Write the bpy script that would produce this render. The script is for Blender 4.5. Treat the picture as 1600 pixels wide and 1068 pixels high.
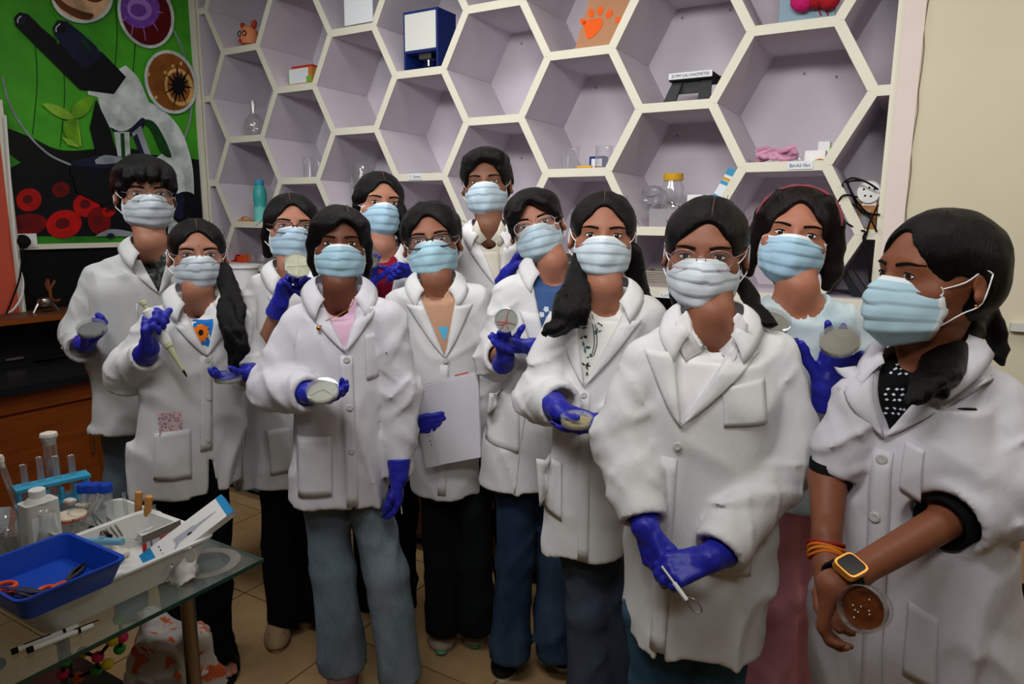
import bpy, bmesh, math, random
import numpy as np
from mathutils import Vector, Matrix
from mathutils.bvhtree import BVHTree
for o in list(bpy.data.objects): bpy.data.objects.remove(o, do_unlink=True)
SC = bpy.context.scene
COL = SC.collection
rng = random.Random(7)
# ---------------------------------------------------------------- camera
CF, CTH, CPH, CRO, CH = 1085.0, 0.5322, 0.1742, 0.0085, 1.55
FW = np.array([-math.sin(CTH)*math.cos(CPH), math.cos(CTH)*math.cos(CPH), -math.sin(CPH)])
_r = np.array([math.cos(CTH), math.sin(CTH), 0.0]); _u = np.cross(_r, FW)
CR = _r*math.cos(CRO)+_u*math.sin(CRO); CU = -_r*math.sin(CRO)+_u*math.cos(CRO)
HF = np.array([-math.sin(CTH), math.cos(CTH), 0.0]); HR = _r.copy()
CC = np.array([0.0, 0.0, CH])
def ray(x, y): return FW+CR*((x-800)/CF)-CU*((y-534)/CF)
def PD(x, y, D): v = ray(x, y); return CC+v*(D/(v@HF))          # point at horizontal forward distance D
def PY(x, y, Y): v = ray(x, y); return CC+v*(Y/v[1])            # point on the plane y = Y
def PX(x, y, X): v = ray(x, y); return CC+v*(X/v[0])            # point on the plane x = X
def PZ(x, y, Z): v = ray(x, y); return CC+v*((Z-CH)/v[2])       # point on the level z = Z
cam = bpy.data.cameras.new('camera'); cam.sensor_width = 36; cam.lens = CF/1600*36; cam.clip_start = .05
camo = bpy.data.objects.new('camera', cam); COL.objects.link(camo)
camo.matrix_world = Matrix([[CR[i], CU[i], -FW[i], CC[i]] for i in range(3)]+[[0, 0, 0, 1]])
SC.camera = camo
# ---------------------------------------------------------------- world, lamps, exposure
w = bpy.data.worlds.new('world'); SC.world = w; w.use_nodes = True
w.node_tree.nodes['Background'].inputs[0].default_value = (.72, .80, 1, 1)
w.node_tree.nodes['Background'].inputs[1].default_value = .05
def area(name, loc, tgt, sx, sy, power, col=(1, 1, 1), spread=180):
    l = bpy.data.lights.new(name, 'AREA'); l.shape = 'RECTANGLE'; l.size = sx; l.size_y = sy
    l.energy = power; l.color = col; l.spread = math.radians(spread)
    o = bpy.data.objects.new(name, l); COL.objects.link(o); o.location = loc
    o.rotation_euler = (Vector(tgt)-Vector(loc)).to_track_quat('-Z', 'Y').to_euler()
    return o
area('ceiling_or_fill_light', (-.75, .3, 2.75), (-1.0, 2.1, 1.75), 1.2, .3, 18, (1, .985, .97), 118)
area('ceiling_or_fill_light', (-2.5, .5, 2.75), (-2.6, 2.1, 1.6), 1.2, .3, 14, (.95, .97, 1), 125)
area('ceiling_or_fill_light', (-1.9, 2.0, 3.05), (-1.9, 2.3, 0), 1.2, .4, 18, (1, .985, .95), 170)
area('ceiling_or_fill_light', (.9, 1.9, 3.05), (.6, 2.1, 0), .6, .6, 14, (1, .95, .86), 170)
area('ceiling_or_fill_light', (.3, -.35, 2.75), (-.35, 3.0, 1.95), .6, .3, 9, (1, .985, .97), 100)  # added fill lamp at the camera's right, brightens the dark right shelf cells
SC.view_settings.view_transform = 'Standard'; SC.view_settings.look = 'None'
SC.view_settings.gamma = 1; SC.view_settings.use_curve_mapping = False; SC.view_settings.exposure = -.28
# ---------------------------------------------------------------- materials
_M = {}
def s2l(c): return tuple((v/12.92 if v <= .04045 else ((v+.055)/1.055)**2.4) for v in c)
def rgb(r, g, b): return s2l((r/255, g/255, b/255))+(1,)
def mat(name, col, rough=.6, spec=.3, metal=0, alpha=1, trans=0, ior=1.45, noise=None, bump=None, coat=0, emit=0, sheen=0, mix=None):
    """noise=(scale, amount, stretch) value variation; bump=(scale, strength, stretch); mix=(col2, scale, lo, hi, stretch)"""
    if name in _M: return _M[name]
    m = bpy.data.materials.new(name); m.use_nodes = True; nt = m.node_tree; N = nt.nodes; L = nt.links
    b = N['Principled BSDF']; I = b.inputs
    I['Base Color'].default_value = col; I['Roughness'].default_value = rough; I['Specular IOR Level'].default_value = spec
    I['Metallic'].default_value = metal; I['IOR'].default_value = ior; I['Transmission Weight'].default_value = trans
    I['Alpha'].default_value = alpha; I['Coat Weight'].default_value = coat
    if sheen: I['Sheen Weight'].default_value = sheen
    if emit: I['Emission Color'].default_value = col; I['Emission Strength'].default_value = emit
    tc = N.new('ShaderNodeTexCoord')
    def tex(scale, st, det=4, rough=.55):
        mp = N.new('ShaderNodeMapping'); mp.inputs['Scale'].default_value = st or (1, 1, 1)
        L.new(tc.outputs['Object'], mp.inputs['Vector'])
        t = N.new('ShaderNodeTexNoise'); t.inputs['Scale'].default_value = scale; t.inputs['Detail'].default_value = det; t.inputs['Roughness'].default_value = rough
        L.new(mp.outputs[0], t.inputs['Vector']); return t
    csrc = None
    if mix:
        t = tex(mix[1], mix[4] if len(mix) > 4 else None)
        r = N.new('ShaderNodeValToRGB'); r.color_ramp.elements[0].position = mix[2]; r.color_ramp.elements[1].position = mix[3]
        r.color_ramp.elements[0].color = col; r.color_ramp.elements[1].color = mix[0]
        L.new(t.outputs[0], r.inputs[0]); csrc = r.outputs[0]
    if noise:
        t = tex(noise[0], noise[2] if len(noise) > 2 else None)
        mr = N.new('ShaderNodeMapRange'); mr.inputs[1].default_value = .3; mr.inputs[2].default_value = .7
        mr.inputs[3].default_value = 1-noise[1]; mr.inputs[4].default_value = 1+noise[1]
        L.new(t.outputs[0], mr.inputs[0])
        mx = N.new('ShaderNodeVectorMath'); mx.operation = 'SCALE'
        if csrc: L.new(csrc, mx.inputs[0])
        else: mx.inputs[0].default_value = col[:3]
        L.new(mr.outputs[0], mx.inputs['Scale']); csrc = mx.outputs[0]
    if csrc: L.new(csrc, I['Base Color'])
    if bump:
        t = tex(bump[0], bump[2] if len(bump) > 2 else None, 5)
        bp = N.new('ShaderNodeBump'); bp.inputs['Strength'].default_value = bump[1]; bp.inputs['Distance'].default_value = bump[3] if len(bump) > 3 else .01
        L.new(t.outputs[0], bp.inputs['Height']); L.new(bp.outputs[0], I['Normal'])
    _M[name] = m; return m
def glass(name, col=(.95, .97, .97, 1), rough=.02, ior=1.3, alpha=.22):
    """thin-walled glass: mostly clear with a glossy coat"""
    if name in _M: return _M[name]
    m = bpy.data.materials.new(name); m.use_nodes = True; nt = m.node_tree; N = nt.nodes; L = nt.links
    N.remove(N['Principled BSDF'])
    tr = N.new('ShaderNodeBsdfTransparent'); tr.inputs[0].default_value = tuple(1-(1-c)*alpha*2 for c in col[:3])+(1,)
    gl = N.new('ShaderNodeBsdfGlossy'); gl.inputs['Roughness'].default_value = rough
    df = N.new('ShaderNodeBsdfDiffuse'); df.inputs[0].default_value = col
    lw = N.new('ShaderNodeLayerWeight'); lw.inputs[0].default_value = ior-1
    m1 = N.new('ShaderNodeMixShader'); m1.inputs[0].default_value = alpha*.5
    L.new(tr.outputs[0], m1.inputs[1]); L.new(df.outputs[0], m1.inputs[2])
    m2 = N.new('ShaderNodeMixShader'); L.new(lw.outputs['Facing'], m2.inputs[0]); 
    mr = N.new('ShaderNodeMath'); mr.operation = 'MULTIPLY_ADD'; mr.inputs[1].default_value = .55; mr.inputs[2].default_value = .05
    L.new(lw.outputs['Facing'], mr.inputs[0]); L.new(mr.outputs[0], m2.inputs[0])
    L.new(m1.outputs[0], m2.inputs[1]); L.new(gl.outputs[0], m2.inputs[2])
    L.new(m2.outputs[0], N['Material Output'].inputs[0]); _M[name] = m; return m
# ---------------------------------------------------------------- mesh builder
class MB:
    def __init__(s): s.v = []; s.f = []; s.m = []
    def add(s, vs, fs, mi=0):
        o = len(s.v); s.v += [tuple(map(float, p)) for p in vs]; s.f += [tuple(i+o for i in f) for f in fs]; s.m += [mi]*len(fs); return s
    def box(s, lo, hi, mi=0):
        x0, y0, z0 = lo; x1, y1, z1 = hi
        return s.add([(x0, y0, z0), (x1, y0, z0), (x1, y1, z0), (x0, y1, z0), (x0, y0, z1), (x1, y0, z1), (x1, y1, z1), (x0, y1, z1)],
                     [(3, 2, 1, 0), (4, 5, 6, 7), (0, 1, 5, 4), (1, 2, 6, 5), (2, 3, 7, 6), (3, 0, 4, 7)], mi)
    def obox(s, c, ax, ay, az, mi=0):
        """oriented box: centre and three half-axis vectors"""
        c, ax, ay, az = map(np.asarray, (c, ax, ay, az))
        vs = [c+i*ax+j*ay+k*az for k in (-1, 1) for (i, j) in ((-1, -1), (1, -1), (1, 1), (-1, 1))]
        return s.add(vs, [(3, 2, 1, 0), (4, 5, 6, 7), (0, 1, 5, 4), (1, 2, 6, 5), (2, 3, 7, 6), (3, 0, 4, 7)], mi)
    def tube(s, pts, r, n=8, mi=0, cap=True, closed=False):
        pts = [np.asarray(p, float) for p in pts]; k = len(pts); rs = r if hasattr(r, '__len__') else [r]*k
        vs = []; fs = []; up = None
        for i, p in enumerate(pts):
            a = pts[(i-1) % k] if (i > 0 or closed) else p; b = pts[(i+1) % k] if (i < k-1 or closed) else p
            t = b-a; t = t/(np.linalg.norm(t)+1e-12)
            if up is None:
                up = np.array([0, 0, 1.]) if abs(t[2]) < .9 else np.array([1., 0, 0])
            e = np.cross(up, t); e /= np.linalg.norm(e)+1e-12; g = np.cross(t, e); up = g
            for j in range(n):
                a2 = 2*math.pi*j/n; vs.append(p+rs[i]*(math.cos(a2)*e+math.sin(a2)*g))
        for i in range(k if closed else k-1):
            for j in range(n):
                i2 = (i+1) % k; fs.append((i*n+j, i*n+(j+1) % n, i2*n+(j+1) % n, i2*n+j))
        if cap and not closed: fs += [tuple(range(n-1, -1, -1)), tuple((k-1)*n+j for j in range(n))]
        return s.add(vs, fs, mi)
    def lathe(s, prof, c=(0, 0, 0), n=24, mi=0, axis=None, cap=True):
        """prof = [(r, h)...] round the axis through c"""
        c = np.asarray(c, float); A = np.array([0, 0, 1.]) if axis is None else np.asarray(axis, float)/np.linalg.norm(axis)
        e = np.cross(A, [0, 1, 0] if abs(A[1]) < .9 else [1, 0, 0]); e /= np.linalg.norm(e); g = np.cross(A, e)
        vs = []; fs = []
        for (r, h) in prof:
            for j in range(n):
                t = 2*math.pi*j/n; vs.append(c+A*h+r*(math.cos(t)*e+math.sin(t)*g))
        k = len(prof)
        for i in range(k-1):
            for j in range(n): fs.append((i*n+j, i*n+(j+1) % n, (i+1)*n+(j+1) % n, (i+1)*n+j))
        if cap: fs += [tuple(range(n-1, -1, -1)), tuple((k-1)*n+j for j in range(n))]
        return s.add(vs, fs, mi)
    def prism(s, poly, d, mi=0, back=True):
        """poly: 3-D outline; extruded by vector d (outline is the front)"""
        poly = [np.asarray(p, float) for p in poly]; n = len(poly); d = np.asarray(d, float)
        vs = poly+[p+d for p in poly]
        fs = [tuple(range(n))]+[(i, i+n, (i+1) % n+n, (i+1) % n) for i in range(n)]
        if back: fs.append(tuple(range(2*n-1, n-1, -1)))
        return s.add(vs, fs, mi)
def new_mesh(name, mb, mats, loc=(0, 0, 0), smooth=False, recalc=True):
    me = bpy.data.meshes.new(name); l = np.asarray(loc, float)
    me.from_pydata([tuple(np.asarray(p)-l) for p in mb.v], [], mb.f)
    for m in (mats if isinstance(mats, (list, tuple)) else [mats]): me.materials.append(m)
    if any(mb.m): me.polygons.foreach_set('material_index', mb.m)
    if recalc:
        bm = bmesh.new(); bm.from_mesh(me); bmesh.ops.recalc_face_normals(bm, faces=bm.faces); bm.to_mesh(me); bm.free()
    if smooth:
        me.polygons.foreach_set('use_smooth', [True]*len(me.polygons))
        if smooth != 'all':
            try: me.set_sharp_from_angle(angle=math.radians(40))
            except Exception: pass
    me.update(); return me
def link(name, me, parent=None, loc=None):
    o = bpy.data.objects.new(name, me); COL.objects.link(o)
    if parent is not None: o.parent = parent
    elif loc is not None: o.location = loc
    return o
def wloc(o):
    p = np.zeros(3)
    while o is not None: p += np.array(o.location); o = o.parent
    return p
def part(name, mb, mats, parent, smooth=False, label=None):
    """mesh given in world coordinates, made a child of parent"""
    o = link(name, new_mesh(name, mb, mats, wloc(parent), smooth), parent)
    if label: o['label'] = label
    return o
def tag(o, label, cat, group=None):
    o['label'] = label; o['category'] = cat
    if group: o['group'] = group
    return o
def thing(name, label, cat, loc, group=None):
    o = bpy.data.objects.new(name, None); COL.objects.link(o); o.location = loc; o.empty_display_size = .05
    return tag(o, label, cat, group)
def solo(name, mb, mats, label, cat, group=None, smooth=False):
    """one-mesh thing in world coordinates; origin moved to its base"""
    a = np.array(mb.v); c = np.array([a[:, 0].mean(), a[:, 1].mean(), a[:, 2].min()])
    return tag(link(name, new_mesh(name, mb, mats, c, smooth), None, c), label, cat, group)
def struct(name, mb, mats, smooth=False):
    o = link(name, new_mesh(name, mb, mats, (0, 0, 0), smooth)); o['kind'] = 'structure'; return o
def text(name, s, c, right, up, h, m, parent, width=None, off=.0008):
    """lettering: centre, right and up unit vectors, cap height"""
    cu = bpy.data.curves.new(name, 'FONT'); cu.body = s; cu.align_x = 'CENTER'; cu.align_y = 'CENTER'; cu.size = 1
    t = bpy.data.objects.new(name, cu); COL.objects.link(t)
    me = bpy.data.meshes.new_from_object(t.evaluated_get(bpy.context.evaluated_depsgraph_get()))
    bpy.data.objects.remove(t); bpy.data.curves.remove(cu)
    a = np.empty(len(me.vertices)*3); me.vertices.foreach_get('co', a); a = a.reshape(-1, 3)
    lo = a.min(0); hi = a.max(0); mid = (lo+hi)/2
    sy = h/(hi[1]-lo[1]); sx = sy if width is None else width/(hi[0]-lo[0])
    R_, U_ = np.asarray(right, float), np.asarray(up, float); n = np.cross(R_, U_)
    a = np.asarray(c)+np.outer((a[:, 0]-mid[0])*sx, R_)+np.outer((a[:, 1]-mid[1])*sy, U_)+n*off-wloc(parent)
    me.vertices.foreach_set('co', a.ravel()); me.materials.clear(); me.materials.append(m); me.update()
    return link(name, me, parent)
def ellipse(c, ea, eb, n=28): c, ea, eb = map(np.asarray, (c, ea, eb)); return [c+math.cos(2*math.pi*i/n)*ea+math.sin(2*math.pi*i/n)*eb for i in range(n)]
# ================================================================ the room
YF, YB = 3.0, 3.42            # honeycomb front plane and its back
XL = -4.12                    # left wall
m_cream = mat('cream_paint', rgb(226, 222, 204), .5, .3, noise=(3, .04))
m_lilac = mat('lilac_paint', rgb(206, 198, 206), .6, .25, noise=(2.5, .05))
m_beige = mat('beige_wall', rgb(212, 205, 180), .75, .15, noise=(1.6, .06), bump=(40, .06))
m_pinkw = mat('pinkish_trim', rgb(226, 212, 206), .6, .2, noise=(5, .04))
m_gran = mat('black_granite', rgb(22, 22, 24), .22, .5, mix=(rgb(58, 58, 60), 120, .62, .72))
m_wood = mat('orange_wood', rgb(128, 62, 18), .38, .4, noise=(5, .22, (1, 1, 9)), bump=(12, .05, (1, 1, 8)))
m_dwood = mat('dark_wood', rgb(92, 56, 34), .45, .35, noise=(5, .2, (9, 1, 1)))
m_black = mat('black_gloss', rgb(9, 9, 10), .18, .5)
m_blackm = mat('black_matte', rgb(12, 11, 11), .7, .2)
m_red = mat('red_paint', rgb(196, 84, 62), .6, .25, noise=(3, .06))
m_white = mat('white_plastic', rgb(232, 232, 230), .4, .4)
m_tile = mat('floor_tile', rgb(176, 146, 104), .3, .45, noise=(2.2, .14, (1, 1, 1)), mix=(rgb(150, 118, 82), 3.5, .35, .75))
m_grout = mat('grout', rgb(104, 84, 60), .9, .1)
m_steel = mat('steel', rgb(168, 164, 158), .28, .5, metal=1)
m_glass = glass('clear_glass', (.95, .97, .97, 1), .02, 1.25, .07)
m_label = mat('paper_label', rgb(228, 232, 236), .7, .1)
m_ink = mat('ink', rgb(30, 34, 60), .8, .1)
m_inkb = mat('black_ink', rgb(24, 24, 26), .8, .1)
# floor with tiles
fl = struct('floor', MB().box((-5.2, -3.2, -.06), (2.6, 3.9, -.004)), m_grout)
tm = new_mesh('tile', MB().box((-.297, -.297, -.0035), (.297, .297, 0)), m_tile)
for i in range(-6, 0):
    for j in range(0, 5):
        t = link('tile', tm, fl); t.location = (i*.6+.3+.08, j*.6+.3-.05, 0)
big = MB()
for (x0, y0, x1, y1) in ((-5.2, -3.2, 2.6, -.053), (.083, -.047, 2.6, 3.9), (-5.2, -.047, -3.523, 3.9), (-3.517, 2.953, .077, 3.9)):
    big.box((x0, y0, -.0035), (x1, y1, 0))
o = link('tile_field', new_mesh('tile_field', big, m_tile), fl); o['kind'] = 'stuff'
# walls
struct('wall_back', MB().box((-5.2, YB+.021, 0), (2.6, YB+.14, 3.12)), m_beige)
wb = struct('wall_back_right', MB().box((-.09, YF, 0), (2.6, YB+.02, 3.12)), m_beige)
struct('wall_back_left', MB().box((-4.9, YF, 0), (XL, YB+.02, 3.12)), m_beige)
struct('wall_left', MB().box((XL-.12, -3.2, 0), (XL, YF, 3.12)), m_beige)
struct('wall_right', MB().box((2.5, -3.2, 0), (2.6, YF, 3.12)), m_beige)
struct('wall_front', MB().box((-5.2, -3.3, 0), (2.6, -3.2, 3.12)), m_beige)
struct('ceiling', MB().box((-5.2, -3.3, 3.12), (2.6, 3.9, 3.2)), mat('ceiling_paint', rgb(232, 230, 224), .8, .1))
struct('trim_1', MB().box((-.145, YF-.012, 0), (-.078, YF+.03, 3.12)), m_pinkw)
# crack line beside the trim, dado ledge at the right
cr = []
for k in range(26): cr.append((-.074+.0035*math.sin(k*2.1)+.002*math.sin(k*5.3), YF-.0025, 1.25+k*.07))
o = part('crack', MB().tube(cr, .0017, 5), mat('crack_line', rgb(128, 112, 92), .9), wb)
q = PY(1578, 509, YF)
struct('trim_2', MB().box((q[0], YF-.03, q[2]-.014), (2.5, YF, q[2]+.014)), mat('grey_trim', rgb(206, 206, 200), .5))
# ---------------------------------------------------------------- honeycomb shelf
HA, HB_, HH, HX, HZ = .2993, .156, .2626, -1.8845, .7434+CH
TH = .019
SX0, SX1, SZ0, SZ1 = -4.095, -.145, 1.235, 3.10
sh = thing('honeycomb_shelf', 'white honeycomb wall shelf of hexagonal lilac cells behind the people', 'shelf', ((SX0+SX1)/2, (YF+YB)/2, SZ0))
part('back_panel', MB().box((SX0, YB, SZ0), (SX1, YB+.02, SZ1)), m_lilac, sh)
def slab(p, q, t=TH, point=True):
    """board between two points of the front plane (x, z), from the front to the back, with mitred ends"""
    p = np.array(p); q = np.array(q); d = (q-p)/np.linalg.norm(q-p); n = np.array([-d[1], d[0]])*t
    e = d*t*.577 if point else d*0
    c = [p, p+e-n, q-e-n, q, q-e+n, p+e+n] if point else [p-n, q-n, q+n, p+n]
    k = len(c); f = [(x, YF, z) for x, z in c]+[(x, YB, z) for x, z in c]; b = MB()
    b.add(f, [tuple(range(k))], 0); b.add(f, [(i, i+k, (i+1) % k+k, (i+1) % k) for i in range(k)]+[tuple(range(2*k-1, k-1, -1))], 1)
    return b
def clip(p, q):
    p = list(p); q = list(q)
    for ax, lo, hi in ((0, SX0, SX1), (1, SZ0, SZ1)):
        for a, b2 in ((p, q), (q, p)):
            for lim, sg in ((lo, 1), (hi, -1)):
                if (a[ax]-lim)*sg < 0:
                    if (b2[ax]-lim)*sg <= 0: return None
                    t = (lim-a[ax])/(b2[ax]-a[ax]); a[1-ax] += t*(b2[1-ax]-a[1-ax]); a[ax] = lim
    return p, q
edges = {}
for i in range(-5, 6):
    for j in range(-3, 3):
        cx = HX+i*(HA+HB_); cz = HZ+(2*j+i % 2)*HH
        V = [(cx+HA, cz), (cx+HB_, cz+HH), (cx-HB_, cz+HH), (cx-HA, cz), (cx-HB_, cz-HH), (cx+HB_, cz-HH)]
        for k in range(6):
            p, q = V[k], V[(k+1) % 6]; key = (round((p[0]+q[0])*20), round((p[1]+q[1])*20))
            edges.setdefault(key, (p, q))
for (p, q) in edges.values():
    c = clip(p, q)
    if c and math.dist(*c) > .02: part('shelf_board', slab(*c), [m_cream, m_lilac], sh)
m_board = [m_cream, m_lilac]
for nm, p, q in (('frame_board', (SX0, SZ0), (SX0, SZ1)), ('frame_board', (SX1, SZ0), (SX1, SZ1)), ('bottom_board', (SX0-TH, SZ0), (SX1+TH, SZ0)), ('frame_board', (SX0, SZ1), (SX1, SZ1))):
    b_ = slab(p, q, .022, False); b_.v = [(x, y-.0006 if y < YF+.01 else y, z) for x, y, z in b_.v]; part(nm, b_, m_board, sh)
def hexc(i, j): return HX+i*(HA+HB_), HZ+(2*j+i % 2)*HH
nm_ = MB()
for (x, y) in ((977, 29), (1066, 28), (1141, 16), (1058, 212), (931, 137), (815, 247), (880, 115), (870, 117), (1257, 115), (1307, 120), (815, 68), (866, 68)):
    c = PY(x, y, YB); nm_.lathe([(.001, -.004), (.006, -.003), (.006, 0)], c, 8, axis=(0, 1, 0))
part('screw_cap', nm_, mat('screw_grey', rgb(140, 134, 142), .6), sh)
# ---------------------------------------------------------------- black counter along the back and left walls
CT = .80
cb = thing('lab_counter', 'long black granite worktop running along the left wall', 'counter', (-3.77, .9, 0))
part('worktop', MB().box((XL+.002, -.9, CT-.035), (-3.42, 2.38, CT)), m_gran, cb)
part('backsplash', MB().box((XL+.002, -.9, CT), (XL+.02, 2.38, 1.02)), m_black, cb)
cbt = thing('back_counter', 'black granite worktop under the honeycomb shelf', 'counter', (-2.1, 2.7, 0))
part('worktop', MB().box((XL+.002, 2.382, CT-.035), (-.30, YB, CT)), m_gran, cbt)
part('backsplash', MB().box((XL+.002, YB-.02, CT), (-.30, YB+.02, SZ0-.022)), m_black, cbt)
def cabinet(y0, y1, label):
    t = thing('base_cabinet', label, 'cabinet', ((XL-3.45)/2, (y0+y1)/2, 0), 'cabinets under the left worktop')
    part('body', MB().box((XL+.01, y0+.002, .06), (-3.47, y1-.002, CT-.036)), m_wood, t)
    part('plinth', MB().box((XL+.01, y0+.002, 0), (-3.53, y1-.002, .06)), m_blackm, t)
    ym = (y0+y1)/2
    for a, b2 in ((y0, ym), (ym, y1)):
        d = part('door', MB().box((-3.468, a+.03, .09), (-3.452, b2-.03, CT-.14)), m_wood, t)
        part('handle', MB().tube([(-3.452, b2-.06, .52), (-3.43, b2-.06, .52), (-3.43, b2-.06, .40), (-3.452, b2-.06, .40)], .005, 6), m_steel, d)
    part('top_rail', MB().box((-3.468, y0+.004, CT-.125), (-3.455, y1-.004, CT-.04)), m_wood, t)
cabinet(-.9, .2, 'orange wooden base cabinet nearest to the camera under the left worktop')
cabinet(.2, 1.3, 'orange wooden base cabinet behind the glass trolley under the left worktop')
cabinet(1.3, 2.38, 'orange wooden base cabinet beside the jeans of the far left person')
for k, (a, b2) in enumerate(((-3.45, -2.4), (-2.4, -1.35), (-1.35, -.32))):
    t = thing('base_cabinet', ('left', 'middle', 'right')[k]+' brown base cabinet under the back worktop behind the people', 'cabinet', ((a+b2)/2, 2.9, 0), 'cabinets under the back worktop')
    part('body', MB().box((a+.003, 2.44, .06), (b2-.003, YB, CT-.036)), m_dwood, t)
    part('plinth', MB().box((a+.003, 2.5, 0), (b2-.003, YB, .06)), m_blackm, t)
    for c in (a, (a+b2)/2): part('door', MB().box((c+.03, 2.424, .09), (c+.49, 2.442, CT-.09)), m_dwood, t)
# wooden ledge and dark panel on the left wall
lg = thing('ledge_shelf', 'brown wooden ledge below the microscope poster', 'ledge', (-3.97, 1.3, 1.02))
part('board', MB().box((XL+.001, -.5, 1.02), (-3.82, 2.36, 1.05)), m_dwood, lg)
part('edge_strip', MB().box((-3.82, -.5, 1.022), (-3.812, 2.36, 1.048)), m_wood, lg)
part('dark_backing', MB().box((XL+.001, 1.0, 1.05), (XL+.012, 2.98, 1.371)), m_blackm, lg)
# black appliance on the worktop
tv = thing('monitor', 'flat black switched-off monitor lying against the wall on the worktop', 'monitor', (-3.9, 1.45, CT))
part('housing', MB().box((-3.98, .75, CT+.012), (-3.9, 2.2, 1.01)), m_blackm, tv)
part('screen', MB().box((-3.9, .77, CT+.03), (-3.897, 2.18, .995)), m_black, tv)
part('foot', MB().box((-3.99, 1.2, CT), (-3.85, 1.75, CT+.012)), m_blackm, tv)
q = PX(28, 575, -3.9)
part('maker_plate', MB().box((-3.897, q[1]-.05, CT+.035), (-3.8955, q[1]+.03, CT+.045)), m_steel, tv)
# red cupboard side left of the poster
rp = thing('red_screen', 'red painted board with cream edge left of the microscope poster', 'screen', (-4.06, 1.3, 1.05))
part('board', MB().box((XL+.001, .8, 1.05), (-4.06, 1.8, 2.10)), m_red, rp)
part('edge', MB().box((XL+.001, 1.8, 1.05), (-4.055, 1.83, 2.12)).box((XL+.001, .8, 2.10), (-4.055, 1.8, 2.12)), m_cream, rp)
# socket, plug and cables under the poster
sk = thing('socket_plate', 'white wall socket plate with black plug at the lower left poster corner', 'socket', (-4.1, 1.9, 1.36))
def LX(x, y, X=XL+.02): return PX(x, y, X)
a, b2 = LX(19, 365), LX(57, 386)
part('plate', MB().box((XL+.012, a[1], b2[2]), (XL+.034, b2[1], a[2])), m_white, sk)
c = LX(35, 377, XL+.05)
part('plug', MB().lathe([(.012, -.02), (.034, -.012), (.036, .008), (.026, .034), (.006, .037)], c, 14, axis=(1, 0, 0)), m_blackm, sk, True)
def cable(name, pts, r, m, label, X=None, cat='cable', group=None):
    return solo(name, MB().tube(smooth_path([np.asarray(p) for p in pts]), r, 6), m, label, cat, group, True)
def smooth_path(P, k=6):
    P = [np.asarray(p, float) for p in P]; out = []; n = len(P)
    for i in range(n-1):
        p0, p1, p2, p3 = P[max(i-1, 0)], P[i], P[i+1], P[min(i+2, n-1)]
        for j in range(k):
            t = j/k; out.append(.5*((2*p1)+(-p0+p2)*t+(2*p0-5*p1+4*p2-p3)*t*t+(-p0+3*p1-3*p2+p3)*t**3))
    out.append(P[-1]); return out
cable('cable', [LX(x, y, XL+.1) for x, y in ((20, 330), (24, 380), (28, 410), (36, 438), (34, 462), (22, 482), (11, 489))], .005, m_white, 'white cable curling down beside the wall socket')
cable('cable', [LX(x, y, XL+.085) for x, y in ((8, 180), (17, 300), (24, 390), (31, 440), (37, 486))], .006, m_white, 'straight white cable running down the red panel edge')
cable('cable', [LX(x, y, XL+.11) for x, y in ((36, 385), (31, 432), (20, 465), (10, 490))], .005, m_blackm, 'black plug cable hanging below the wall socket')
# silver stand and dry twig on the ledge
s0 = LX(66, 486, -3.95)
st = thing('wire_stand', 'silver wire stand with a round head on the wooden ledge', 'stand', (s0[0], s0[1], 1.05))
hd = LX(70, 472, -3.95)
part('head', MB().lathe([(.001, -.03), (.03, -.02), (.036, 0), (.028, .02), (.004, .03)], hd, 16), m_steel, st, True)
for dx in (-18, 22):
    e = LX(70+dx, 484, -3.95); part('leg', MB().tube(smooth_path([hd, LX(70+dx*.5, 473, -3.95), np.array([e[0], e[1], 1.052])]), .006, 6), m_steel, st, True)
tw = [LX(x, y, -3.98) for x, y in ((84, 489), (80, 468), (78, 452), (74, 436))]; tw[0][2] = 1.052
t_ = MB().tube(smooth_path(tw), .008, 6)
for seg in (((78, 452), (84, 442), (86, 438)), ((80, 466), (88, 470), (94, 467)), ((78, 455), (73, 448), (72, 440))):
    t_.tube(smooth_path([LX(x, y, -3.98) for x, y in seg]), .006, 6)
solo('dry_twig', t_, mat('twig', rgb(120, 62, 30), .8, noise=(20, .3)), 'small brown dry twig ornament standing on the ledge', 'twig', smooth=True)
# ---------------------------------------------------------------- microscope poster on the left wall
PXW = XL+.016
def pp(x, y, lift=0): return PX(x, y, PXW+lift)
po = thing('microscope_poster', 'large green poster of a white microscope with red blood cells', 'poster', (XL+.01, 2.42, 1.39))
m_pg = mat('poster_green', rgb(74, 168, 38), .45, .3, mix=(rgb(24, 92, 22), 1.6, .42, .68), noise=(3, .2))
part('print', MB().box((XL+.001, 1.845, 1.40), (PXW, 2.985, 3.08)), m_pg, po)
part('frame', MB().box((XL+.001, 1.846, 1.372), (XL+.03, 2.985, 1.40)).box((XL+.001, 2.955, 1.365), (XL+.03, 2.99, 3.1)), m_cream, po)
pc = {k: mat('poster_'+k, rgb(*v), .45, .3, noise=(9, .22), mix=(rgb(*[min(255, int(c*.55)) for c in v]), 5, .48, .8)) for k, v in dict(black=(10, 11, 18), navy=(24, 30, 58), white=(212, 222, 220), grey=(150, 158, 166), red=(190, 16, 14), dred=(120, 8, 10), leaf=(110, 170, 30), lime=(150, 200, 60), brown=(104, 60, 34), skin=(226, 182, 140), purple=(120, 70, 170), violet=(176, 130, 220), maroon=(96, 10, 18), amber=(150, 88, 34), glow=(226, 180, 110), dark=(8, 16, 8), chrome=(190, 200, 196), dgreen=(18, 70, 26)).items()}
_lift = [.0004]
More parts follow.
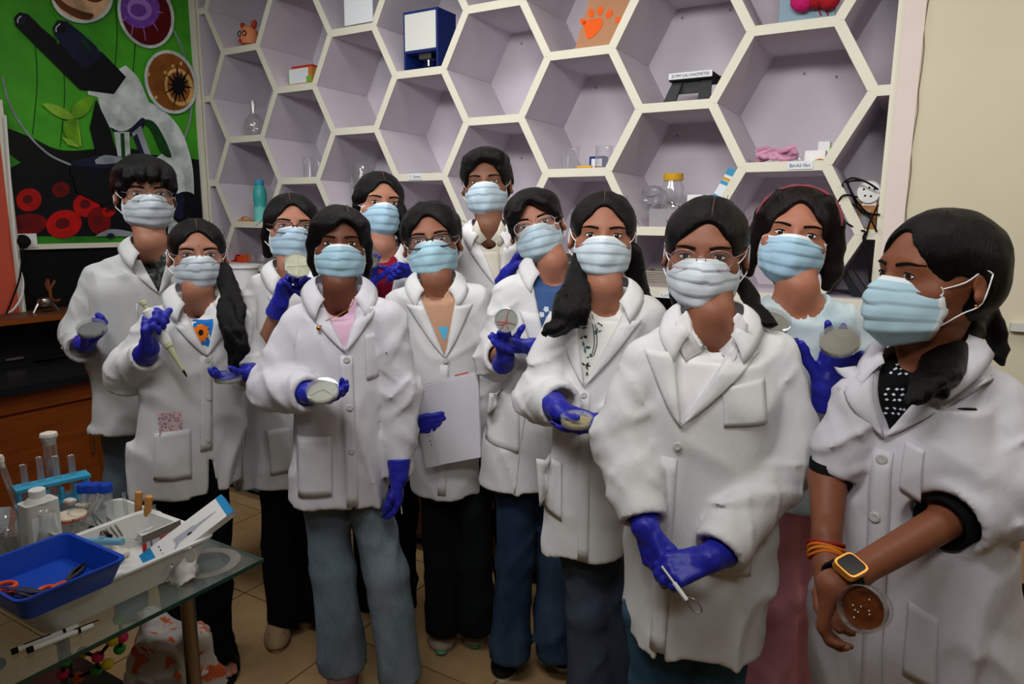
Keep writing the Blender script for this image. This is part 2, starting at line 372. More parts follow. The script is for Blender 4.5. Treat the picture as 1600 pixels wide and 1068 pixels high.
def shp(name, pts, m, parent=po):
    _lift[0] += .00025
    b = MB(); P = [pp(x, y, _lift[0]) for x, y in pts]; b.prism(P, (-.0002, 0, 0), back=False)
    return part(name, b, pc[m], parent)
def bez(pts): return [tuple(p) for p in smooth_path([np.array(p, float) for p in pts], 5)]
def disc(x, y, rx, ry, a=0, n=30):
    ca, sa = math.cos(a), math.sin(a)
    return [(x+rx*math.cos(t)*ca-ry*math.sin(t)*sa, y+rx*math.cos(t)*sa+ry*math.sin(t)*ca) for t in [2*math.pi*i/n for i in range(n)]]
def strip(pts, wd):
    P = [np.array(p, float) for p in bez(pts)]; L_ = []; R_ = []
    for i, p in enumerate(P):
        d = P[min(i+1, len(P)-1)]-P[max(i-1, 0)]; d /= np.linalg.norm(d)+1e-9; n = np.array([-d[1], d[0]])*wd/2
        L_.append(tuple(p+n)); R_.append(tuple(p-n))
    return L_+R_[::-1]
shp('dark_ground', bez([(16, 262), (60, 245), (110, 258), (200, 240), (316, 250)])+[(328, 369), (24, 369)], 'black')
shp('shadow_leaf', bez([(12, 200), (50, 215), (100, 235), (190, 230), (240, 245), (200, 262), (60, 262), (14, 240)]), 'dark')
for (x, y, w_) in ((55, 130, 1.6), (98, 150, 1.4), (180, 60, 1.4), (208, 70, 1.4)): shp('leaf_vein', strip([(x, y-60), (x+3, y), (x-4, y+80)], w_), 'dgreen')
for (x, y, rx, ry, m) in ((45, 312, 20, 18, 'red'), (95, 296, 14, 12, 'dred'), (135, 320, 21, 19, 'red'), (40, 352, 34, 18, 'dred'), (100, 350, 28, 22, 'red'), (155, 345, 18, 22, 'dred'), (170, 330, 10, 9, 'red')):
    c = shp('blood_cell', disc(x, y, rx, ry, -.2), m); shp('cell_hollow', disc(x-2, y-1, rx*.4, ry*.38, -.2), 'maroon')
shp('light_arc', strip([(4, 120), (14, 160), (40, 205), (75, 240), (112, 258)], 3.2), 'grey')
shp('light_arc', strip([(262, 30), (284, 75), (298, 130), (298, 180), (288, 216)], 3.0), 'grey')
# microscope
shp('arm', bez([(152, 150), (232, 160), (262, 178), (286, 210), (301, 262), (303, 330), (300, 365)])+[(262, 365), (268, 300), (262, 258), (236, 252), (250, 242), (262, 236), (256, 215), (240, 192), (220, 184), (205, 200), (170, 196)], 'white')
shp('arm_gap', bez([(222, 186), (240, 190), (256, 214), (268, 244), (258, 244), (248, 232), (236, 205), (222, 190)]), 'dgreen')
shp('head_side', [(137, 142), (182, 110), (196, 102)]+bez([(196, 102), (216, 122), (232, 158)])+[(234, 162), (178, 158), (138, 148)], 'white')
shp('nosepiece', bez([(153, 152), (160, 178), (172, 200), (196, 204), (220, 186)])+[(222, 160)], 'white')
shp('shadow_tube', [(150, 155), (172, 200), (184, 246), (150, 240), (140, 200)], 'black')
shp('turret', bez([(172, 198), (196, 206), (222, 184), (226, 196), (206, 212), (178, 208)]), 'navy')
shp('objective', [(178, 206), (202, 206), (204, 246), (184, 244)], 'chrome'); shp('objective_band', [(188, 208), (194, 208), (196, 246), (190, 246)], 'dgreen')
shp('objective', [(206, 208), (220, 196), (236, 242), (222, 250)], 'grey'); shp('objective_band', [(208, 214), (214, 208), (228, 246), (222, 250)], 'navy')
shp('eyepiece_block', [(66, 82), (106, 60), (160, 82), (197, 120), (178, 147), (125, 140)], 'black')
shp('eyepiece_tube', [(22, 28), (30, 19), (44, 22), (66, 44), (88, 62), (92, 84), (66, 82), (50, 66), (24, 40)], 'black')
shp('eyepiece_tube', [(82, 44), (90, 31), (104, 33), (126, 50), (150, 72), (160, 88), (134, 108), (114, 92), (86, 56)], 'navy')
shp('eyepiece_lens', disc(33, 31, 7, 8, .3), 'navy'); shp('eyepiece_glint', strip([(28, 36), (28, 30), (33, 25)], 1.6), 'white')
shp('eyepiece_lens', disc(95, 43, 8, 9, .3), 'black'); shp('eyepiece_glint', strip([(88, 50), (88, 43), (94, 37)], 1.6), 'white')
shp('tube_sheen', [(126, 62), (132, 62), (144, 78), (142, 84)], 'dgreen')
shp('stage', [(111, 252), (150, 243), (200, 248), (280, 268), (275, 290), (180, 292), (111, 275)], 'navy'); shp('stage_side', [(111, 258), (178, 264), (178, 330), (120, 300)], 'black')
shp('stage_clip', bez([(148, 250), (166, 242), (200, 250), (170, 256), (150, 256)]), 'grey')
shp('stage_block', [(255, 258), (274, 264), (292, 300), (290, 318), (250, 318)], 'black')
shp('focus_mount', [(262, 262), (286, 264), (292, 300), (268, 304)], 'white')
shp('focus_knob', disc(290, 325, 24, 26), 'black'); shp('focus_knob', disc(280, 322, 11, 20), 'navy'); shp('knob_rim', disc(300, 327, 14, 20), 'black')
shp('base', bez([(148, 369), (172, 358), (205, 362), (215, 369)]), 'grey'); shp('base_knob', disc(173, 368, 6, 4), 'navy')
# sprout
for pts, m in (([(65, 162), (80, 162), (104, 172), (116, 184), (100, 186), (80, 176)], 'lime'), ([(116, 186), (112, 170), (128, 154), (145, 152), (142, 168), (130, 182)], 'leaf'), ([(116, 184), (100, 192), (101, 208), (112, 222), (124, 228), (124, 206)], 'leaf'), ([(96, 214), (110, 218), (124, 230), (106, 226)], 'lime')):
    shp('sprout_leaf', bez(pts), m)
shp('sprout_stem', strip([(120, 186), (124, 208), (126, 228)], 2.2), 'lime')
# three round pictures
def medal(x, y, rx, ry, a, m):
    shp('medallion_ring', disc(x, y, rx, ry, a), 'white'); return shp('medallion', disc(x, y, rx-5, ry-5, a), m)
medal(128, -6, 49, 42, .2, 'skin'); shp('insect', bez([(86, -8), (106, 8), (130, 18), (146, 22), (140, 31), (120, 28), (96, 14), (84, 0)]), 'brown'); shp('insect', bez([(112, -12), (130, -2), (150, 4), (165, -4), (150, -12)]), 'brown')
medal(228, 22, 43, 55, -.35, 'maroon'); shp('virus', disc(219, 14, 31, 30, .3), 'purple'); shp('virus_core', disc(218, 14, 20, 17, .5), 'violet'); shp('virus_core', disc(216, 16, 13, 10, .2), 'purple')
for k in range(9):
    a_ = k*.7; shp('virus_spike', strip([(220+24*math.cos(a_), 18+24*math.sin(a_)), (222+33*math.cos(a_), 20+44*math.sin(a_))], 1.2), 'violet')
medal(267, 128, 40, 51, -.35, 'amber'); shp('cell_glow', disc(280, 136, 22, 30, -.3), 'glow'); shp('cell_glow', disc(279, 136, 17, 24, -.3), 'amber')
for k in range(14):
    a_ = k*.449+.1; L2 = 22 if k % 2 else 30; shp('cell_ray', [(279+7*math.cos(a_-.4), 134+8*math.sin(a_-.4)), (279+L2*math.cos(a_)*.8, 134+L2*math.sin(a_)*1.2), (279+7*math.cos(a_+.4), 134+8*math.sin(a_+.4))], 'black')
shp('cell_body', disc(279, 134, 9, 11), 'black')
for (x, y) in ((270, 103), (283, 99), (258, 113), (232, 116), (244, 152)): shp('light_spot', disc(x, y, 2.4, 3), 'glow')
# ================================================================ figures: implicit surfaces on numpy grids
_LAT = np.random.RandomState(3).rand(24, 24, 24).astype(np.float32)
def vnoise(p):
    i = np.floor(p).astype(np.int32); f = (p-i).astype(np.float32); f = f*f*(3-2*f); i %= 24; j = (i+1) % 24
    a = _LAT
    def L(x, y, z): return a[x, y, z]
    x0, y0, z0 = i.T; x1, y1, z1 = j.T; fx, fy, fz = f.T
    c0 = L(x0, y0, z0)*(1-fx)+L(x1, y0, z0)*fx; c1 = L(x0, y1, z0)*(1-fx)+L(x1, y1, z0)*fx
    c2 = L(x0, y0, z1)*(1-fx)+L(x1, y0, z1)*fx; c3 = L(x0, y1, z1)*(1-fx)+L(x1, y1, z1)*fx
    return (c0*(1-fy)+c1*fy)*(1-fz)+(c2*(1-fy)+c3*fy)*fz-.5
def ridge(p): return np.clip(1-np.abs(vnoise(p))*6.5, 0, 1)**1.3
def smin(a, b, k):
    if k <= 0: return np.minimum(a, b)
    h = np.clip(.5+.5*(a-b)/k, 0, 1); return a+(b-a)*h-k*h*(1-h)
def smax(a, b, k): return -smin(-a, -b, k)
class Vol:
    def __init__(s, lo, hi, h, zs=None):
        s.ax = [np.arange(lo[i], hi[i]+h, h, dtype=np.float32) for i in range(3)]
        if zs is not None: s.ax[2] = np.asarray(zs, np.float32)
        s.v = np.full([len(a) for a in s.ax], .5, np.float32)
    def sub(s, lo, hi):
        sl = tuple(slice(int(np.searchsorted(a, l)), int(np.searchsorted(a, h))) for a, l, h in zip(s.ax, lo, hi))
        return sl, s.ax[0][sl[0]][:, None, None], s.ax[1][sl[1]][None, :, None], s.ax[2][sl[2]][None, None, :]
    def op(s, prim, k, kind):
        lo, hi, fn = prim; sl, X, Y, Z = s.sub(lo, hi)
        if X.size == 0 or Y.size == 0 or Z.size == 0: return s
        d = fn(X, Y, Z).astype(np.float32); v = s.v[sl]
        s.v[sl] = smin(v, d, k) if kind == 0 else smax(v, -d, k); return s
    def add(s, prim, k=.02): return s.op(prim, k, 0)
    def cut(s, prim, k=.002): return s.op(prim, k, 1)
    def disp(s, fn, band=.035):
        m = np.abs(s.v) < band; i = np.nonzero(m); p = np.stack([s.ax[c][i[c]] for c in range(3)], 1); s.v[m] += fn(p).astype(np.float32); return s
    def front(s):
        """height map of the front (-y) surface: y at which each (x, z) column first enters the solid"""
        ins = s.v < 0; k = ins.argmax(1); hit = ins.any(1); k1 = np.clip(k, 1, None)
        I, K = np.meshgrid(range(s.v.shape[0]), range(s.v.shape[2]), indexing='ij')
        a = s.v[I, k1-1, K]; b = s.v[I, k1, K]; ya = s.ax[1][k1-1]; yb = s.ax[1][k1]
        y = ya+(yb-ya)*a/(a-b+1e-9); y = np.where(hit, y, np.nan)
        X0, Z0 = s.ax[0], s.ax[2]
        def H(x, z):
            i = np.clip(np.interp(x, X0, np.arange(len(X0))), 0, len(X0)-1.001); j = np.clip(np.interp(z, Z0, np.arange(len(Z0))), 0, len(Z0)-1.001)
            i0, j0 = int(i), int(j); fi, fj = i-i0, j-j0
            c = [y[i0, j0], y[i0+1, j0], y[i0, j0+1], y[i0+1, j0+1]]; w_ = [(1-fi)*(1-fj), fi*(1-fj), (1-fi)*fj, fi*fj]
            ok = [(q, e) for q, e in zip(c, w_) if q == q]
            if not ok or sum(e for q, e in ok) < 1e-4: return None
            return float(sum(q*e for q, e in ok)/sum(e for q, e in ok))
        return H
    def mesh(s, smooth=2, one=False):
        v = s.v; ins = v < 0; n = np.zeros([d-1 for d in v.shape], np.int8)
        for a in (0, 1):
            for b in (0, 1):
                for c in (0, 1): n += ins[a:v.shape[0]-1+a, b:v.shape[1]-1+b, c:v.shape[2]-1+c]
        act = (n > 0) & (n < 8); idx = np.argwhere(act); ids = np.full(act.shape, -1, np.int32); ids[act] = np.arange(len(idx))
        if len(idx) == 0: return np.zeros((0, 3)), np.zeros((0, 4), int)
        acc = np.zeros((len(idx), 3)); cnt = np.zeros(len(idx))
        cs = [(a, b, c) for a in (0, 1) for b in (0, 1) for c in (0, 1)]
        for p in cs:
            for ax in range(3):
                if p[ax]: continue
                q = list(p); q[ax] = 1
                ia = [idx[:, i]+p[i] for i in range(3)]; ib = [idx[:, i]+q[i] for i in range(3)]
                va = v[tuple(ia)]; vb = v[tuple(ib)]; m = (va < 0) != (vb < 0)
                t = np.where(m, va/np.where(m, va-vb, 1), 0)
                for i in range(3):
                    pa = s.ax[i][ia[i]]; pb = s.ax[i][ib[i]]; acc[:, i] += np.where(m, pa+(pb-pa)*t, 0)
                cnt += m
        P = acc/cnt[:, None]; F = []; s.one = one
        for ax in range(3):
            o1, o2 = [i for i in range(3) if i != ax]
            sa = [slice(None)]*3; sb = [slice(None)]*3; sa[ax] = slice(0, -1); sb[ax] = slice(1, None)
            sg = ins[tuple(sa)].astype(np.int8)-ins[tuple(sb)].astype(np.int8); e = np.argwhere(sg != 0); sv = sg[tuple(e.T)]
            ok = (e[:, o1] > 0) & (e[:, o2] > 0) & (e[:, o1] < v.shape[o1]-1) & (e[:, o2] < v.shape[o2]-1); e = e[ok]; sv = sv[ok]
            q = []
            for d1, d2 in ((-1, -1), (0, -1), (0, 0), (-1, 0)):
                c = e.copy(); c[:, o1] += d1; c[:, o2] += d2; q.append(ids[tuple(c.T)])
            q = np.stack(q, 1); flip = (sv < 0) if ax != 1 else (sv > 0); q[flip] = q[flip][:, ::-1]; F.append(q)
        F = np.concatenate(F); F = F[(F >= 0).all(1)]
        a = np.concatenate([F[:, i] for i in range(4)]); b = np.concatenate([F[:, (i+1) % 4] for i in range(4)])
        if one:                                   # keep the largest connected piece
            lab = np.arange(len(P))
            for it in range(400):
                n2 = lab.copy(); np.minimum.at(n2, a, lab[b]); np.minimum.at(n2, b, lab[a]); n2 = n2[n2]
                if (n2 == lab).all(): break
                lab = n2
            big = np.bincount(lab).argmax(); keep = lab == big; F = F[keep[F[:, 0]]]; new = np.cumsum(keep)-1; F = new[F]; P = P[keep]
            a = np.concatenate([F[:, i] for i in range(4)]); b = np.concatenate([F[:, (i+1) % 4] for i in range(4)])
        deg = np.bincount(a, minlength=len(P))+np.bincount(b, minlength=len(P)); deg[deg == 0] = 1
        for it in range(smooth):
            S = np.stack([np.bincount(a, P[b][:, i], len(P))+np.bincount(b, P[a][:, i], len(P)) for i in range(3)], 1)/deg[:, None]
            P = P+(S-P)*(.6 if it % 2 == 0 else -.45 if smooth > 3 else .4)
        return P, F
def np_mesh(name, P, F, mats, midx=None):
    me = bpy.data.meshes.new(name); me.vertices.add(len(P)); me.vertices.foreach_set('co', np.asarray(P, np.float32).ravel())
    k = F.shape[1]; me.loops.add(F.size); me.loops.foreach_set('vertex_index', F.ravel().astype(np.int32))
    me.polygons.add(len(F)); me.polygons.foreach_set('loop_start', np.arange(0, F.size, k, dtype=np.int32))
    try: me.polygons.foreach_set('loop_total', np.full(len(F), k, np.int32))
    except Exception: pass
    for m in (mats if isinstance(mats, (list, tuple)) else [mats]): me.materials.append(m)
    if midx is not None: me.polygons.foreach_set('material_index', np.asarray(midx, np.int32))
    me.polygons.foreach_set('use_smooth', np.ones(len(F), bool)); me.update(calc_edges=True); me.validate(); return me
# ---- primitives (lo, hi, fn)
A3 = lambda *p: np.array(p, float)
def unit(v): v = np.asarray(v, float); return v/(np.linalg.norm(v)+1e-12)
def rc(a, b, ra, rb, flat=False, sq=None, wr=0, wf=26, seed=0, m=.05):
    """round cone a->b; flat: square end at b; sq: axis scale to flatten; wr: wrinkle depth across the axis"""
    a = np.asarray(a, float); b = np.asarray(b, float); ba = b-a; L = np.linalg.norm(ba)+1e-9; R_ = max(ra, rb)+m
    lo = np.minimum(a, b)-R_; hi = np.maximum(a, b)+R_
    e = unit(np.cross(ba, [0.3, 1, .2])); g = unit(np.cross(ba, e)); t_ = ba/L
    def fn(X, Y, Z):
        x, y, z = X-a[0], Y-a[1], Z-a[2]
        hu = (x*ba[0]+y*ba[1]+z*ba[2])/(L*L); h = np.clip(hu, 0, 1.35 if flat else 1)
        dx, dy, dz = x-ba[0]*h, y-ba[1]*h, z-ba[2]*h
        if sq: dx = dx*sq[0]; dy = dy*sq[1]; dz = dz*sq[2]
        d = np.sqrt(dx*dx+dy*dy+dz*dz)-(ra+(rb-ra)*np.clip(h, 0, 1.1))
        if wr:
            mk = np.abs(d) < .03; i = np.nonzero(mk)
            P = np.stack([np.broadcast_to(q, d.shape)[mk] for q in (x, y, z)], 1)
            s1, s2, s3 = P@e, P@g, P@t_
            n = -1.0*ridge(np.stack([s1*5+seed, s2*6+seed*.7, (s3+.8*s1-.6*s2)*wf*.55+seed*1.3], 1))-.6*ridge(np.stack([s1*8+seed*2, s2*8, (s3-.9*s1+.5*s2)*wf*.75+seed], 1))+.3*vnoise(np.stack([s1*9+seed, s2*9, (s3-.6*s1)*wf*.6+3], 1))+.3
            d[mk] += n*wr*(.5+.6*np.clip(s3/L, 0, 1))*(np.clip((L-s3)/.05, .25, 1) if flat else 1)
        if flat: d = np.maximum(d, (hu-1)*L)
        return d
    return lo, hi, fn
def chain(vol, pts, k=.02, **kw):
    """pts = [(p, r), ...]"""
    for i, ((a, ra), (b, rb)) in enumerate(zip(pts[:-1], pts[1:])):
        kk = dict(kw); kk['flat'] = kw.get('flat', False) and i == len(pts)-2; kk['seed'] = kw.get('seed', 0)+i*3.1
        vol.add(rc(a, b, ra, rb, **kk), k)
def ell(c, r, rot=None, m=.03):
    c = np.asarray(c, float); r = np.asarray(r, float); R_ = r.max()+m
    def fn(X, Y, Z):
        x, y, z = X-c[0], Y-c[1], Z-c[2]
        if rot is not None: x, y, z = [rot[0, i]*x+rot[1, i]*y+rot[2, i]*z for i in range(3)]
        q0 = np.sqrt((x/r[0])**2+(y/r[1])**2+(z/r[2])**2); q1 = np.sqrt((x/r[0]**2)**2+(y/r[1]**2)**2+(z/r[2]**2)**2)+1e-6
        return q0*(q0-1)/q1
    return c-R_, c+R_, fn
def loft(rows, e=2.4, off=0):
    """rows (z, cx, cy, wx, wy), rising z"""
    r = np.array(sorted(rows)); zz = r[:, 0]
    # smooth interpolation
    zf = np.linspace(zz[0], zz[-1], 80); cols = []
    for i in range(1, 5):
        c = np.interp(zf, zz, r[:, i]); kx = np.array([1, 2, 3, 4, 3, 2, 1])/16; cp = np.pad(c, 3, 'edge'); cols.append(np.convolve(cp, kx, 'valid'))
    lo = A3((r[:, 1]-r[:, 3]).min()-.06, (r[:, 2]-r[:, 4]).min()-.06, zz[0]-.05); hi = A3((r[:, 1]+r[:, 3]).max()+.06, (r[:, 2]+r[:, 4]).max()+.06, zz[-1]+.05)
    def fn(X, Y, Z):
        cx, cy, wx, wy = [np.interp(Z.ravel(), zf, c)[None, None, :].astype(np.float32) for c in cols]; wx = wx+off; wy = wy+off
        q = (np.abs((X-cx)/wx)**e+np.abs((Y-cy)/wy)**e)**(1/e)
        return np.maximum(np.maximum((q-1)*np.minimum(wx, wy), zz[0]-Z), Z-zz[-1])
    return lo, hi, fn
def rotm(yaw, pitch, roll):
    return np.array(Matrix.Rotation(yaw, 3, 'Z') @ Matrix.Rotation(pitch, 3, 'X') @ Matrix.Rotation(roll, 3, 'Y'))
# ---- materials for people
def skin_mat(k): return mat('skin_%d%d%d' % k, rgb(*k), .5, .35, noise=(30, .05), bump=(260, .05))
m_hair = mat('black_hair', rgb(11, 9, 9), .36, .2, noise=(60, .35, (6, 1, .5)), bump=(120, .9, (6, 1.2, .3), .004))
m_hairb = mat('dark_brown_hair', rgb(22, 15, 13), .36, .22, noise=(60, .35, (6, 1, .5)), bump=(120, .9, (6, 1.2, .3), .004))
m_sclera = mat('eye_white', rgb(212, 204, 198), .25, .5); m_iris = mat('eye_iris', rgb(38, 22, 14), .15, .6); m_lash = mat('lash', rgb(14, 10, 9), .7)
m_brow = mat('brow_hair', rgb(26, 18, 15), .8, .1)
m_glove = mat('blue_nitrile', rgb(34, 38, 158), .42, .4, noise=(40, .12), bump=(70, .25, None, .004))
def cloth(name, c, n=.03): return mat(name, rgb(*c), .85, .12, noise=(9, n), bump=(16, .35, (1, 1, .55), .012))
m_coat = cloth('coat_white', (213, 213, 213)); m_coatg = cloth('coat_grey_white', (196, 196, 194)); m_coatl = cloth('coat_lilac_white', (209, 207, 214))
m_button = mat('button', rgb(196, 196, 194), .3, .5); m_loop = mat('ear_loop', rgb(240, 240, 240), .7)
def denim(name, a, b): return mat(name, rgb(*a), .9, .1, mix=(rgb(*b), 5, .4, .68, (1, 1, .45)), noise=(240, .14, (1, 1, .25)), bump=(400, .25, None, .002))
m_lens = glass('spectacle_lens', (.96, .96, 1, 1), .03, 1.25, .06)
# ---- head in head space (x image right, -y front, z up; eyes at z 0)
EYX, EYY, EYR = .0315, -.0675, .0137
def head_prims(v, T, S, neck, sk=1.0):
    """adds the head to the volume; T maps head space to local space, S is the scale"""
    def E(c, r, k=.02, rot=None):
        R_ = T.R if rot is None else T.R@rot
        v.add(ell(T(c), np.array(r)*T.S, R_), k*S)
    E((0, .012, .03), (.074, .094, .086)); E((0, -.018, -.03), (.062, .07, .09), .03); E((0, -.03, -.078), (.046, .05, .036), .03)
    v.add(rc(T((-.036, -.068, .022)), T((.036, -.068, .022)), .014*S, .014*S), .02*S)
    v.add(rc(T((0, -.082, .006)), T((0, -.106, -.034)), .009*S, .0135*S), .012*S)
    for sx in (-1, 1):
        v.add(rc(T((sx*.03, -.058, -.036)), T((sx*.05, -.04, -.03)), .022*S, .02*S), .02*S)
        v.cut(ell(T((sx*.0315, -.098, .002)), np.array((.019, .02, .013))*T.S, T.R), .016*S)
        v.add(ell(T((sx*EYX, EYY, 0)), np.array((EYR, EYR, EYR))*T.S, T.R), .005*S)
        v.add(ell(T((sx*.078, .016, -.012)), np.array((.009, .021, .034))*S, T.R@rotm(sx*.5, -.15, sx*-.12)), .006*S)
        v.cut(ell(T((sx*.086, .008, -.01)), np.array((.006, .009, .017))*S, T.R), .006*S)
    v.add(rc(T((0, .022, -.06)), neck, .05*S, .053*S), .03)
class HeadT:
    def __init__(s, c, R_, S): s.c = c; s.R = R_; s.S = S*np.array((1.16, 1.06, 1.0))
    def __call__(s, p): return s.c+s.R@(np.asarray(p, float)*s.S)
def grid_faces(nu, nv):
    return [(i*nv+j, (i+1)*nv+j, (i+1)*nv+j+1, i*nv+j+1) for i in range(nu-1) for j in range(nv-1)]
class Fig:
    """one person: local frame at the feet, x = image right, y = away from the viewer, z = up"""
    def __init__(s, label, D, x, turn=0):
        s.D = D; b = PD(x, 600, D); s.O = np.array([b[0], b[1], 0.]); fr = unit(-s.O); ca, sa = math.cos(turn), math.sin(turn)
        fr = np.array([fr[0]*ca-fr[1]*sa, fr[0]*sa+fr[1]*ca, 0]); s.ly = -fr; s.lx = np.cross(s.ly, [0, 0, 1.]); s.B = np.stack([s.lx, s.ly, [0, 0, 1.]])
        s.root = thing('person', label, 'person', s.O); s.bare = []; s.seed = int(x)
    def loc(s, w): return s.B@(np.asarray(w, float)-s.O)
    def wor(s, p): return np.asarray(p, float)@s.B+s.O
    def J(s, x, y, dd=0): return s.loc(PD(x, y, s.D+dd))
    def obj(s, name, P, F, mats, parent=None, midx=None, label=None):
        parent = parent or s.root
        me = np_mesh(name, (np.asarray(P, float)@s.B).astype(np.float32), np.asarray(F), mats, midx); o = link(name, me, parent)
        if label: o['label'] = label
        return o
    def mbo(s, name, mb, mats, parent=None, smooth='all', solid=0, label=None):
        """MB in local coordinates"""
        parent = parent or s.root; mb.v = [tuple(s.wor(p)) for p in mb.v]
        me = new_mesh(name, mb, mats, s.O, smooth); o = link(name, me, parent)
        if solid:
            md = o.modifiers.new('thickness', 'SOLIDIFY'); md.thickness = solid; md.offset = 0
        if label: o['label'] = label
        return o
    def vobj(s, name, vol, mats, parent=None, smooth=3, label=None):
        P, F = vol.mesh(smooth, True); return s.obj(name, P, F, mats, parent, None, label)
    # ------------------------------------------------ head
    def head(s, e, hs, yaw=0, pitch=0, roll=0, skin=(150, 98, 74), dd=0, hair=None, mask=(176, 196, 206), glasses=None, neck=None, arms=(), chest=None, lids=0, gaze=(0, 0)):
        ep = s.J(e[0], e[1], dd); R_ = rotm(yaw, pitch, roll); T = HeadT(ep-R_@np.array((0, -.085, 0))*hs, R_, hs); s.T = T
        nb = s.J(*neck); s.neck = nb
        lo = np.minimum(T.c-.15*hs, nb-.2); hi = np.maximum(T.c+.15*hs, nb+.2)
        allp = [q for a in arms for (q, r) in a]
        if allp: lo = np.minimum(lo, np.min(allp, 0)-.09); hi = np.maximum(hi, np.max(allp, 0)+.09)
        if chest: lo = np.minimum(lo, chest[0]-.0); hi = np.maximum(hi, chest[1])
        zh = min(T.c[2]-.13*hs, nb[2]-.02)
        fine = .0045 if not s.bare else .0048
        zs = np.concatenate([np.arange(lo[2], zh, .009 if not s.bare else .006), np.arange(zh, hi[2], fine)])
        v = Vol(lo, hi, .005, zs)
        head_prims(v, T, hs, nb)
        if chest: 
            for p in chest[2]: v.add(p, .03)
        for a in arms: chain(v, a, .015)
        for f in s.bare: f(v)
        m = skin_mat(skin); s.skin = m
        P, F = v.mesh(3); body = s.obj('body', P, F, m); s.body = body
        bvh = BVHTree.FromPolygons([tuple(q) for q in P], [tuple(int(i) for i in q) for q in F])
        s.face_parts(T, hs, body, bvh, lids, gaze)
        if hair: s.hair(T, hs, hair)
        if mask: s.mask(T, hs, mask)
        if glasses: s.glasses(T, hs, **glasses)
    def face_parts(s, T, hs, body, bvh, lids, gaze):
        for sx in (-1, 1):
            b = MB(); nu, nv = 25, 11; vs = []; c = np.array((sx*EYX, EYY, 0)); R0 = EYR+.0009
            for i in range(nu):
                u = i/(nu-1)*2-1; zu = (.0064-lids*.004)*(1-abs(u)**2.2)**.8; zl = -.0046*(1-abs(u)**2)
                for j in range(nv):
                    z = zl+(zu-zl)*j/(nv-1)+.0012*u*sx*-0+.001*abs(u); x = .0132*u*.98
                    y = -math.sqrt(max(R0*R0-x*x-z*z, 1e-8)); vs.append(T(c+np.array((x, y, z))))
            f = grid_faces(nu, nv); b.add(vs, f); g = np.array((gaze[0]*.004, 0, .0008+gaze[1]*.003))
            for k, q in enumerate(f):
                mid = np.mean([vs[i] for i in q], 0); l = T.R.T@(mid-T.c)/T.S-c; r = math.hypot(l[0]-g[0], l[2]-g[2]); b.m[k] = 1 if r < .0058 else 0
            s.mbo('eye', b, [m_sclera, m_iris], body, solid=.0006)
            up = []
            for i in range(nu):
                u = i/(nu-1)*2-1; z = (.0064-lids*.004)*(1-abs(u)**2.2)**.8+.0006+.001*abs(u); x = .0134*u; y = -math.sqrt(max((R0+.0012)**2-x*x-z*z, 1e-8)); up.append(T(c+np.array((x, y, z))))
            s.mbo('eyelashes', MB().tube(up, [.0007+.0011*math.sin(math.pi*i/(nu-1)) for i in range(nu)], 6), m_lash, body)
            bp = []; rr = []
            for i in range(9):
                t = i/8; x = sx*(.013+.040*t); z = .0205+.0042*math.sin(min(t*1.15, 1)*math.pi*.75)-.005*max(0, t-.65)
                o_ = T((x, -.2, z)); h = bvh.ray_cast(Vector(o_), Vector(T.R@np.array((0, 1, 0))))
                p = np.array(h[0]) if h[0] is not None else T((x, -.07, z)); bp.append(p+T.R@np.array((0, -.0006, 0))); rr.append(hs*(.0030-.0018*t+.0008*math.sin(t*3)))
            s.mbo('eyebrow', MB().tube(bp, rr, 6), m_brow, body)
    # ------------------------------------------------ mask
    def mask(s, T, hs, col):
        m = mat('mask_%d_%d_%d' % tuple(col), rgb(*col), .75, .2, noise=(14, .05), bump=(300, .08, None, .002)); mt = mat('mask_band', rgb(222, 228, 230), .75, .15)
        nu, nv = 37, 37; vs = []
        vk = [0, .15, .32, .55, .8, 1]; sd = s.seed
        yc = [-.100, -.117, -.126, -.127, -.118, -.082]; zc = [.000, -.014, -.032, -.064, -.102, -.134]
        xs = [.0665, .069, .071, .071, .065, .046]; ys = [-.042, -.036, -.032, -.030, -.032, -.036]; zs = [-.014, -.026, -.040, -.064, -.092, -.114]
        ex = [1.2, 1.4, 1.7, 2.0, 2.0, 1.8]
        rs = np.random.RandomState(sd+5); ph = rs.rand(4)*6
        for i in range(nu):
            u = i/(nu-1)*2-1; a = abs(u)
            for j in range(nv):
                t = j/(nv-1); I = lambda q: np.interp(t, vk, q)
                p = np.array((I(xs)*u, I(yc)+(I(ys)-I(yc))*a**I(ex), I(zc)+(I(zs)-I(zc))*a**1.7))
                fr = (t*4.6+.05*math.sin(3*u+ph[3])) % 1.0; pl = (.006*(fr-.5) if .16 < t < .86 else 0)*(1-.3*a)
                pl += .0022*math.sin(7*u+ph[0]+7*t)*math.sin(5*t+ph[1])+.0018*math.sin(13*u*(.5+t)+ph[2])*a
                p += np.array((0, -pl, 0))+np.array((0, -.0015, 0)); vs.append(T(p))
        b = MB(); f = grid_faces(nu, nv); b.add(vs, f)
        for k in range(len(f)):
            j = k % (nv-1); i = k//(nv-1)
            if j < 3 or i == 0 or i == nu-2: b.m[k] = 1
        o = s.mbo('face_mask', b, [m, mt], solid=.0016)
        for sx in (-1, 1):
            b = MB()
            top = [(sx*.066, -.041, -.018), (sx*.077, -.01, -.004), (sx*.083, .014, .018), (sx*.0845, .03, .012)]
            bot = [(sx*.056, -.031, -.088), (sx*.074, -.006, -.06), (sx*.084, .018, -.04), (sx*.0845, .03, .012)]
            for q in (top, bot): b.tube(smooth_path([T(p) for p in q], 4), .0014, 6)
            s.mbo('ear_loop', b, m_loop, o)
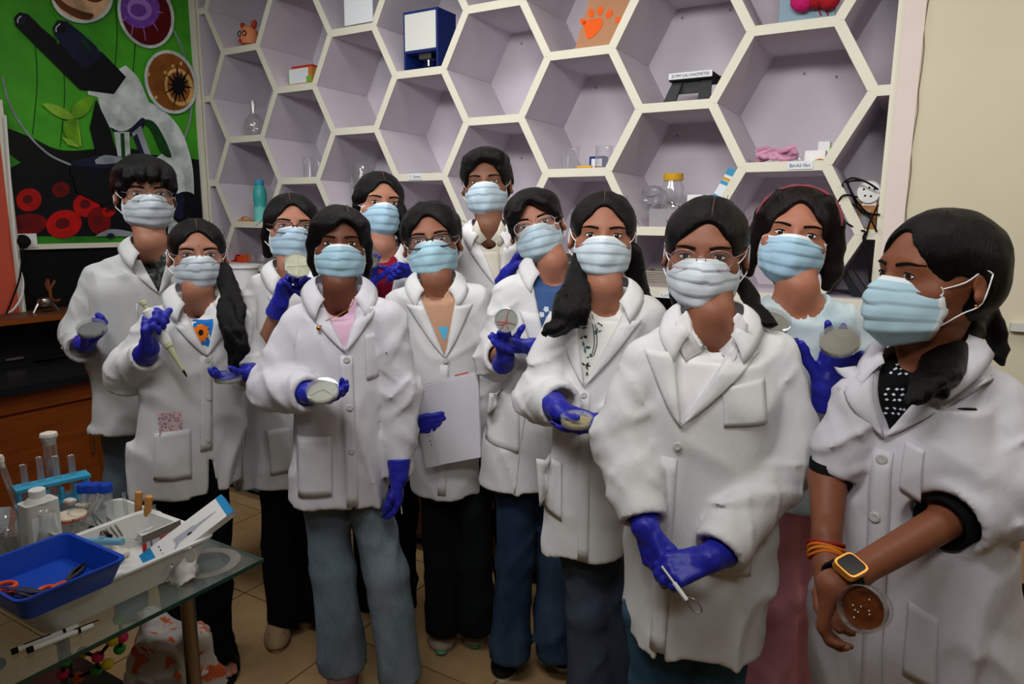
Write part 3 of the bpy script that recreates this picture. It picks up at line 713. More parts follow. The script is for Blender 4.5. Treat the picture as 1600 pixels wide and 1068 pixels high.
    # ------------------------------------------------ glasses
    def glasses(s, T, hs, shape='round', col=(150, 120, 116), r=.0013, metal=.7, rx=.0245, rz=.021, z=-.004):
        m = mat('frame_%d_%d_%d' % tuple(col), rgb(*col), .3, .5, metal=metal); g = []; root = None
        n = 28; e = {'round': 2.0, 'square': 4.0, 'soft': 2.6}[shape]; y0 = -.1035
        for sx in (-1, 1):
            ring = []
            for i in range(n):
                a = 2*math.pi*i/n; c, q = math.cos(a), math.sin(a); k = (abs(c)**e+abs(q)**e)**(-1/e)
                x = sx*.0335+rx*c*k; ring.append(T((x, y0+.009*(abs(x)/.058)**2, z+rz*q*k)))
            g.append(ring)
        b = MB()
        for ring in g: b.tube(ring, r*hs, 6, closed=True)
        b.tube(smooth_path([T((-.0335+rx*.96, y0+.001, z+.004)), T((0, y0-.004, z+.008)), T((.0335-rx*.96, y0+.001, z+.004))], 4), r*hs, 6)
        o = s.mbo('glasses', b, m)
        for k, sx in enumerate((-1, 1)):
            tp = smooth_path([T((sx*(.0335+rx*.98), y0+.009, z+.006)), T((sx*.073, -.05, .006)), T((sx*.0815, .0, .012)), T((sx*.083, .026, .012)), T((sx*.082, .042, -.012))], 4)
            s.mbo('temple', MB().tube(tp, r*hs*1.1, 6), m, o)
            c = np.mean(g[k], 0); s.mbo('lens', MB().add([c]+g[k], [(0, 1+i, 1+(i+1) % n) for i in range(n)]), m_lens, o)
    # ------------------------------------------------ hair
    def hair(s, T, hs, spec):
        """spec: style numbers in head space; locks = [[(x, y, z, r), ...], ...]"""
        th = spec.get('th', .011); pts = [T((-.11, -.13, -.13)), T((.11, .14, .16))]
        locks = [[(T(p[:3]), p[3]*hs) for p in L] for L in spec.get('locks', [])]
        rl = np.random.RandomState(s.seed+1)
        for L in spec.get('px', []):
            B_ = [(s.J(*p[:3]), p[3]) for p in L]
            for k in range(5):
                a0 = k*1.256+rl.rand(); w0 = rl.rand()*6; Q = []
                pl = smooth_path([p for p, r in B_], 3); rl2 = np.interp(np.linspace(0, 1, len(pl)), np.linspace(0, 1, len(B_)), [r for p, r in B_])
                for i, (p, r) in enumerate(zip(pl, rl2)):
                    aa = a0+.25*i; t = i/(len(pl)-1)
                    Q.append((p+np.array((math.cos(aa), math.sin(aa)*.8, .0))*r*.62+np.array((.006*math.sin(w0+i*1.1), .003*math.cos(w0+i), 0))*min(1, t*2.5)+np.array((.03*(rl.rand()-.5), .01*(rl.rand()-.5), -.02*rl.rand()))*t**3, max(r*.52, .0035)*(1-.75*t**4)*(1-.25*t*rl.rand())))
                locks.append(Q)
        al = [q for L in locks for q, r in L]+[T((x, y, z)) for x in (-.12, .12) for y in (-.14, .15) for z in (-.15, .16)]
        lo = np.min(al, 0)-.05; hi = np.max(al, 0)+.05
        v = Vol(lo, hi, .0044)
        E = lambda c, r, k=.02: v.add(ell(T(c), np.array(r)*T.S, T.R), k*hs)
        E((0, .014, .032), (.074+th, .094+th, .086+th*1.15)); E((0, .034, -.015), (.068+th*.7, .076+th*.6, .075), .03)
        for c, r in spec.get('vol', []): E(c, r, .02)
        # hairline: carve the face
        zt = spec.get('zt', .062)+spec.get('zup', .017); fw = spec.get('fw', .064)+.002; cz = -.04
        pk = spec.get('peak', .012)
        v.cut(ell(T((spec.get('fx', 0), -.1, cz)), np.array((fw, .098, zt-pk-cz))*T.S, T.R), .006)
        if pk: v.cut(ell(T((spec.get('fx', 0)+.4*(spec.get('part') or 0), -.1, cz)), np.array((fw*.66, .1, zt+.004-cz))*T.S, T.R), .012)
        if spec.get('ears', True):
            for sx in (-1, 1): v.cut(ell(T((sx*.088, -.012, -.045)), np.array((.03, .052, .062))*T.S, T.R), .006)
        pt = spec.get('part')
        if pt is not None:
            for i in range(8):
                a = -.9+i*.22; q = T((pt, .014+(.096+th)*math.sin(a), .032+(.089+th*1.15)*math.cos(a))); q2 = T((pt, .014+(.096+th)*math.sin(a+.22), .032+(.089+th*1.15)*math.cos(a+.22)))
                v.cut(rc(q, q2, .0035*hs, .0035*hs), .004)
        for L in locks: chain(v, L, .012)
        for c, r in spec.get('carve', []): v.cut(ell(T(c), np.array(r)*T.S, T.R), .005)
        sd = s.seed
        v.disp(lambda p: .004*vnoise(np.stack([p[:, 0]*70+sd, p[:, 1]*34, p[:, 2]*13], 1))+.006*spec.get('mess', .4)*vnoise(p*45+sd), .02)
        o = s.vobj('hair', v, spec.get('mat', m_hair), smooth=2); s.hairo = o
        if pt is not None:
            q = [T((pt, .014+(.0935+th)*math.sin(a), .032+(.086+th*1.15)*math.cos(a))) for a in [-.95+i*.09 for i in range(11)]]
            s.mbo('parting', MB().tube(q, [.0003+.0011*math.sin(math.pi*(i+.5)/11) for i in range(11)], 6), mat('scalp', rgb(92, 62, 50), .7), o)
        rs = np.random.RandomState(sd); b = MB()
        for w_ in range(spec.get('wisps', 10)):
            t0 = rs.rand()*math.pi-.0; x = math.cos(t0)*(.078+th); z = .03+math.sin(t0)*(.09+th); y = rs.uniform(-.03, .05)
            p0 = np.array((x*.93, y, z*.95)); d = unit((x, rs.uniform(-.5, .8), abs(z)*.6+.2*rs.randn())); q = [p0, p0+d*.014+np.array((0, .01, .004)), p0+d*.02+np.array((.01*rs.randn(), .03, -.012))]
            b.tube(smooth_path([T(i) for i in q], 3), .0005, 3)
        for L in locks:
            for w_ in range(spec.get('lockw', 0)):
                off = rs.randn(3)*.6; q = [p+off*r*(.9+.5*i/len(L))*1.2 for i, (p, r) in enumerate(L)]; q.append(q[-1]+(q[-1]-q[-2])*.4+rs.randn(3)*.01)
                b.tube(smooth_path(q, 4), .0009, 3)
        if b.v: s.mbo('loose_strands', b, spec.get('mat', m_hair), o)['kind'] = 'stuff'
    # ------------------------------------------------ coat or shirt on the trunk
    def trunk(s, rows, sh, neck, dep=(.10, .115), dd=0, round_=.05, topw=.8, lean=0):
        """rows of silhouette pixels (y, xl, xr[, dd]) from the chest down to the hem"""
        n = s.J(*neck); S = [s.J(*q)+np.array((0, 0, -.004)) for q in sh]; R_ = []
        k = len(rows)
        for i, q in enumerate(rows):
            d2 = q[3] if len(q) > 3 else 0
            a = s.J(q[1], q[0], d2); b = s.J(q[2], q[0], d2); c = (a+b)/2
            R_.append((c[2], c[0], c[1], np.linalg.norm((b-a)[:2])/2*.985, dep[0]+(dep[1]-dep[0])*i/(k-1)))
        sm = (S[0]+S[1])/2; hw = np.linalg.norm((S[1]-S[0])[:2])/2
        R_.append((sm[2]-.02, sm[0], sm[1]+.0, hw*topw, dep[0]*.82))
        s.rows = R_; s.S = S; s.nb = n; s.round_ = round_
        return R_
    def trunk_prims(s, off):
        r0 = s.round_+off; n = s.nb; out = [loft(s.rows, 2.3, off)]
        for q in s.S: out.append(rc(n+np.array((0, .01, -.035)), q+np.array((0, 0, -.034)), r0*1.02, r0*.95))
        return out
    def garment(s, name, m, sleeves, v=None, vtop=None, split=None, seed=0, h=.0072, wr=.010, fold=.016, collar=True, neckr=.066, neckcut=None, hollow=True, label=None, lapel=.058, swr=None):
        """sleeves: list of [(point, radius), ...]; v = apex pixel of the neck opening; vtop = its half width at the neck"""
        s.seed_ = seed; z0 = min(r[0] for r in s.rows)
        allp = [q for a in sleeves for (q, r) in a]; R_ = np.array(s.rows)
        lo = A3((R_[:, 1]-R_[:, 3]).min(), (R_[:, 2]-R_[:, 4]).min(), z0)-.05; hi = A3((R_[:, 1]+R_[:, 3]).max(), (R_[:, 2]+R_[:, 4]).max(), s.nb[2]+.03)+.05
        if allp: lo = np.minimum(lo, np.min(allp, 0)-.11); hi = np.maximum(hi, np.max(allp, 0)+.11)
        vol = Vol(lo, hi, h); pr = s.trunk_prims(0)
        for p in pr: vol.add(p, .045)
        zt = s.nb[2]; zl = zt-z0
        def fold_fn(p):
            g = np.clip((zt-p[:, 2])/zl, 0, 1); x, y, z = p.T
            dr = vnoise(np.stack([x*13+z*1.2+seed, y*11, z*2.2+seed], 1))
            r1 = ridge(np.stack([x*9+z*2.5+seed, y*6, z*2.4-x*3+seed], 1)); r2 = ridge(np.stack([(x+z*.7)*6+seed*2, y*5, (z-x*.6)*6], 1))
            return fold*(.2+.9*g)*dr-fold*.7*(.35+.8*g)*r1-wr*.75*r2*(1-.4*g)+.003
        vol.disp(fold_fn)
        s.H = vol.front()
        for i, a in enumerate(sleeves):
            v2 = Vol(lo, hi, h); chain(v2, a, .022, flat=True, wr=swr or wr*1.25, seed=seed+i*7.7); vol.v = smin(vol.v, v2.v, .012)
        # openings
        vol.cut(rc(s.nb+np.array((0, .005, -.06)), s.nb+np.array((0, 0, .12)), neckr*.8, neckr*1.1), .004)
        if neckcut: vol.cut(ell(s.nb+np.array(neckcut[0]), neckcut[1]), .004)
        if v is not None:
            ap = s.J(*v); s.ap = ap; cx = s.nb[0]; ztop = s.nb[2]+.03; s.vt = vtop
            def vfn(X, Y, Z):
                t = np.clip((Z-ap[2])/(s.nb[2]-ap[2]), 0, 1.3); xc = ap[0]+(cx-ap[0])*t
                return np.maximum(np.abs(X-xc)-vtop*t, np.maximum(ap[2]-Z, Y-s.nb[1]-.0))+0*X
            vol.cut((A3(-.2+ap[0], lo[1], ap[2]-.02), A3(.2+ap[0], s.nb[1]+.05, ztop+.1), vfn), .002)
        if split is not None:
            sp = s.J(*split[:2]); wv = split[2]
            vol.cut((A3(sp[0]-.1, lo[1], z0-.05), A3(sp[0]+.1, sp[1], sp[2]), lambda X, Y, Z: np.maximum(np.abs(X-sp[0]-.02*(sp[2]-Z))-wv*np.clip((sp[2]-Z)/(sp[2]-z0), 0, 1), Z-sp[2])+0*Y), .002)
        if hollow:
            top = z0+.07; R2 = [(q[0], q[1], q[2], q[3], q[4]) for q in s.rows]
            l2, h2, f2 = loft(R2, 2.3, -.016); f0 = f2
            vol.cut((l2, A3(h2[0], h2[1], top), lambda X, Y, Z: np.where(Z < z0+.02, f_ext(f0, X, Y, Z, z0+.02), np.maximum(f0(X, Y, Z), Z-top))), .003)
        for a in sleeves:
            (p, rp), (q, rq) = a[-2], a[-1]; d = unit(np.asarray(q)-np.asarray(p)); vol.cut(rc(np.asarray(q)-d*.04, np.asarray(q)+d*.08, rq-.017, rq-.0125), .003)
        o = s.vobj(name, vol, m, smooth=1, label=label); s.coat = o; s.coatm = m
        if collar and v is not None: s.collar(m, lapel)
        return o
    def hy(s, x, z, off):
        y = s.H(x, z); return (y if y is not None else s.nb[1]-.1)-off
    def sheet(s, name, inner, outer, m, n=6, off=.006, solid=.0028, parent=None, curl=0):
        """cloth sheet draped on the coat front between two (x, z) polylines"""
        P = []; k = len(inner)
        for a, b in zip(inner, outer):
            for j in range(n):
                t = j/(n-1); x = a[0]+(b[0]-a[0])*t; z = a[1]+(b[1]-a[1])*t; P.append((x, s.hy(x, z, off+curl*math.sin(t*math.pi)), z))
        return s.mbo(name, MB().add(P, grid_faces(k, n)), m, parent or s.coat, solid=solid)
    def collar(s, m, lw):
        ap = s.ap; nb = s.nb; vt = s.vt; cx = nb[0]; zn = nb[2]
        L_ = zn-ap[2]; nt = .66
        for sx in (-1, 1):
            inn = []; out = []
            for i in range(12):
                t = i/11*nt; xc = ap[0]+(cx-ap[0])*t; z = ap[2]+L_*t; x = xc+sx*(vt*t+.001); inn.append((x, z))
                w_ = lw*min(1, (i/11)**.75); out.append((x+sx*w_, z+.012*(i/11)-w_*.12))
            s.sheet('lapel', inn, out, m, 7, .0065, curl=.004)
        # fold-over collar ring, open at the front
        P = []; n = 29; mrows = 5
        for i in range(n):
            u = i/(n-1)*2-1; a = u*math.radians(148); f = max(0, abs(u)-.55)/.45
            rx, ry = .062+.012*f, .058+.018*f
            p0 = nb+np.array((rx*math.sin(a), ry*math.cos(a)+.012, .028-.012*abs(u)-.05*f**1.5))
            ro = unit((math.sin(a), math.cos(a), 0)); ro = unit(ro+np.array((math.copysign(.35*f, u), 0, 0)))
            p2 = p0+ro*(.042-.004*f)+np.array((0, 0, -.034-.02*f))
            p1 = p0+ro*.012+np.array((0, 0, .004))
            for j in range(mrows):
                t = j/(mrows-1); q = (1-t)**2*p0+2*t*(1-t)*(p1+(p2-p0)*.25)+t*t*p2
                y = s.H(q[0], q[2])
                if f > .1 and y is not None and q[1] > y-.008 and q[1] < nb[1]: q = np.array((q[0], y-.008-.004*math.sin(t*3), q[2]))
                P.append(q)
        s.mbo('collar', MB().add(P, grid_faces(n, mrows)), m, s.coat, solid=.003)
    def buttons(s, px, r=.0085, m=None):
        for q in px:
            p = s.J(*q); y = s.hy(p[0], p[2], .0052)
            s.mbo('button', MB().lathe([(r, 0), (r, .002), (r*.8, .0034), (r*.45, .0024), (.0005, .0022)], (p[0], y, p[2]), 14, axis=(0, -1, 0)), m or m_button, s.coat)
    def line(s, name, px, off=.003, w_=.0022, m=None):
        """seam or placket edge following pixels"""
        P = [s.J(*q) for q in px]; P2 = smooth_path(P, 5); s.mbo(name, MB().tube([(p[0], s.hy(p[0], p[2], off-.0022), p[2]) for p in P2], w_, 5), m or s.coatm, s.coat)
    def placket(s, a, b, w_=.017, m=None):
        A, B_ = s.J(*a), s.J(*b); inn = []; out = []
        for i in range(14):
            t = i/13; x = A[0]+(B_[0]-A[0])*t; z = A[2]+(B_[2]-A[2])*t; inn.append((x-w_, z)); out.append((x+w_, z))
        s.sheet('placket', inn, out, m or s.coatm, 4, .0035, .003)
    def pocket(s, quad, name='pocket', m=None, off=.0045):
        """quad pixels: top-left, top-right, bottom-right, bottom-left"""
        A, B_, C_, D_ = [s.J(*q) for q in quad]; inn = []; out = []
        for i in range(10):
            t = i/9; l = A+(D_-A)*t; r = B_+(C_-B_)*t; inn.append((l[0], l[2])); out.append((r[0], r[2]))
        return s.sheet(name, inn, out, m or s.coatm, 9, off, .0034)
    # ------------------------------------------------ trousers and shoes
    def trousers(s, m, legs, hip=None, seed=0, h=.011, wr=.012, name='trousers', label=None):
        allp = [q for a in legs for q, r in a]; lo = np.min(allp, 0)-.17; hi = np.max(allp, 0)+.17; v = Vol(lo, hi, h)
        for i, a in enumerate(legs):
            v2 = Vol(lo, hi, h); chain(v2, [(p, r*.715) for p, r in a], .02, flat=True, wr=wr, wf=11, seed=seed+i*5.3); v.v = smin(v.v, v2.v, .004)
        if hip: v.add(rc(hip[0], hip[1], hip[2], hip[2], sq=(1, 1.25, 1)), .03)
        return s.vobj(name, v, m, smooth=2, label=label)
    # ------------------------------------------------ hands
    def hand(s, w_, f, n, right, curl=(.3, .3, .3, .3), thumb=(.75, .6, .25), tb=.25, arm=None, sc=.93, spread=.0, glove=True, h=.0031, cuff=.05, name='glove', fl=None):
        """w_: wrist; f: finger direction; n: palm normal; curl per finger 0..1; thumb = weights along f, thumb side, palm normal"""
        sc *= .86; f = unit(f); n = np.asarray(n, float); n = unit(n-f*(n@f)); t = np.cross(f, n)*(1 if right else -1); w_ = np.asarray(w_, float)
        segs = []
        ox = (.031, .0105, -.010, -.029); kx = (.088, .092, .088, .079); ln = (.068, .076, .071, .056); rr = (.0098, .0102, .0096, .0085)
        for i in range(4):
            o_ = t*ox[i]; K = w_+(f*kx[i]+o_)*sc; segs.append((w_+(f*.012+o_*.6)*sc, K, .0165*sc, .0128*sc))
            d0 = unit(f+t*spread*(1.5-i)); c = curl[i]; a = 0; p = K; r = rr[i]*sc
            for j, (fr, ca) in enumerate(zip((.47, .30, .23), (1.25, 1.65, 1.0))):
                a += c*ca; d = d0*math.cos(a)+n*math.sin(a); q = p+d*ln[i]*fr*sc; segs.append((p, q, r, r*.93)); r *= .93; p = q
        tbp = w_+(f*.022+t*.02+n*.006)*sc; d = unit(f*thumb[0]+t*thumb[1]+n*thumb[2])
        q = tbp+d*.048*sc; segs.append((w_+f*.012*sc+t*.010*sc, tbp, .017*sc, .0165*sc)); segs.append((tbp, q, .0165*sc, .0118*sc))
        d2 = unit(d*(1-tb)+unit(n*.5+f*.7-t*.15)*tb*1.4); q2 = q+d2*.03*sc; segs.append((q, q2, .0115*sc, .0105*sc)); segs.append((q2, q2+unit(d2+n*.15)*.018*sc, .0105*sc, .009*sc))
        ad = unit(np.asarray(arm)-w_) if arm is not None else -f
        segs.append((w_, w_+f*.02*sc, .026, .025*sc)); 
        if glove: segs.append((w_+ad*cuff, w_, .033, .0258))
        def put(v):
            for (a, b, ra, rb) in segs[:-1] if glove else segs: v.add(rc(a, b, ra, rb, m=.02), .007)
            if glove: v.add(rc(w_, w_+ad*cuff, .0268, .0345, flat=True, m=.03), .008)
            elif arm is not None: v.add(rc(w_, w_+ad*.06, .0255*sc, .03*sc, m=.03), .012)
        if not glove: s.bare.append(put); return segs
        pts = np.array([p for q in segs for p in q[:2]]); v = Vol(pts.min(0)-.05, pts.max(0)+.05, h); put(v)
        sd = s.seed; v.disp(lambda p: .0022*vnoise(p*85+sd)+.0012*vnoise(p*170+sd), .01)
        s.vobj(name, v, m_glove, smooth=2); return segs
def f_ext(f, X, Y, Z, zc): return f(X, Y, np.full_like(Z, zc))
# ================================================================ the twelve people
def shirt(F, m, neck=((0, -.07, .0), (.055, .05, .06)), low=.07, off=-.013, h=.007, name='shirt', label=None, pat=None):
    z1 = F.nb[2]+.02; z0 = F.ap[2]-low; R_ = np.array(F.rows)
    lo = A3((R_[:, 1]-R_[:, 3]).min(), (R_[:, 2]-R_[:, 4]).min(), z0); hi = A3((R_[:, 1]+R_[:, 3]).max(), (R_[:, 2]+R_[:, 4]).max(), z1+.02)
    v = Vol(lo, hi, h)
    for p in F.trunk_prims(off): v.add(p, .04)
    for q, e in zip(F.S, F.E_): v.add(rc(q+np.array((0, 0, -.045)), q+np.array((0, 0, -.03))+(e-q)*.3, .037, .037), .03)
    v.cut((lo-.1, hi+.1, lambda X, Y, Z: (Z-z0-.015)*1.+0*X+0*Y), .002)
    v.cut(rc(F.nb+np.array((0, .005, -.045)), F.nb+np.array((0, 0, .12)), .05, .07), .004)
    v.cut(ell(F.nb+np.array(neck[0]), neck[1]), .004)
    F.H2 = v.front()
    return F.vobj(name, v, m, smooth=2, label=label)
def mk(label, D, x, seed, head, neck, sh, rows, armA, armB, coat=m_coat, v=None, vtop=.06, dep=(.095, .12), turn=0, hands=(), bare=(), shirtm=None, shneck=((0, -.07, .0), (.055, .05, .06)),
       legs=None, legm=None, split=None, gname='lab_coat', garm={}, round_=.05, tseed=0, post=None, topw=.8, skinoff=-.024, glabel=None):
    F = Fig(label, D, x, turn); F.seed = seed; F.hands = {}
    F.trunk(rows, sh, neck, dep, round_=round_, topw=topw)
    sl = []; ba = []; F.E_ = [F.J(*a['s'][0][:3]) for a in (armA, armB)]
    for k, a in enumerate((armA, armB)):
        if not a: continue
        S = F.S[k]; pts = [(S+np.array((0, 0, -.034)), a.get('r0', .06)*.92)]+[(F.J(*q[:3]), q[3]*.89) for q in a['s']]; sl.append(pts)
        b = a.get('b', a['s']); br = [.036, .0235, .0235]
        ba.append([(S+np.array((0, 0, -.036)), .036)]+[(F.J(*q[:3]), br[min(i, 2)]) for i, q in enumerate(b)])
    F.garment(gname, coat, sl, v, vtop, split, seed, label=glabel, **garm)
    if shirtm: shirt(F, shirtm, shneck)
    for h in hands:
        hk = dict(h); wpx = hk.pop('w'); nm = hk.pop('id', 'A'); arm = hk.pop('armp', None)
        F.hands[nm] = F.hand(F.J(*wpx), arm=F.J(*arm) if arm else None, **hk)
    zc = F.nb[2]-.30; lo = F.nb-np.array((.18, .12, .32)); hi = F.nb+np.array((.18, .12, .05))
    pr = []
    for l, u, f in F.trunk_prims(skinoff): pr.append((np.maximum(l, A3(-9, -9, zc)), u, (lambda f: lambda X, Y, Z: np.maximum(f(X, Y, Z), zc+.02-Z))(f)))
    hd = dict(head); F.head(neck=neck, arms=ba, chest=(lo, hi, pr), **hd)
    if legs:
        LG = [[(F.J(*q[:3]), q[3]) for q in l] for l in legs]; F.trousers(legm, LG, seed=seed*.37)
    if post: post(F)
    return F
J1 = denim('denim_blue', (104, 120, 132), (136, 150, 160)); J2 = denim('denim_grey', (92, 106, 116), (112, 126, 136)); J3 = denim('denim_dark', (34, 50, 72), (64, 84, 106)); J4 = denim('denim_slate', (62, 72, 84), (40, 52, 70)); J5 = denim('denim_teal', (48, 78, 100), (70, 100, 120))
m_blk = mat('black_trousers', rgb(13, 13, 14), .9, .1, bump=(200, .1)); m_blk2 = mat('charcoal_trousers', rgb(17, 21, 23), .9, .1)
m_pinkp = cloth('pink_cloth', (196, 132, 146)); m_pinkt = cloth('pink_shirt', (216, 178, 200)); m_redt = cloth('maroon_shirt', (128, 20, 44)); m_bluet = cloth('blue_shirt', (64, 92, 140))
m_cream2 = cloth('cream_shirt', (206, 200, 186)); m_whitet = cloth('white_shirt', (226, 224, 224)); m_tan = cloth('tan_top', (190, 148, 122)); m_blkt = cloth('black_shirt', (16, 16, 18)); m_check = mat('dark_check_shirt', rgb(46, 48, 44), .85, .1, mix=(rgb(96, 98, 92), 60, .5, .6))
m_floral = mat('floral_cotton', rgb(222, 222, 216), .85, .1, mix=(rgb(222, 222, 216), 30, .5, .6))
m_tie = mat('tie_dye', rgb(206, 218, 222), .85, .1, mix=(rgb(132, 166, 180), 7, .42, .7), bump=(500, .1, None, .002))
m_gold = mat('gold', rgb(196, 140, 70), .3, .5, metal=1); m_gum = mat('rubber_sole', rgb(206, 200, 190), .7)
def hairspec(**k): return k
RT, LT = True, False
def flatpatch(F, name, polys, parent=None, off=.0012):
    """flat print on the shirt front: (material, [(px, py)...])"""
    for m, pts in polys:
        P = [F.J(*q) for q in pts]; c = np.mean(P, 0); n = len(P); vs = []; rings = 5
        for k in range(rings):
            t = k/(rings-1)
            for p in P:
                q = c+(p-c)*max(t, .02); y = F.H2(q[0], q[2]); vs.append((q[0], (y if y is not None else q[1])-off, q[2]))
        fs = [(k*n+i, k*n+(i+1) % n, (k+1)*n+(i+1) % n, (k+1)*n+i) for k in range(rings-1) for i in range(n)]
        F.mbo(name, MB().add(vs, fs), m, parent)
def leg(*q): return list(q)
# ---- 1 far left, checked shirt
def post(F):
    F.line('seam', [(213, 470), (215, 560), (216, 655)])
F1 = mk('person in grey-white coat and glasses standing furthest left below the microscope poster', 2.5, 215, 11,
   dict(e=(233, 303), hs=1.02, yaw=.10, pitch=.02, roll=.0, skin=(150, 102, 80), mask=(176, 184, 190), glasses=dict(shape='soft', col=(150, 130, 122), r=.0012, rx=.026, rz=.019),
        hair=hairspec(th=.018, zt=.047, fw=.07, mess=1.0, ears=True, wisps=40, vol=[((0, -.03, .075), (.08, .07, .045))],
             locks=[[(-.05, -.07, .085, .016), (-.055, -.092, .05, .012), (-.05, -.098, .03, .005)], [(-.015, -.08, .09, .018), (-.02, -.1, .058, .013), (-.03, -.104, .034, .005)], [(.02, -.08, .09, .018), (.012, -.102, .058, .013), (.0, -.106, .036, .005)], [(.05, -.07, .082, .016), (.045, -.096, .05, .012), (.03, -.104, .03, .005)], [(.07, -.03, .06, .014), (.076, -.05, .02, .01), (.075, -.05, -.005, .004)], [(-.07, -.03, .06, .014), (-.076, -.05, .02, .01), (-.075, -.05, -.005, .004)]])),
   (236, 379), ((152, 420), (292, 412)), [(450, 148, 288), (530, 152, 290), (600, 155, 292), (661, 155, 296)],
   dict(s=[(126, 522, -.02, .074), (130, 545, -.14, .062)], b=[(126, 522, -.02), (134, 536, -.19)]), dict(s=[(305, 540, .02, .07), (308, 640, 0, .06)]),
   coat=m_coatg, v=(247, 455), vtop=.062, shirtm=m_check, legs=[leg((188, 640, 0, .095), (194, 800, 0, .08), (204, 960, 0, .08)), leg((262, 640, 0, .095), (262, 800, 0, .08), (262, 950, 0, .08))], legm=J2, garm=dict(vtop=None) if 0 else {}, post=post,
   hands=[dict(id='A', w=(134, 538, -.2), f=(.55, -.35, .5), n=(.25, -.35, .8), right=RT, curl=(.42, .4, .42, .5), thumb=(.55, .7, .35), armp=(122, 530, -.08), sc=1.05)])
# ---- 2 pipette
def post(F):
    F.buttons([(323, 555), (325, 613), (323, 675)]); F.placket((321, 548), (321, 690)); F.pocket([(244, 656), (297, 654), (299, 726), (243, 724)])
    blue = mat('print_blue', rgb(20, 110, 190), .8); org = mat('print_orange', rgb(236, 122, 24), .8); bk = mat('print_black', rgb(16, 14, 14), .8)
    flatpatch(F, 'shirt_print', [(blue, [(297, 495), (332, 495), (333, 540), (297, 540)])])
    c = (313, 514); pet = []
    for i in range(24): a = 2*math.pi*i/24; r = (15.5 if i % 2 == 0 else 10.5); pet.append((c[0]+r*math.cos(a)*.95, c[1]+r*math.sin(a)*1.1))
    flatpatch(F, 'flower_print', [(org, pet)], off=.002); flatpatch(F, 'flower_centre', [(bk, disc(c[0], c[1], 4, 4.5, n=12))], off=.0028)
    cp = [F.J(*q) for q in ((246, 646, -.14), (284, 646, -.14), (284, 690, -.14), (246, 690, -.14))]; yy = F.hy(cp[0][0]+.03, cp[0][2]-.02, .004)
    ph = MB().box((cp[0][0], yy-.001, cp[2][2]), (cp[1][0], yy+.006, cp[0][2])); F.mbo('phone_in_pocket', ph, [mat('pink_check_case', rgb(226, 196, 196), .5, mix=(rgb(150, 120, 150), 160, .5, .56))], F.coat, False, label='pink checked phone case showing above the pocket')
    F.mbo('bindi', MB().lathe([(.002, 0), (.001, .001)], F.T((0, -.0945, .034)), 8, axis=F.T.R@np.array((0, -1, 0))), mat('bindi_red', rgb(110, 30, 30), .6), F.body)
F2 = mk('person in glasses raising a pipette, sunflower shirt under open lab coat', 2.15, 305, 22,
   dict(e=(311, 399), hs=.90, yaw=.03, pitch=-.02, roll=.0, skin=(160, 108, 86), mask=(182, 192, 200), glasses=dict(shape='round', col=(176, 150, 140), r=.0011, rx=.026, rz=.023, z=-.006),
        hair=hairspec(th=.009, zt=.064, part=0, px=[[(346, 415, .06, .02), (356, 445, .02, .024), (362, 480, -.06, .032), (368, 515, -.11, .034), (374, 545, -.12, .028), (366, 568, -.13, .012)], [(348, 470, -.07, .012), (352, 510, -.115, .012), (364, 545, -.13, .007)]])),
   (310, 454), ((246, 487), (366, 487)), [(520, 236, 368), (600, 224, 374), (680, 217, 376), (756, 213, 374)],
   dict(s=[(200, 585, -.02, .076), (230, 556, -.15, .05)], b=[(200, 580, -.02), (233, 546, -.175)]), dict(s=[(392, 560, .03, .066), (383, 590, -.08, .056)], b=[(392, 560, .03), (380, 588, -.1)]),
   v=(322, 548), vtop=.062, shirtm=m_whitet, shneck=((0, -.06, .012), (.05, .05, .05)), split=(326, 690, .014), legs=[leg((268, 740, 0, .1), (276, 880, 0, .085), (292, 1030, 0, .085)), leg((328, 740, 0, .085), (332, 880, 0, .08), (340, 1028, 0, .075))], legm=m_blk, post=post,
   hands=[dict(id='A', w=(233, 544, -.185), f=(.0, -.35, .85), n=(1, -.15, .05), right=RT, curl=(.72, .74, .78, .8), thumb=(.75, .6, .5), tb=.05, armp=(216, 568, -.12), sc=1.15),
          dict(id='B', w=(387, 583, -.12), f=(-.9, -.35, 0), n=(.0, -.2, 1), right=LT, curl=(.3, .25, .25, .3), thumb=(.75, .45, .5), armp=(393, 580, -.02), sc=.9)])
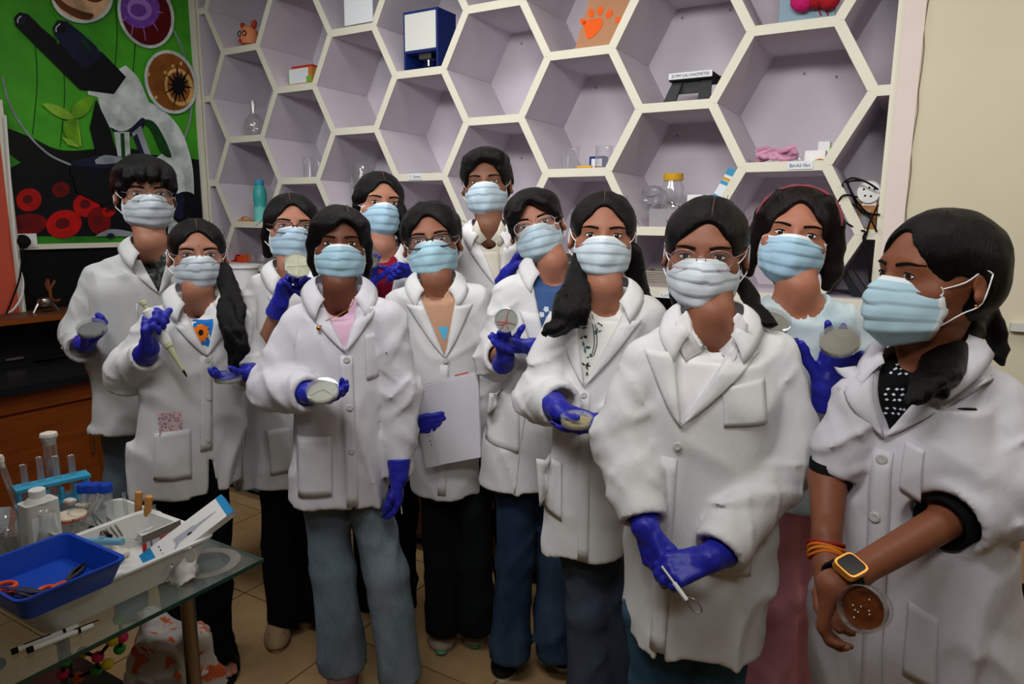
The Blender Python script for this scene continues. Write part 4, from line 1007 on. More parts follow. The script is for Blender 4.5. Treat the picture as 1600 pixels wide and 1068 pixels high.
# ---- 3 both hands round a dish
def post(F):
    F.pocket([(417, 656), (452, 652), (456, 718), (424, 722)]); F.line('seam', [(385, 600), (383, 735)])
    sh_ = MB(); a = F.J(434, 990, -.04); a[2] = 0
F3 = mk('person in brown-rimmed glasses behind, holding an open dish up with both gloves', 2.4, 450, 33,
   dict(e=(460, 354), hs=.96, yaw=.08, pitch=-.10, roll=.05, skin=(164, 112, 90), mask=(160, 184, 200), glasses=dict(shape='square', col=(74, 48, 46), r=.0024, metal=0, rx=.0275, rz=.020, z=-.006),
        hair=hairspec(th=.012, zt=.06, fw=.062, part=-.012, locks=[[(-.07, -.02, .03, .016), (-.08, .02, -.03, .016), (-.07, .05, -.09, .02)]])),
   (457, 416), ((410, 434), (502, 430)), [(470, 404, 505), (550, 394, 507), (650, 383, 510), (746, 377, 513)],
   dict(s=[(391, 505, -.01, .075), (399, 548, -.03, .066)], b=[(402, 574, -.05), (440, 470, -.2)]), dict(s=[(525, 540, 0, .066), (492, 480, -.16, .055)]),
   v=(480, 545), vtop=.06, shirtm=m_whitet, legs=[leg((438, 730, 0, .105), (440, 850, 0, .095), (448, 968, 0, .1)), leg((494, 730, .05, .1), (498, 850, .05, .09), (500, 960, .05, .1))], legm=m_blk, post=post,
   hands=[dict(id='A', w=(437, 472, -.2), f=(.25, -.25, .9), n=(.75, -.5, .1), right=RT, curl=(.6, .62, .62, .6), thumb=(.7, .5, .3), armp=(425, 510, -.15), sc=.98),
          dict(id='B', w=(489, 468, -.2), f=(-.35, -.1, .9), n=(-.75, -.55, .1), right=LT, curl=(.45, .5, .55, .6), thumb=(.7, .4, .4), armp=(500, 500, -.15), sc=.95)])
# ---- 4 pink shirt, front
def post(F):
    F.buttons([(541, 551), (546, 621), (549, 686)], .0095); F.placket((541, 545), (550, 768), .016); F.pocket([(466, 660), (518, 662), (520, 748), (470, 752)])
    F.pocket([(569, 516), (602, 512), (600, 580), (572, 584)], 'breast_pocket', off=.003); F.line('shoulder_seam', [(470, 492), (462, 540), (468, 575)])
    P = [F.J(*q) for q in ((554, 460), (548, 474), (532, 486), (512, 494), (500, 504))]
    F.mbo('necklace', MB().tube(smooth_path([(p[0], min(F.hy(p[0], p[2], .018), F.nb[1]-.06), p[2]) for p in P]), .0014, 6), m_gold)
    q = P[-1]; F.mbo('pendant', MB().lathe([(.001, -.008), (.006, -.003), (.006, .004), (.001, .008)], (q[0], F.hy(q[0], q[2], .018), q[2]), 10), m_gold)
F4 = mk('person in front wearing pink shirt, gold necklace and light blue flared jeans', 1.95, 545, 44,
   dict(e=(531, 381), hs=.86, yaw=0, pitch=-.04, roll=.02, skin=(104, 60, 42), mask=(158, 192, 208),
        hair=hairspec(th=.012, zt=.055, fw=.06, fx=.006, part=.022, ears=False, wisps=8, vol=[((0, -.02, .055), (.084, .085, .06))], locks=[[(-.06, -.06, .06, .02), (-.077, -.03, .0, .018), (-.078, -.005, -.06, .016), (-.07, .01, -.1, .012)], [(.06, -.06, .06, .02), (.078, -.02, .0, .016), (.08, .01, -.06, .015), (.074, .02, -.11, .012)]])),
   (530, 445), ((470, 490), (603, 478)), [(520, 468, 602), (600, 460, 600), (690, 456, 602), (773, 451, 607)],
   dict(s=[(430, 602, -.02, .08), (482, 615, -.18, .056)], b=[(430, 604, -.02), (482, 613, -.17)], r0=.068), dict(s=[(626, 610, 0, .062), (623, 741, -.01, .052)], r0=.064),
   coat=m_coatl, v=(539, 538), vtop=.064, shirtm=m_pinkt, shneck=((0, -.06, .018), (.05, .045, .045)), split=(549, 695, .004), legs=[leg((502, 745, 0, .09), (520, 890, 0, .09), (536, 1042, 0, .102)), leg((566, 745, 0, .085), (604, 890, 0, .088), (626, 1058, 0, .1))], legm=J1, post=post,
   hands=[dict(id='A', w=(483, 614, -.19), f=(.8, -.45, .05), n=(-.05, -.4, .9), right=RT, curl=(.28, .25, .28, .34), thumb=(.5, .75, .35), armp=(458, 612, -.12), sc=.95),
          dict(id='B', w=(623, 744, -.05), f=(-.02, -.1, -1), n=(-.8, .2, 0), right=LT, curl=(.3, .36, .42, .5), thumb=(.8, .35, .3), armp=(623, 700, -.03), sc=.95)])
# ---- 5 behind, maroon top
F5 = mk('person in maroon top at the back, gloved finger pointing left', 2.6, 597, 55,
   dict(e=(601, 317), hs=.97, yaw=.22, pitch=-.06, roll=.06, skin=(168, 116, 94), mask=(160, 192, 212), gaze=(-.4, 0),
        hair=hairspec(th=.011, zt=.06, part=0, px=[[(622, 320, .05, .028), (628, 350, .04, .026), (633, 385, .03, .022), (634, 410, .02, .012)], [(562, 300, .04, .02), (558, 330, .04, .018)]])),
   (598, 384), ((556, 404), (642, 398)), [(440, 556, 642), (520, 552, 645), (600, 552, 648), (740, 552, 650)],
   dict(s=[(545, 510, -.05, .064), (572, 455, -.14, .052)]), dict(s=[(668, 500, -.05, .062), (652, 432, -.12, .05)]),
   v=(602, 500), vtop=.062, shirtm=m_redt, shneck=((0, -.06, .012), (.045, .045, .04)), legs=[leg((575, 720, 0, .09), (577, 850, 0, .08), (580, 950, 0, .08)), leg((628, 720, 0, .09), (628, 850, 0, .08), (630, 950, 0, .08))], legm=m_blk2,
   hands=[dict(id='A', w=(576, 446, -.18), f=(.05, -.2, .95), n=(.3, -.9, .1), right=RT, curl=(.3, .3, .3, .35), thumb=(.6, .7, .4), armp=(572, 470, -.14), sc=.95),
          dict(id='B', w=(648, 424, -.15), f=(-.95, -.15, .25), n=(.1, -.4, -.85), right=LT, curl=(.04, .75, .85, .9), thumb=(.8, .3, .4), armp=(660, 450, -.12), sc=.95)])
# ---- 6 papers
def post(F):
    F.buttons([(696, 553)]); F.placket((694, 560), (690, 750), .014)
F6 = mk('person in black-framed glasses holding white papers, tan top under lab coat', 2.32, 690, 66,
   dict(e=(672, 375), hs=1.03, yaw=-.05, pitch=-.08, roll=-.12, skin=(140, 92, 70), mask=(162, 198, 212), glasses=dict(shape='square', col=(24, 21, 21), r=.0027, metal=0, rx=.026, rz=.0185, z=-.006),
        hair=hairspec(th=.015, zt=.062, fw=.063, mess=.9, wisps=26, vol=[((.02, .06, .06), (.07, .06, .06))])),
   (682, 434), ((624, 462), (744, 452)), [(520, 626, 748), (600, 632, 750), (680, 640, 750), (757, 640, 750)],
   dict(s=[(603, 580, -.0, .068), (628, 655, -.1, .055)], b=[(603, 580, 0), (640, 664, -.14)]), dict(s=[(764, 570, .03, .064), (756, 690, .0, .055)]),
   v=(695, 548), vtop=.075, shirtm=m_tan, shneck=((0, -.06, .02), (.05, .045, .04)), legs=[leg((682, 730, 0, .085), (690, 870, 0, .088), (692, 984, 0, .09)), leg((738, 740, 0, .095), (744, 870, 0, .085), (744, 984, 0, .09))], legm=m_blk2, post=post,
   hands=[dict(id='A', w=(636, 664, -.19), f=(.95, -.12, .1), n=(.05, 1, .1), right=RT, curl=(.12, .15, .2, .3), thumb=(.7, -.2, .5), armp=(620, 655, -.12), sc=.93)])
blu = mat('print_aqua', rgb(84, 176, 216), .8)
flatpatch(F6, 'shirt_trim', [(blu, [(684, 505), (700, 505), (697, 522), (694, 526)])])
# ---- 7 tall, at the back
def post(F):
    F.line('shirt_front', [(775, 375), (780, 420)], m=m_cream2)
    P = []
    for sx in (-1, 1):
        inn = [(F.nb[0]+sx*.045, F.nb[2]+.02), (F.nb[0]+sx*.03, F.nb[2]-.02), (F.nb[0]+sx*.008, F.nb[2]-.05)]; out = [(F.nb[0]+sx*.062, F.nb[2]-.01), (F.nb[0]+sx*.058, F.nb[2]-.05), (F.nb[0]+sx*.04, F.nb[2]-.075)]
        Q = []
        for a, b in zip(inn, out):
            for j in range(4):
                t = j/3; x = a[0]+(b[0]-a[0])*t; z = a[1]+(b[1]-a[1])*t; y = F.H2(x, z); Q.append((x, min((y if y is not None else 9), F.nb[1]-.035)-.008, z))
        F.mbo('shirt_collar', MB().add(Q, grid_faces(3, 4)), m_cream2, solid=.003)
F7 = mk('tallest person at the back centre, short black hair, cream shirt, no glasses', 2.64, 762, 77,
   dict(e=(757, 284), hs=.98, yaw=-.10, pitch=-.03, roll=-.05, skin=(126, 84, 64), mask=(184, 204, 216), lids=.5,
        hair=hairspec(th=.016, zt=.062, fw=.066, mess=1.0, wisps=14, vol=[((0, -.01, .085), (.076, .085, .05)), ((.015, -.05, .085), (.055, .045, .035))])),
   (764, 352), ((722, 384), (816, 380)), [(430, 722, 815), (520, 720, 818), (620, 722, 818), (720, 722, 818)],
   dict(s=[(708, 480, .02, .064), (715, 580, .0, .055)]), dict(s=[(825, 500, -.05, .064), (788, 446, -.16, .056)], b=[(825, 500, -.05), (792, 428, -.19)]),
   v=(778, 445), vtop=.062, shirtm=m_cream2, shneck=((0, -.06, .005), (.03, .045, .045)), legs=[leg((742, 700, 0, .09), (745, 820, 0, .08), (745, 920, 0, .08)), leg((795, 700, 0, .09), (795, 820, 0, .08), (795, 920, 0, .08))], legm=m_blk2, post=post,
   hands=[dict(id='B', w=(793, 428, -.2), f=(.55, -.1, .85), n=(.5, -.2, -.5), right=LT, curl=(.25, .25, .25, .3), thumb=(.8, .3, .4), armp=(786, 444, -.17), sc=1.05)])
# ---- 8 fringe, blue shirt
def post(F):
    F.pocket([(768, 602), (812, 606), (812, 690), (760, 676)]); F.line('front_edge', [(838, 560), (818, 650), (806, 748)], .004)
    wp = mat('print_white', rgb(206, 214, 224), .8)
    for (x, y, r) in ((853, 478, 5), (846, 486, 5), (860, 484, 4), (867, 480, 4)): flatpatch(F, 'shirt_print', [(wp, [(x+r*(1 if k % 2 else .7)*math.cos(k*.6), y+r*(1 if k % 2 else .7)*math.sin(k*.6)) for k in range(10)])], off=.002)
    F.mbo('earring', MB().lathe([(.001, -.003), (.004, 0), (.001, .003)], F.T((.082, .012, -.04)), 8), m_gold, F.body)
F8 = mk('person with dark fringe and clear glasses, blue printed shirt, gloves round an upright dish', 2.15, 835, 88,
   dict(e=(835, 350), hs=.90, yaw=-.06, pitch=-.05, roll=-.27, skin=(164, 110, 88), mask=(176, 198, 210), glasses=dict(shape='soft', col=(196, 168, 160), r=.0014, metal=.3, rx=.027, rz=.021, z=-.006),
        hair=hairspec(th=.013, zt=.058, fw=.06, wisps=8, vol=[((0, -.02, .06), (.084, .088, .058))], locks=[[(-.01, -.088, .085, .014), (-.04, -.098, .052, .015), (-.064, -.078, .012, .012), (-.073, -.055, -.03, .006)], [(.012, -.088, .085, .014), (.04, -.096, .058, .014), (.066, -.07, .02, .012), (.077, -.04, .0, .008)], [(-.03, -.09, .075, .014), (-.06, -.085, .04, .013), (-.075, -.05, .0, .01)]])),
   (864, 408), ((800, 442), (924, 428)), [(500, 796, 905), (600, 778, 905), (680, 757, 895), (753, 743, 880)],
   dict(s=[(775, 562, -.03, .07), (784, 556, -.1, .062)], b=[(775, 562, -.03), (787, 548, -.14)]), dict(s=[(905, 560, .0, .064), (846, 550, -.09, .055)]),
   v=(872, 625), vtop=.075, shirtm=m_bluet, shneck=((0, -.06, .015), (.055, .05, .055)), legs=[leg((808, 740, 0, .095), (804, 870, 0, .085), (798, 1026, 0, .098)), leg((862, 740, .04, .1), (870, 870, .04, .1), (876, 1020, .02, .125))], legm=J3, post=post,
   hands=[dict(id='A', w=(789, 556, -.17), f=(-.12, -.15, 1), n=(.7, -.6, .2), right=RT, curl=(.18, .3, .4, .5), thumb=(.7, .6, .3), armp=(784, 575, -.12), sc=.95),
          dict(id='B', w=(832, 542, -.18), f=(-.9, -.2, .12), n=(.05, -.35, .9), right=LT, curl=(.15, .18, .2, .25), thumb=(.6, .6, .5), armp=(850, 550, -.12), sc=.95)])
# ---- 9 long hair, floral top
def post(F):
    F.buttons([(914, 602)]); F.placket((914, 598), (912, 845), .014); F.pocket([(842, 700), (880, 706), (880, 790), (848, 780)])
    bk = mat('print_black', rgb(16, 14, 14), .8); gr = mat('print_green', rgb(36, 96, 92), .8); rs = np.random.RandomState(4)
    for (x, y, m, r) in ((908, 508, gr, 11), (914, 535, gr, 10), (905, 548, bk, 8), (916, 562, bk, 8), (912, 520, bk, 7), (922, 548, gr, 6), (904, 494, bk, 6), (934, 512, gr, 7), (938, 500, bk, 5), (920, 574, bk, 5)):
        for k in range(4):
            a = rs.rand()*6.3; q = [(x, y), (x+r*.5*math.cos(a-.35), y+r*.5*math.sin(a-.35)), (x+r*math.cos(a), y+r*math.sin(a)), (x+r*.5*math.cos(a+.35), y+r*.5*math.sin(a+.35))]
            flatpatch(F, 'leaf_print', [(m, q)], off=.002)
    for pts in (((921, 490), (927, 505), (929, 530), (924, 548)), ((925, 488), (931, 505), (933, 528), (928, 546))):
        P = [F.J(*q) for q in pts]; F.mbo('piping', MB().tube(smooth_path([(p[0], (F.H2(p[0], p[2]) or p[1])-.001, p[2]) for p in P]), .0012, 5), bk)
F9 = mk('person with long loose hair over one shoulder and floral top, dish resting on gloves', 1.85, 930, 99,
   dict(e=(943, 368), hs=.94, yaw=.02, pitch=-.02, roll=.02, skin=(152, 100, 78), mask=(192, 206, 216),
        hair=hairspec(th=.010, zt=.066, fw=.063, part=-.001, px=[[(908, 395, .06, .018), (902, 425, .03, .024), (897, 452, -.04, .032), (888, 482, -.10, .038), (876, 505, -.12, .03), (860, 519, -.13, .012)], [(912, 445, -.03, .016), (908, 480, -.10, .02), (903, 505, -.115, .008)], [(985, 385, .06, .022), (992, 420, .07, .024), (1000, 450, .07, .02), (1008, 470, .06, .01)]])),
   (944, 447), ((884, 490), (1012, 474)), [(540, 874, 1002), (640, 862, 992), (740, 855, 985), (850, 850, 978)],
   dict(s=[(846, 618, -.03, .076), (878, 634, -.155, .066)], b=[(846, 620, -.03), (880, 640, -.19)]), dict(s=[(1010, 615, .0, .064), (958, 658, -.13, .055)]),
   v=(914, 588), vtop=.085, shirtm=m_floral, shneck=((.0, -.07, -.01), (.05, .05, .075)), legs=[leg((908, 830, 0, .1), (922, 950, 0, .09), (928, 1120, 0, .12)), leg((962, 830, 0, .095), (976, 950, 0, .09), (992, 1120, 0, .12))], legm=J4, post=post,
   hands=[dict(id='A', w=(874, 640, -.21), f=(.75, -.3, -.2), n=(.1, -.35, .9), right=RT, curl=(.16, .15, .15, .2), thumb=(.65, .6, .45), armp=(864, 630, -.15), sc=.95),
          dict(id='B', w=(946, 660, -.19), f=(-.92, -.2, -.05), n=(0, -.25, .95), right=LT, curl=(.12, .12, .15, .2), thumb=(.7, .5, .4), armp=(962, 658, -.1), sc=.95)])
# ---- 10 front, swab
def post(F):
    F.buttons([(1063, 671)], .009); F.placket((1050, 690), (1033, 968), .016); F.pocket([(1096, 770), (1172, 780), (1168, 850), (1096, 845)]); F.pocket([(1128, 585), (1190, 575), (1192, 635), (1130, 640)], 'breast_pocket', off=.003)
    for sx in (-1, 1):
        Q = []
        for a, b in (((sx*.05, .012), (sx*.072, -.012)), ((sx*.032, -.03), (sx*.066, -.055)), ((sx*.006, -.066), (sx*.045, -.088))):
            for j in range(5):
                t = j/4; x = F.nb[0]+a[0]+(b[0]-a[0])*t; z = F.nb[2]+a[1]+(b[1]-a[1])*t; y = F.H2(x, z); Q.append((x, (y if y is not None else F.nb[1]-.05)-.005, z))
        F.mbo('shirt_collar', MB().add(Q, grid_faces(3, 5)), m_whitet, solid=.003)
F10 = mk('person in front with thin round pink glasses, white shirt, holding a swab stick low', 1.45, 1105, 110,
   dict(e=(1097, 402), hs=.925, yaw=-.06, pitch=.10, roll=.02, skin=(138, 88, 66), mask=(200, 208, 216), glasses=dict(shape='round', col=(186, 140, 146), r=.0011, rx=.0255, rz=.0215, z=-.002),
        hair=hairspec(th=.010, zt=.058, fw=.063, part=.012, wisps=16, px=[[(1158, 440, .08, .016), (1172, 465, .06, .013), (1190, 488, .0, .008), (1206, 500, -.03, .003)], [(1065, 440, .06, .02), (1060, 470, .07, .015)]])),
   (1112, 491), ((1014, 540), (1206, 536)), [(610, 988, 1216), (700, 978, 1214), (800, 975, 1210), (900, 973, 1200), (980, 973, 1190)],
   dict(s=[(980, 690, -.01, .082), (1006, 812, -.125, .056)], r0=.064), dict(s=[(1224, 705, -.02, .088), (1122, 862, -.185, .06)], r0=.068),
   v=(1068, 640), vtop=.078, dep=(.12, .14), shirtm=m_whitet, shneck=((0, -.06, .0), (.035, .05, .06)), split=(1040, 905, .008), round_=.056, topw=.86,
   legs=[leg((1022, 950, 0, .1), (1030, 1080, 0, .085), (1036, 1300, 0, .07)), leg((1122, 950, 0, .1), (1112, 1090, 0, .09), (1106, 1300, 0, .075))], legm=J5, post=post, garm=dict(lapel=.062),
   hands=[dict(id='A', w=(1008, 822, -.14), f=(.35, -.35, -.85), n=(.6, .6, -.1), right=RT, curl=(.4, .45, .5, .55), thumb=(.8, .35, .35), armp=(1002, 790, -.1), sc=.98),
          dict(id='B', w=(1108, 872, -.21), f=(-.85, -.3, -.3), n=(-.2, .55, -.75), right=LT, curl=(.5, .55, .55, .6), thumb=(.75, .4, .5), armp=(1135, 855, -.17), sc=.98)])
# ---- 11 tie-dye shirt, no coat
def post(F):
    pts = [F.T((.089*math.sin(a), -.048, .03+.0935*math.cos(a))) for a in [-1.5+i*3/24 for i in range(25)]]
    F.mbo('headband', MB().tube(pts, [.0036+.0012*math.sin(i*2.1) for i in range(25)], 8), mat('headband', rgb(128, 62, 72), .7), F.hairo)
    n = F.nb; P = []
    for i in range(25):
        a = math.radians(-180+i*15); P.append(n+np.array((.074*math.sin(a), .062*math.cos(a)-.006, .0-.022*math.cos(a+math.pi)-.016)))
F11 = mk('person with bob haircut and headband in pale tie-dye T-shirt, no lab coat', 1.71, 1245, 121,
   dict(e=(1243, 366), hs=.96, yaw=.03, pitch=-.02, roll=.13, skin=(166, 108, 84), mask=(158, 192, 212),
        hair=hairspec(th=.013, zt=.062, fw=.06, ears=False, mat=m_hairb, wisps=12, vol=[((0, .03, -.03), (.088, .085, .09))], locks=[[(-.05, -.045, .09, .02), (-.078, -.035, .04, .018), (-.086, -.02, -.02, .02), (-.088, -.005, -.08, .024), (-.084, .0, -.115, .016)], [(.05, -.045, .09, .02), (.08, -.03, .04, .018), (.09, -.012, -.02, .022), (.094, .0, -.08, .026), (.09, .005, -.12, .016)]])),
   (1246, 448), ((1186, 482), (1318, 484)), [(560, 1184, 1330), (660, 1184, 1325), (775, 1188, 1305)],
   dict(s=[(1176, 545, 0, .066), (1174, 575, 0, .064)], b=[(1178, 620, 0), (1200, 535, -.12)], r0=.058), dict(s=[(1334, 545, 0, .068), (1338, 585, -.01, .066)], b=[(1322, 680, -.02), (1290, 610, -.15)], r0=.06),
   coat=m_tie, v=None, gname='tie_dye_shirt', garm=dict(collar=False, neckr=.078, fold=.008, neckcut=((0, -.05, .005), (.062, .06, .05))), skinoff=-.014, legs=[leg((1208, 770, 0, .1), (1200, 930, 0, .1), (1192, 1180, 0, .11)), leg((1264, 770, .05, .09), (1240, 930, .05, .09), (1225, 1180, .05, .1))], legm=m_pinkp, post=post,
   hands=[dict(id='B', w=(1288, 606, -.17), f=(.3, -.1, .9), n=(.0, -.8, .45), right=LT, curl=(.2, .25, .32, .35), thumb=(.6, .75, .35), armp=(1290, 645, -.15), sc=1.18, spread=.2),
          dict(id='A', w=(1192, 560, -.12), f=(.15, -.1, .95), n=(.2, -.7, .5), right=RT, curl=(.5, .5, .5, .5), thumb=(.6, .6, .4), armp=(1186, 600, -.1), sc=.9)])
# ---- 12 right edge, bare hands and watch
def post(F):
    F.buttons([(1347, 734, -.13), (1330, 832, -.14)], .0105); F.placket((1347, 720, -.13), (1318, 1150, -.16), .018); F.pocket([(1410, 690, -.1), (1450, 700, -.1), (1446, 780, -.1), (1404, 765, -.1)], 'breast_pocket', off=.0035); F.pocket([(1412, 945, -.13), (1478, 955, -.12), (1476, 1064, -.12), (1404, 1060, -.13)])
    wp = mat('print_white', rgb(206, 206, 204), .8); rs = np.random.RandomState(2)
    for y in (586, 592, 598, 622, 630, 638, 652, 660):
        for k in range(8):
            x = 1352+k*12+rs.randn()*2; dy = rs.randn(); flatpatch(F, 'leaf_print', [(wp, [(x-4, y+dy, -.11), (x, y-2.5, -.11), (x+4, y, -.11), (x, y+2, -.11)])], off=.0015)
    W = F.J(1314, 908, -.26); E_ = F.J(1400, 860, -.19); ax = unit(W-E_); nrm = unit(np.array((-.12, -1, .1))); nrm = unit(nrm-ax*(nrm@ax)); sd = np.cross(ax, nrm)
    c = W-ax*.004
    ring = [c+(nrm*.031*math.cos(a)+sd*.031*math.sin(a)) for a in [2*math.pi*i/24 for i in range(24)]]
    o = F.mbo('wristwatch', MB().tube([p for p in ring], .004, 6, closed=True).tube([p+ax*.007 for p in ring], .004, 6, closed=True).tube([p-ax*.007 for p in ring], .004, 6, closed=True), m_blackm)
    def rr(hx, hy, zoff, n=28, e=5): 
        out = []
        for i in range(n):
            a = 2*math.pi*i/n; cc, q = math.cos(a), math.sin(a); k = (abs(cc)**e+abs(q)**e)**(-1/e); out.append(c+nrm*(.031+zoff)+ax*hx*1.1*cc*k+sd*hy*1.15*q*k)
        return out
    F.mbo('watch_case', MB().prism(rr(.0205, .0175, .009), -nrm*.011), mat('watch_gold', rgb(230, 160, 70), .3, .5, metal=.6), o, False)
    F.mbo('watch_face', MB().prism(rr(.0175, .0145, .0098), -nrm*.001), m_black, o, False)
    A = F.J(1291, 866, -.11); B_ = F.J(1290, 800, -.06); ax = unit(A-B_); e = unit(np.cross(ax, [0, 1, 0])); g = np.cross(ax, e)
    for k, cl in enumerate(((150, 30, 24), (206, 110, 24), (210, 128, 30), (200, 100, 24))):
        cc = A-ax*(.016-.007*k); F.mbo('bracelet_thread', MB().tube([cc+.0305*(e*math.cos(t)+g*math.sin(t))+ax*.003*math.sin(t*2+k) for t in [2*math.pi*i/20 for i in range(20)]], .0032, 6, closed=True), mat('thread_%d' % k, rgb(*cl), .8))
    for (q, dx) in (((.08, .012, -.045), 0),): F.mbo('earring', MB().lathe([(.001, -.004), (.005, 0), (.001, .004)], F.T(q), 8), m_gold, F.body)
    a = F.J(1298, 742, 0); F.mbo('inner_sleeve', MB().lathe([(.041, .03), (.041, -.016), (.038, -.02), (.034, .02)], a, 24), m_blkt)
    a = F.J(1474, 815, -.125); d = unit(F.J(1400, 860, -.19)-F.J(1520, 788, -.08)); F.mbo('inner_sleeve', MB().lathe([(.052, -.03), (.05, .008), (.046, .012), (.04, -.02)], a, 24, axis=d), m_blkt)
F12 = mk('person at the right edge in wide lilac-white coat, smartwatch on bare wrist', 1.3, 1440, 132,
   dict(e=(1397, 430), hs=.98, yaw=-.62, pitch=-.02, roll=.0, skin=(128, 76, 52), mask=(172, 202, 214), dd=-.02, gaze=(.7, 0),
        hair=hairspec(th=.009, zt=.068, fw=.064, wisps=10, vol=[((.0, .10, .03), (.03, .03, .035))], px=[[(1508, 420, .08, .034), (1514, 465, .07, .036), (1505, 515, .02, .036), (1482, 558, -.05, .034), (1452, 592, -.11, .026), (1426, 622, -.14, .009)], [(1520, 440, .08, .026), (1536, 490, .06, .022), (1560, 530, .04, .013), (1563, 556, .02, .005)], [(1484, 540, -.04, .022), (1474, 585, -.1, .016), (1468, 615, -.12, .005)]])),
   (1448, 535), ((1350, 600), (1552, 604)), [(700, 1308, 1558), (800, 1298, 1562), (940, 1286, 1575), (1068, 1274, 1592), (1210, 1268, 1602)],
   dict(s=[(1322, 690, .0, .056), (1300, 737, -.0, .05)], b=[(1294, 745, .0), (1291, 880, -.12)], r0=.062), dict(s=[(1538, 762, -.07, .104), (1478, 812, -.125, .082)], b=[(1528, 785, -.08), (1316, 906, -.25)], r0=.07),
   coat=m_coatl, v=(1348, 698, -.13), vtop=.07, turn=-.30, dep=(.12, .15), shirtm=m_blkt, shneck=((0, -.07, .0), (.055, .055, .055)), round_=.056, topw=.84, legs=[leg((1370, 1150, 0, .09), (1370, 1300, 0, .08), (1370, 1560, 0, .07)), leg((1500, 1150, 0, .09), (1500, 1300, 0, .08), (1500, 1560, 0, .07))], legm=m_blk, post=post, garm=dict(lapel=.07, wr=.013),
   hands=[dict(id='A', w=(1293, 884, -.13), f=(.45, -.2, -.8), n=(.6, -.5, .2), right=RT, curl=(.35, .35, .35, .4), thumb=(.6, .6, .4), armp=(1290, 840, -.1), glove=False),
          dict(id='B', w=(1300, 915, -.265), f=(-.1, -.05, -.9), n=(.85, .3, .1), right=LT, curl=(.35, .5, .5, .5), thumb=(.5, .3, .8), armp=(1340, 893, -.235), glove=False)])
# ================================================================ shoes
def shoe(F, toe, ang, m, sole, L=.25, hw=.046, high=.075, name='shoe', extra=None):
    t = F.loc(PZ(toe[0], toe[1], 0)); d = np.array((math.sin(ang), math.cos(ang), 0)); s_ = np.array((d[1], -d[0], 0))
    a = t+d*.06; b = t+d*(L-.045); v = Vol(np.minimum(t, t+d*L)-.09, np.maximum(t, t+d*L)+np.array((.09, .09, .13)), .005)
    R_ = np.stack([s_, d, [0, 0, 1.]], 1)
    v.add(ell(a+np.array((0, 0, .02)), (hw, .068, .045), R_), .02); v.add(ell((a+b)/2+np.array((0, 0, .028)), (hw*.88, .1, high*.72), R_), .03); v.add(ell(b+np.array((0, 0, .035)), (hw*.8, .055, high*.8), R_), .03)
    v.cut((v.ax[0][0]*np.array((1, 0, 0))-9, np.array((9., 9., 9.)), lambda X, Y, Z: Z-.016+0*X+0*Y), .002)
    o = F.vobj(name, v, m, smooth=2)
    n = 28; out = []
    for i in range(n):
        u = 2*math.pi*i/n; c, q = math.cos(u), math.sin(u); out.append(t+d*(L/2-L/2*c*1.02)+s_*q*hw*(1.06-.12*(c < 0))+np.array((0, 0, .018)))
    F.mbo('sole', MB().prism(out, (0, 0, -.017)), sole, o, False)
    if extra:
        for (u, w_) in extra:
            p = a+d*u+s_*w_; zz = .02+.045*math.sqrt(max(0, 1-(w_/hw)**2-(u/.068)**2)); F.mbo('hole', MB().lathe([(.0045, -.002), (.0045, .002)], p+np.array((0, 0, zz-.0)), 8, axis=(0, -.5, .9)), m_blackm, o)
    return o
m_croc = mat('croc_tan', rgb(150, 124, 92), .7, noise=(20, .12)); m_snk = mat('sneaker_grey', rgb(150, 138, 120), .8, noise=(30, .1)); m_mint = mat('mint_toe', rgb(84, 150, 108), .6); m_pnk = mat('dull_pink_shoe', rgb(140, 92, 88), .8); m_bks = mat('black_shoe', rgb(14, 14, 15), .7)
shoe(F3, (432, 1021), .05, m_croc, m_croc, extra=[(-.02+.02*i, -.024+.016*j+(.008 if i % 2 else 0)) for i in range(4) for j in range(4)]); shoe(F3, (478, 985), .0, m_croc, m_croc)
for q in ((690, 1023), (742, 1013)):
    o = shoe(F6, q, .02, m_snk, m_gum, hw=.05); t = F6.loc(PZ(q[0], q[1], 0)); F6.mbo('toe_cap', MB().lathe([(.001, .014), (.017, .010), (.024, 0), (.024, -.004)], t+np.array((0, .012, .012)), 14), m_mint, o)
shoe(F8, (785, 1066), .05, m_bks, m_gum); shoe(F8, (880, 1050), -.1, m_bks, m_gum)
shoe(F4, (536, 1092), .0, m_pnk, m_pnk, hw=.05); shoe(F4, (628, 1106), -.1, m_pnk, m_pnk, hw=.05)
def sandal(F, toe):
    t = F.loc(PZ(toe[0], toe[1], 0)); v = Vol(t-np.array((.09, .05, .02)), t+np.array((.09, .27, .14)), .004)
    v.add(rc(t+np.array((0, .06, .03)), t+np.array((0, .2, .055)), .036, .034, sq=(1, 1, 1.4)), .02)
    for i in range(5):
        x = -.03+.0155*i; l = (.0, .006, .012, .02, .03)[i]; v.add(rc(t+np.array((x, .06, .03)), t+np.array((x*1.1, l, .026)), .012, (.0125, .0095, .009, .0085, .008)[i]), .004)
    v.add(rc(t+np.array((0, .2, .05)), t+np.array((0, .2, .15)), .034, .036), .02)
    o = F.vobj('foot', v, F.skin, smooth=2)
    F.mbo('sandal_sole', MB().prism([t+np.array((.052*math.sin(u)*(1.05-.15*math.cos(u)), .11-.125*math.cos(u), .017)) for u in [2*math.pi*i/28 for i in range(28)]], (0, 0, -.017)), m_blackm, o, False)
    for y0, y1 in ((.055, .1), (.13, .17)):
        P = []
        for i in range(13):
            a = math.pi*i/12; 
            for y in (y0, y1): P.append(t+np.array((-.05*math.cos(a), y, .014+.05*math.sin(a)+.12*(y-.05))))
        F.mbo('sandal_strap', MB().add(P, grid_faces(13, 2)), m_bks, o, solid=.004)
sandal(F2, (352, 1073)); sandal(F2, (300, 1066))
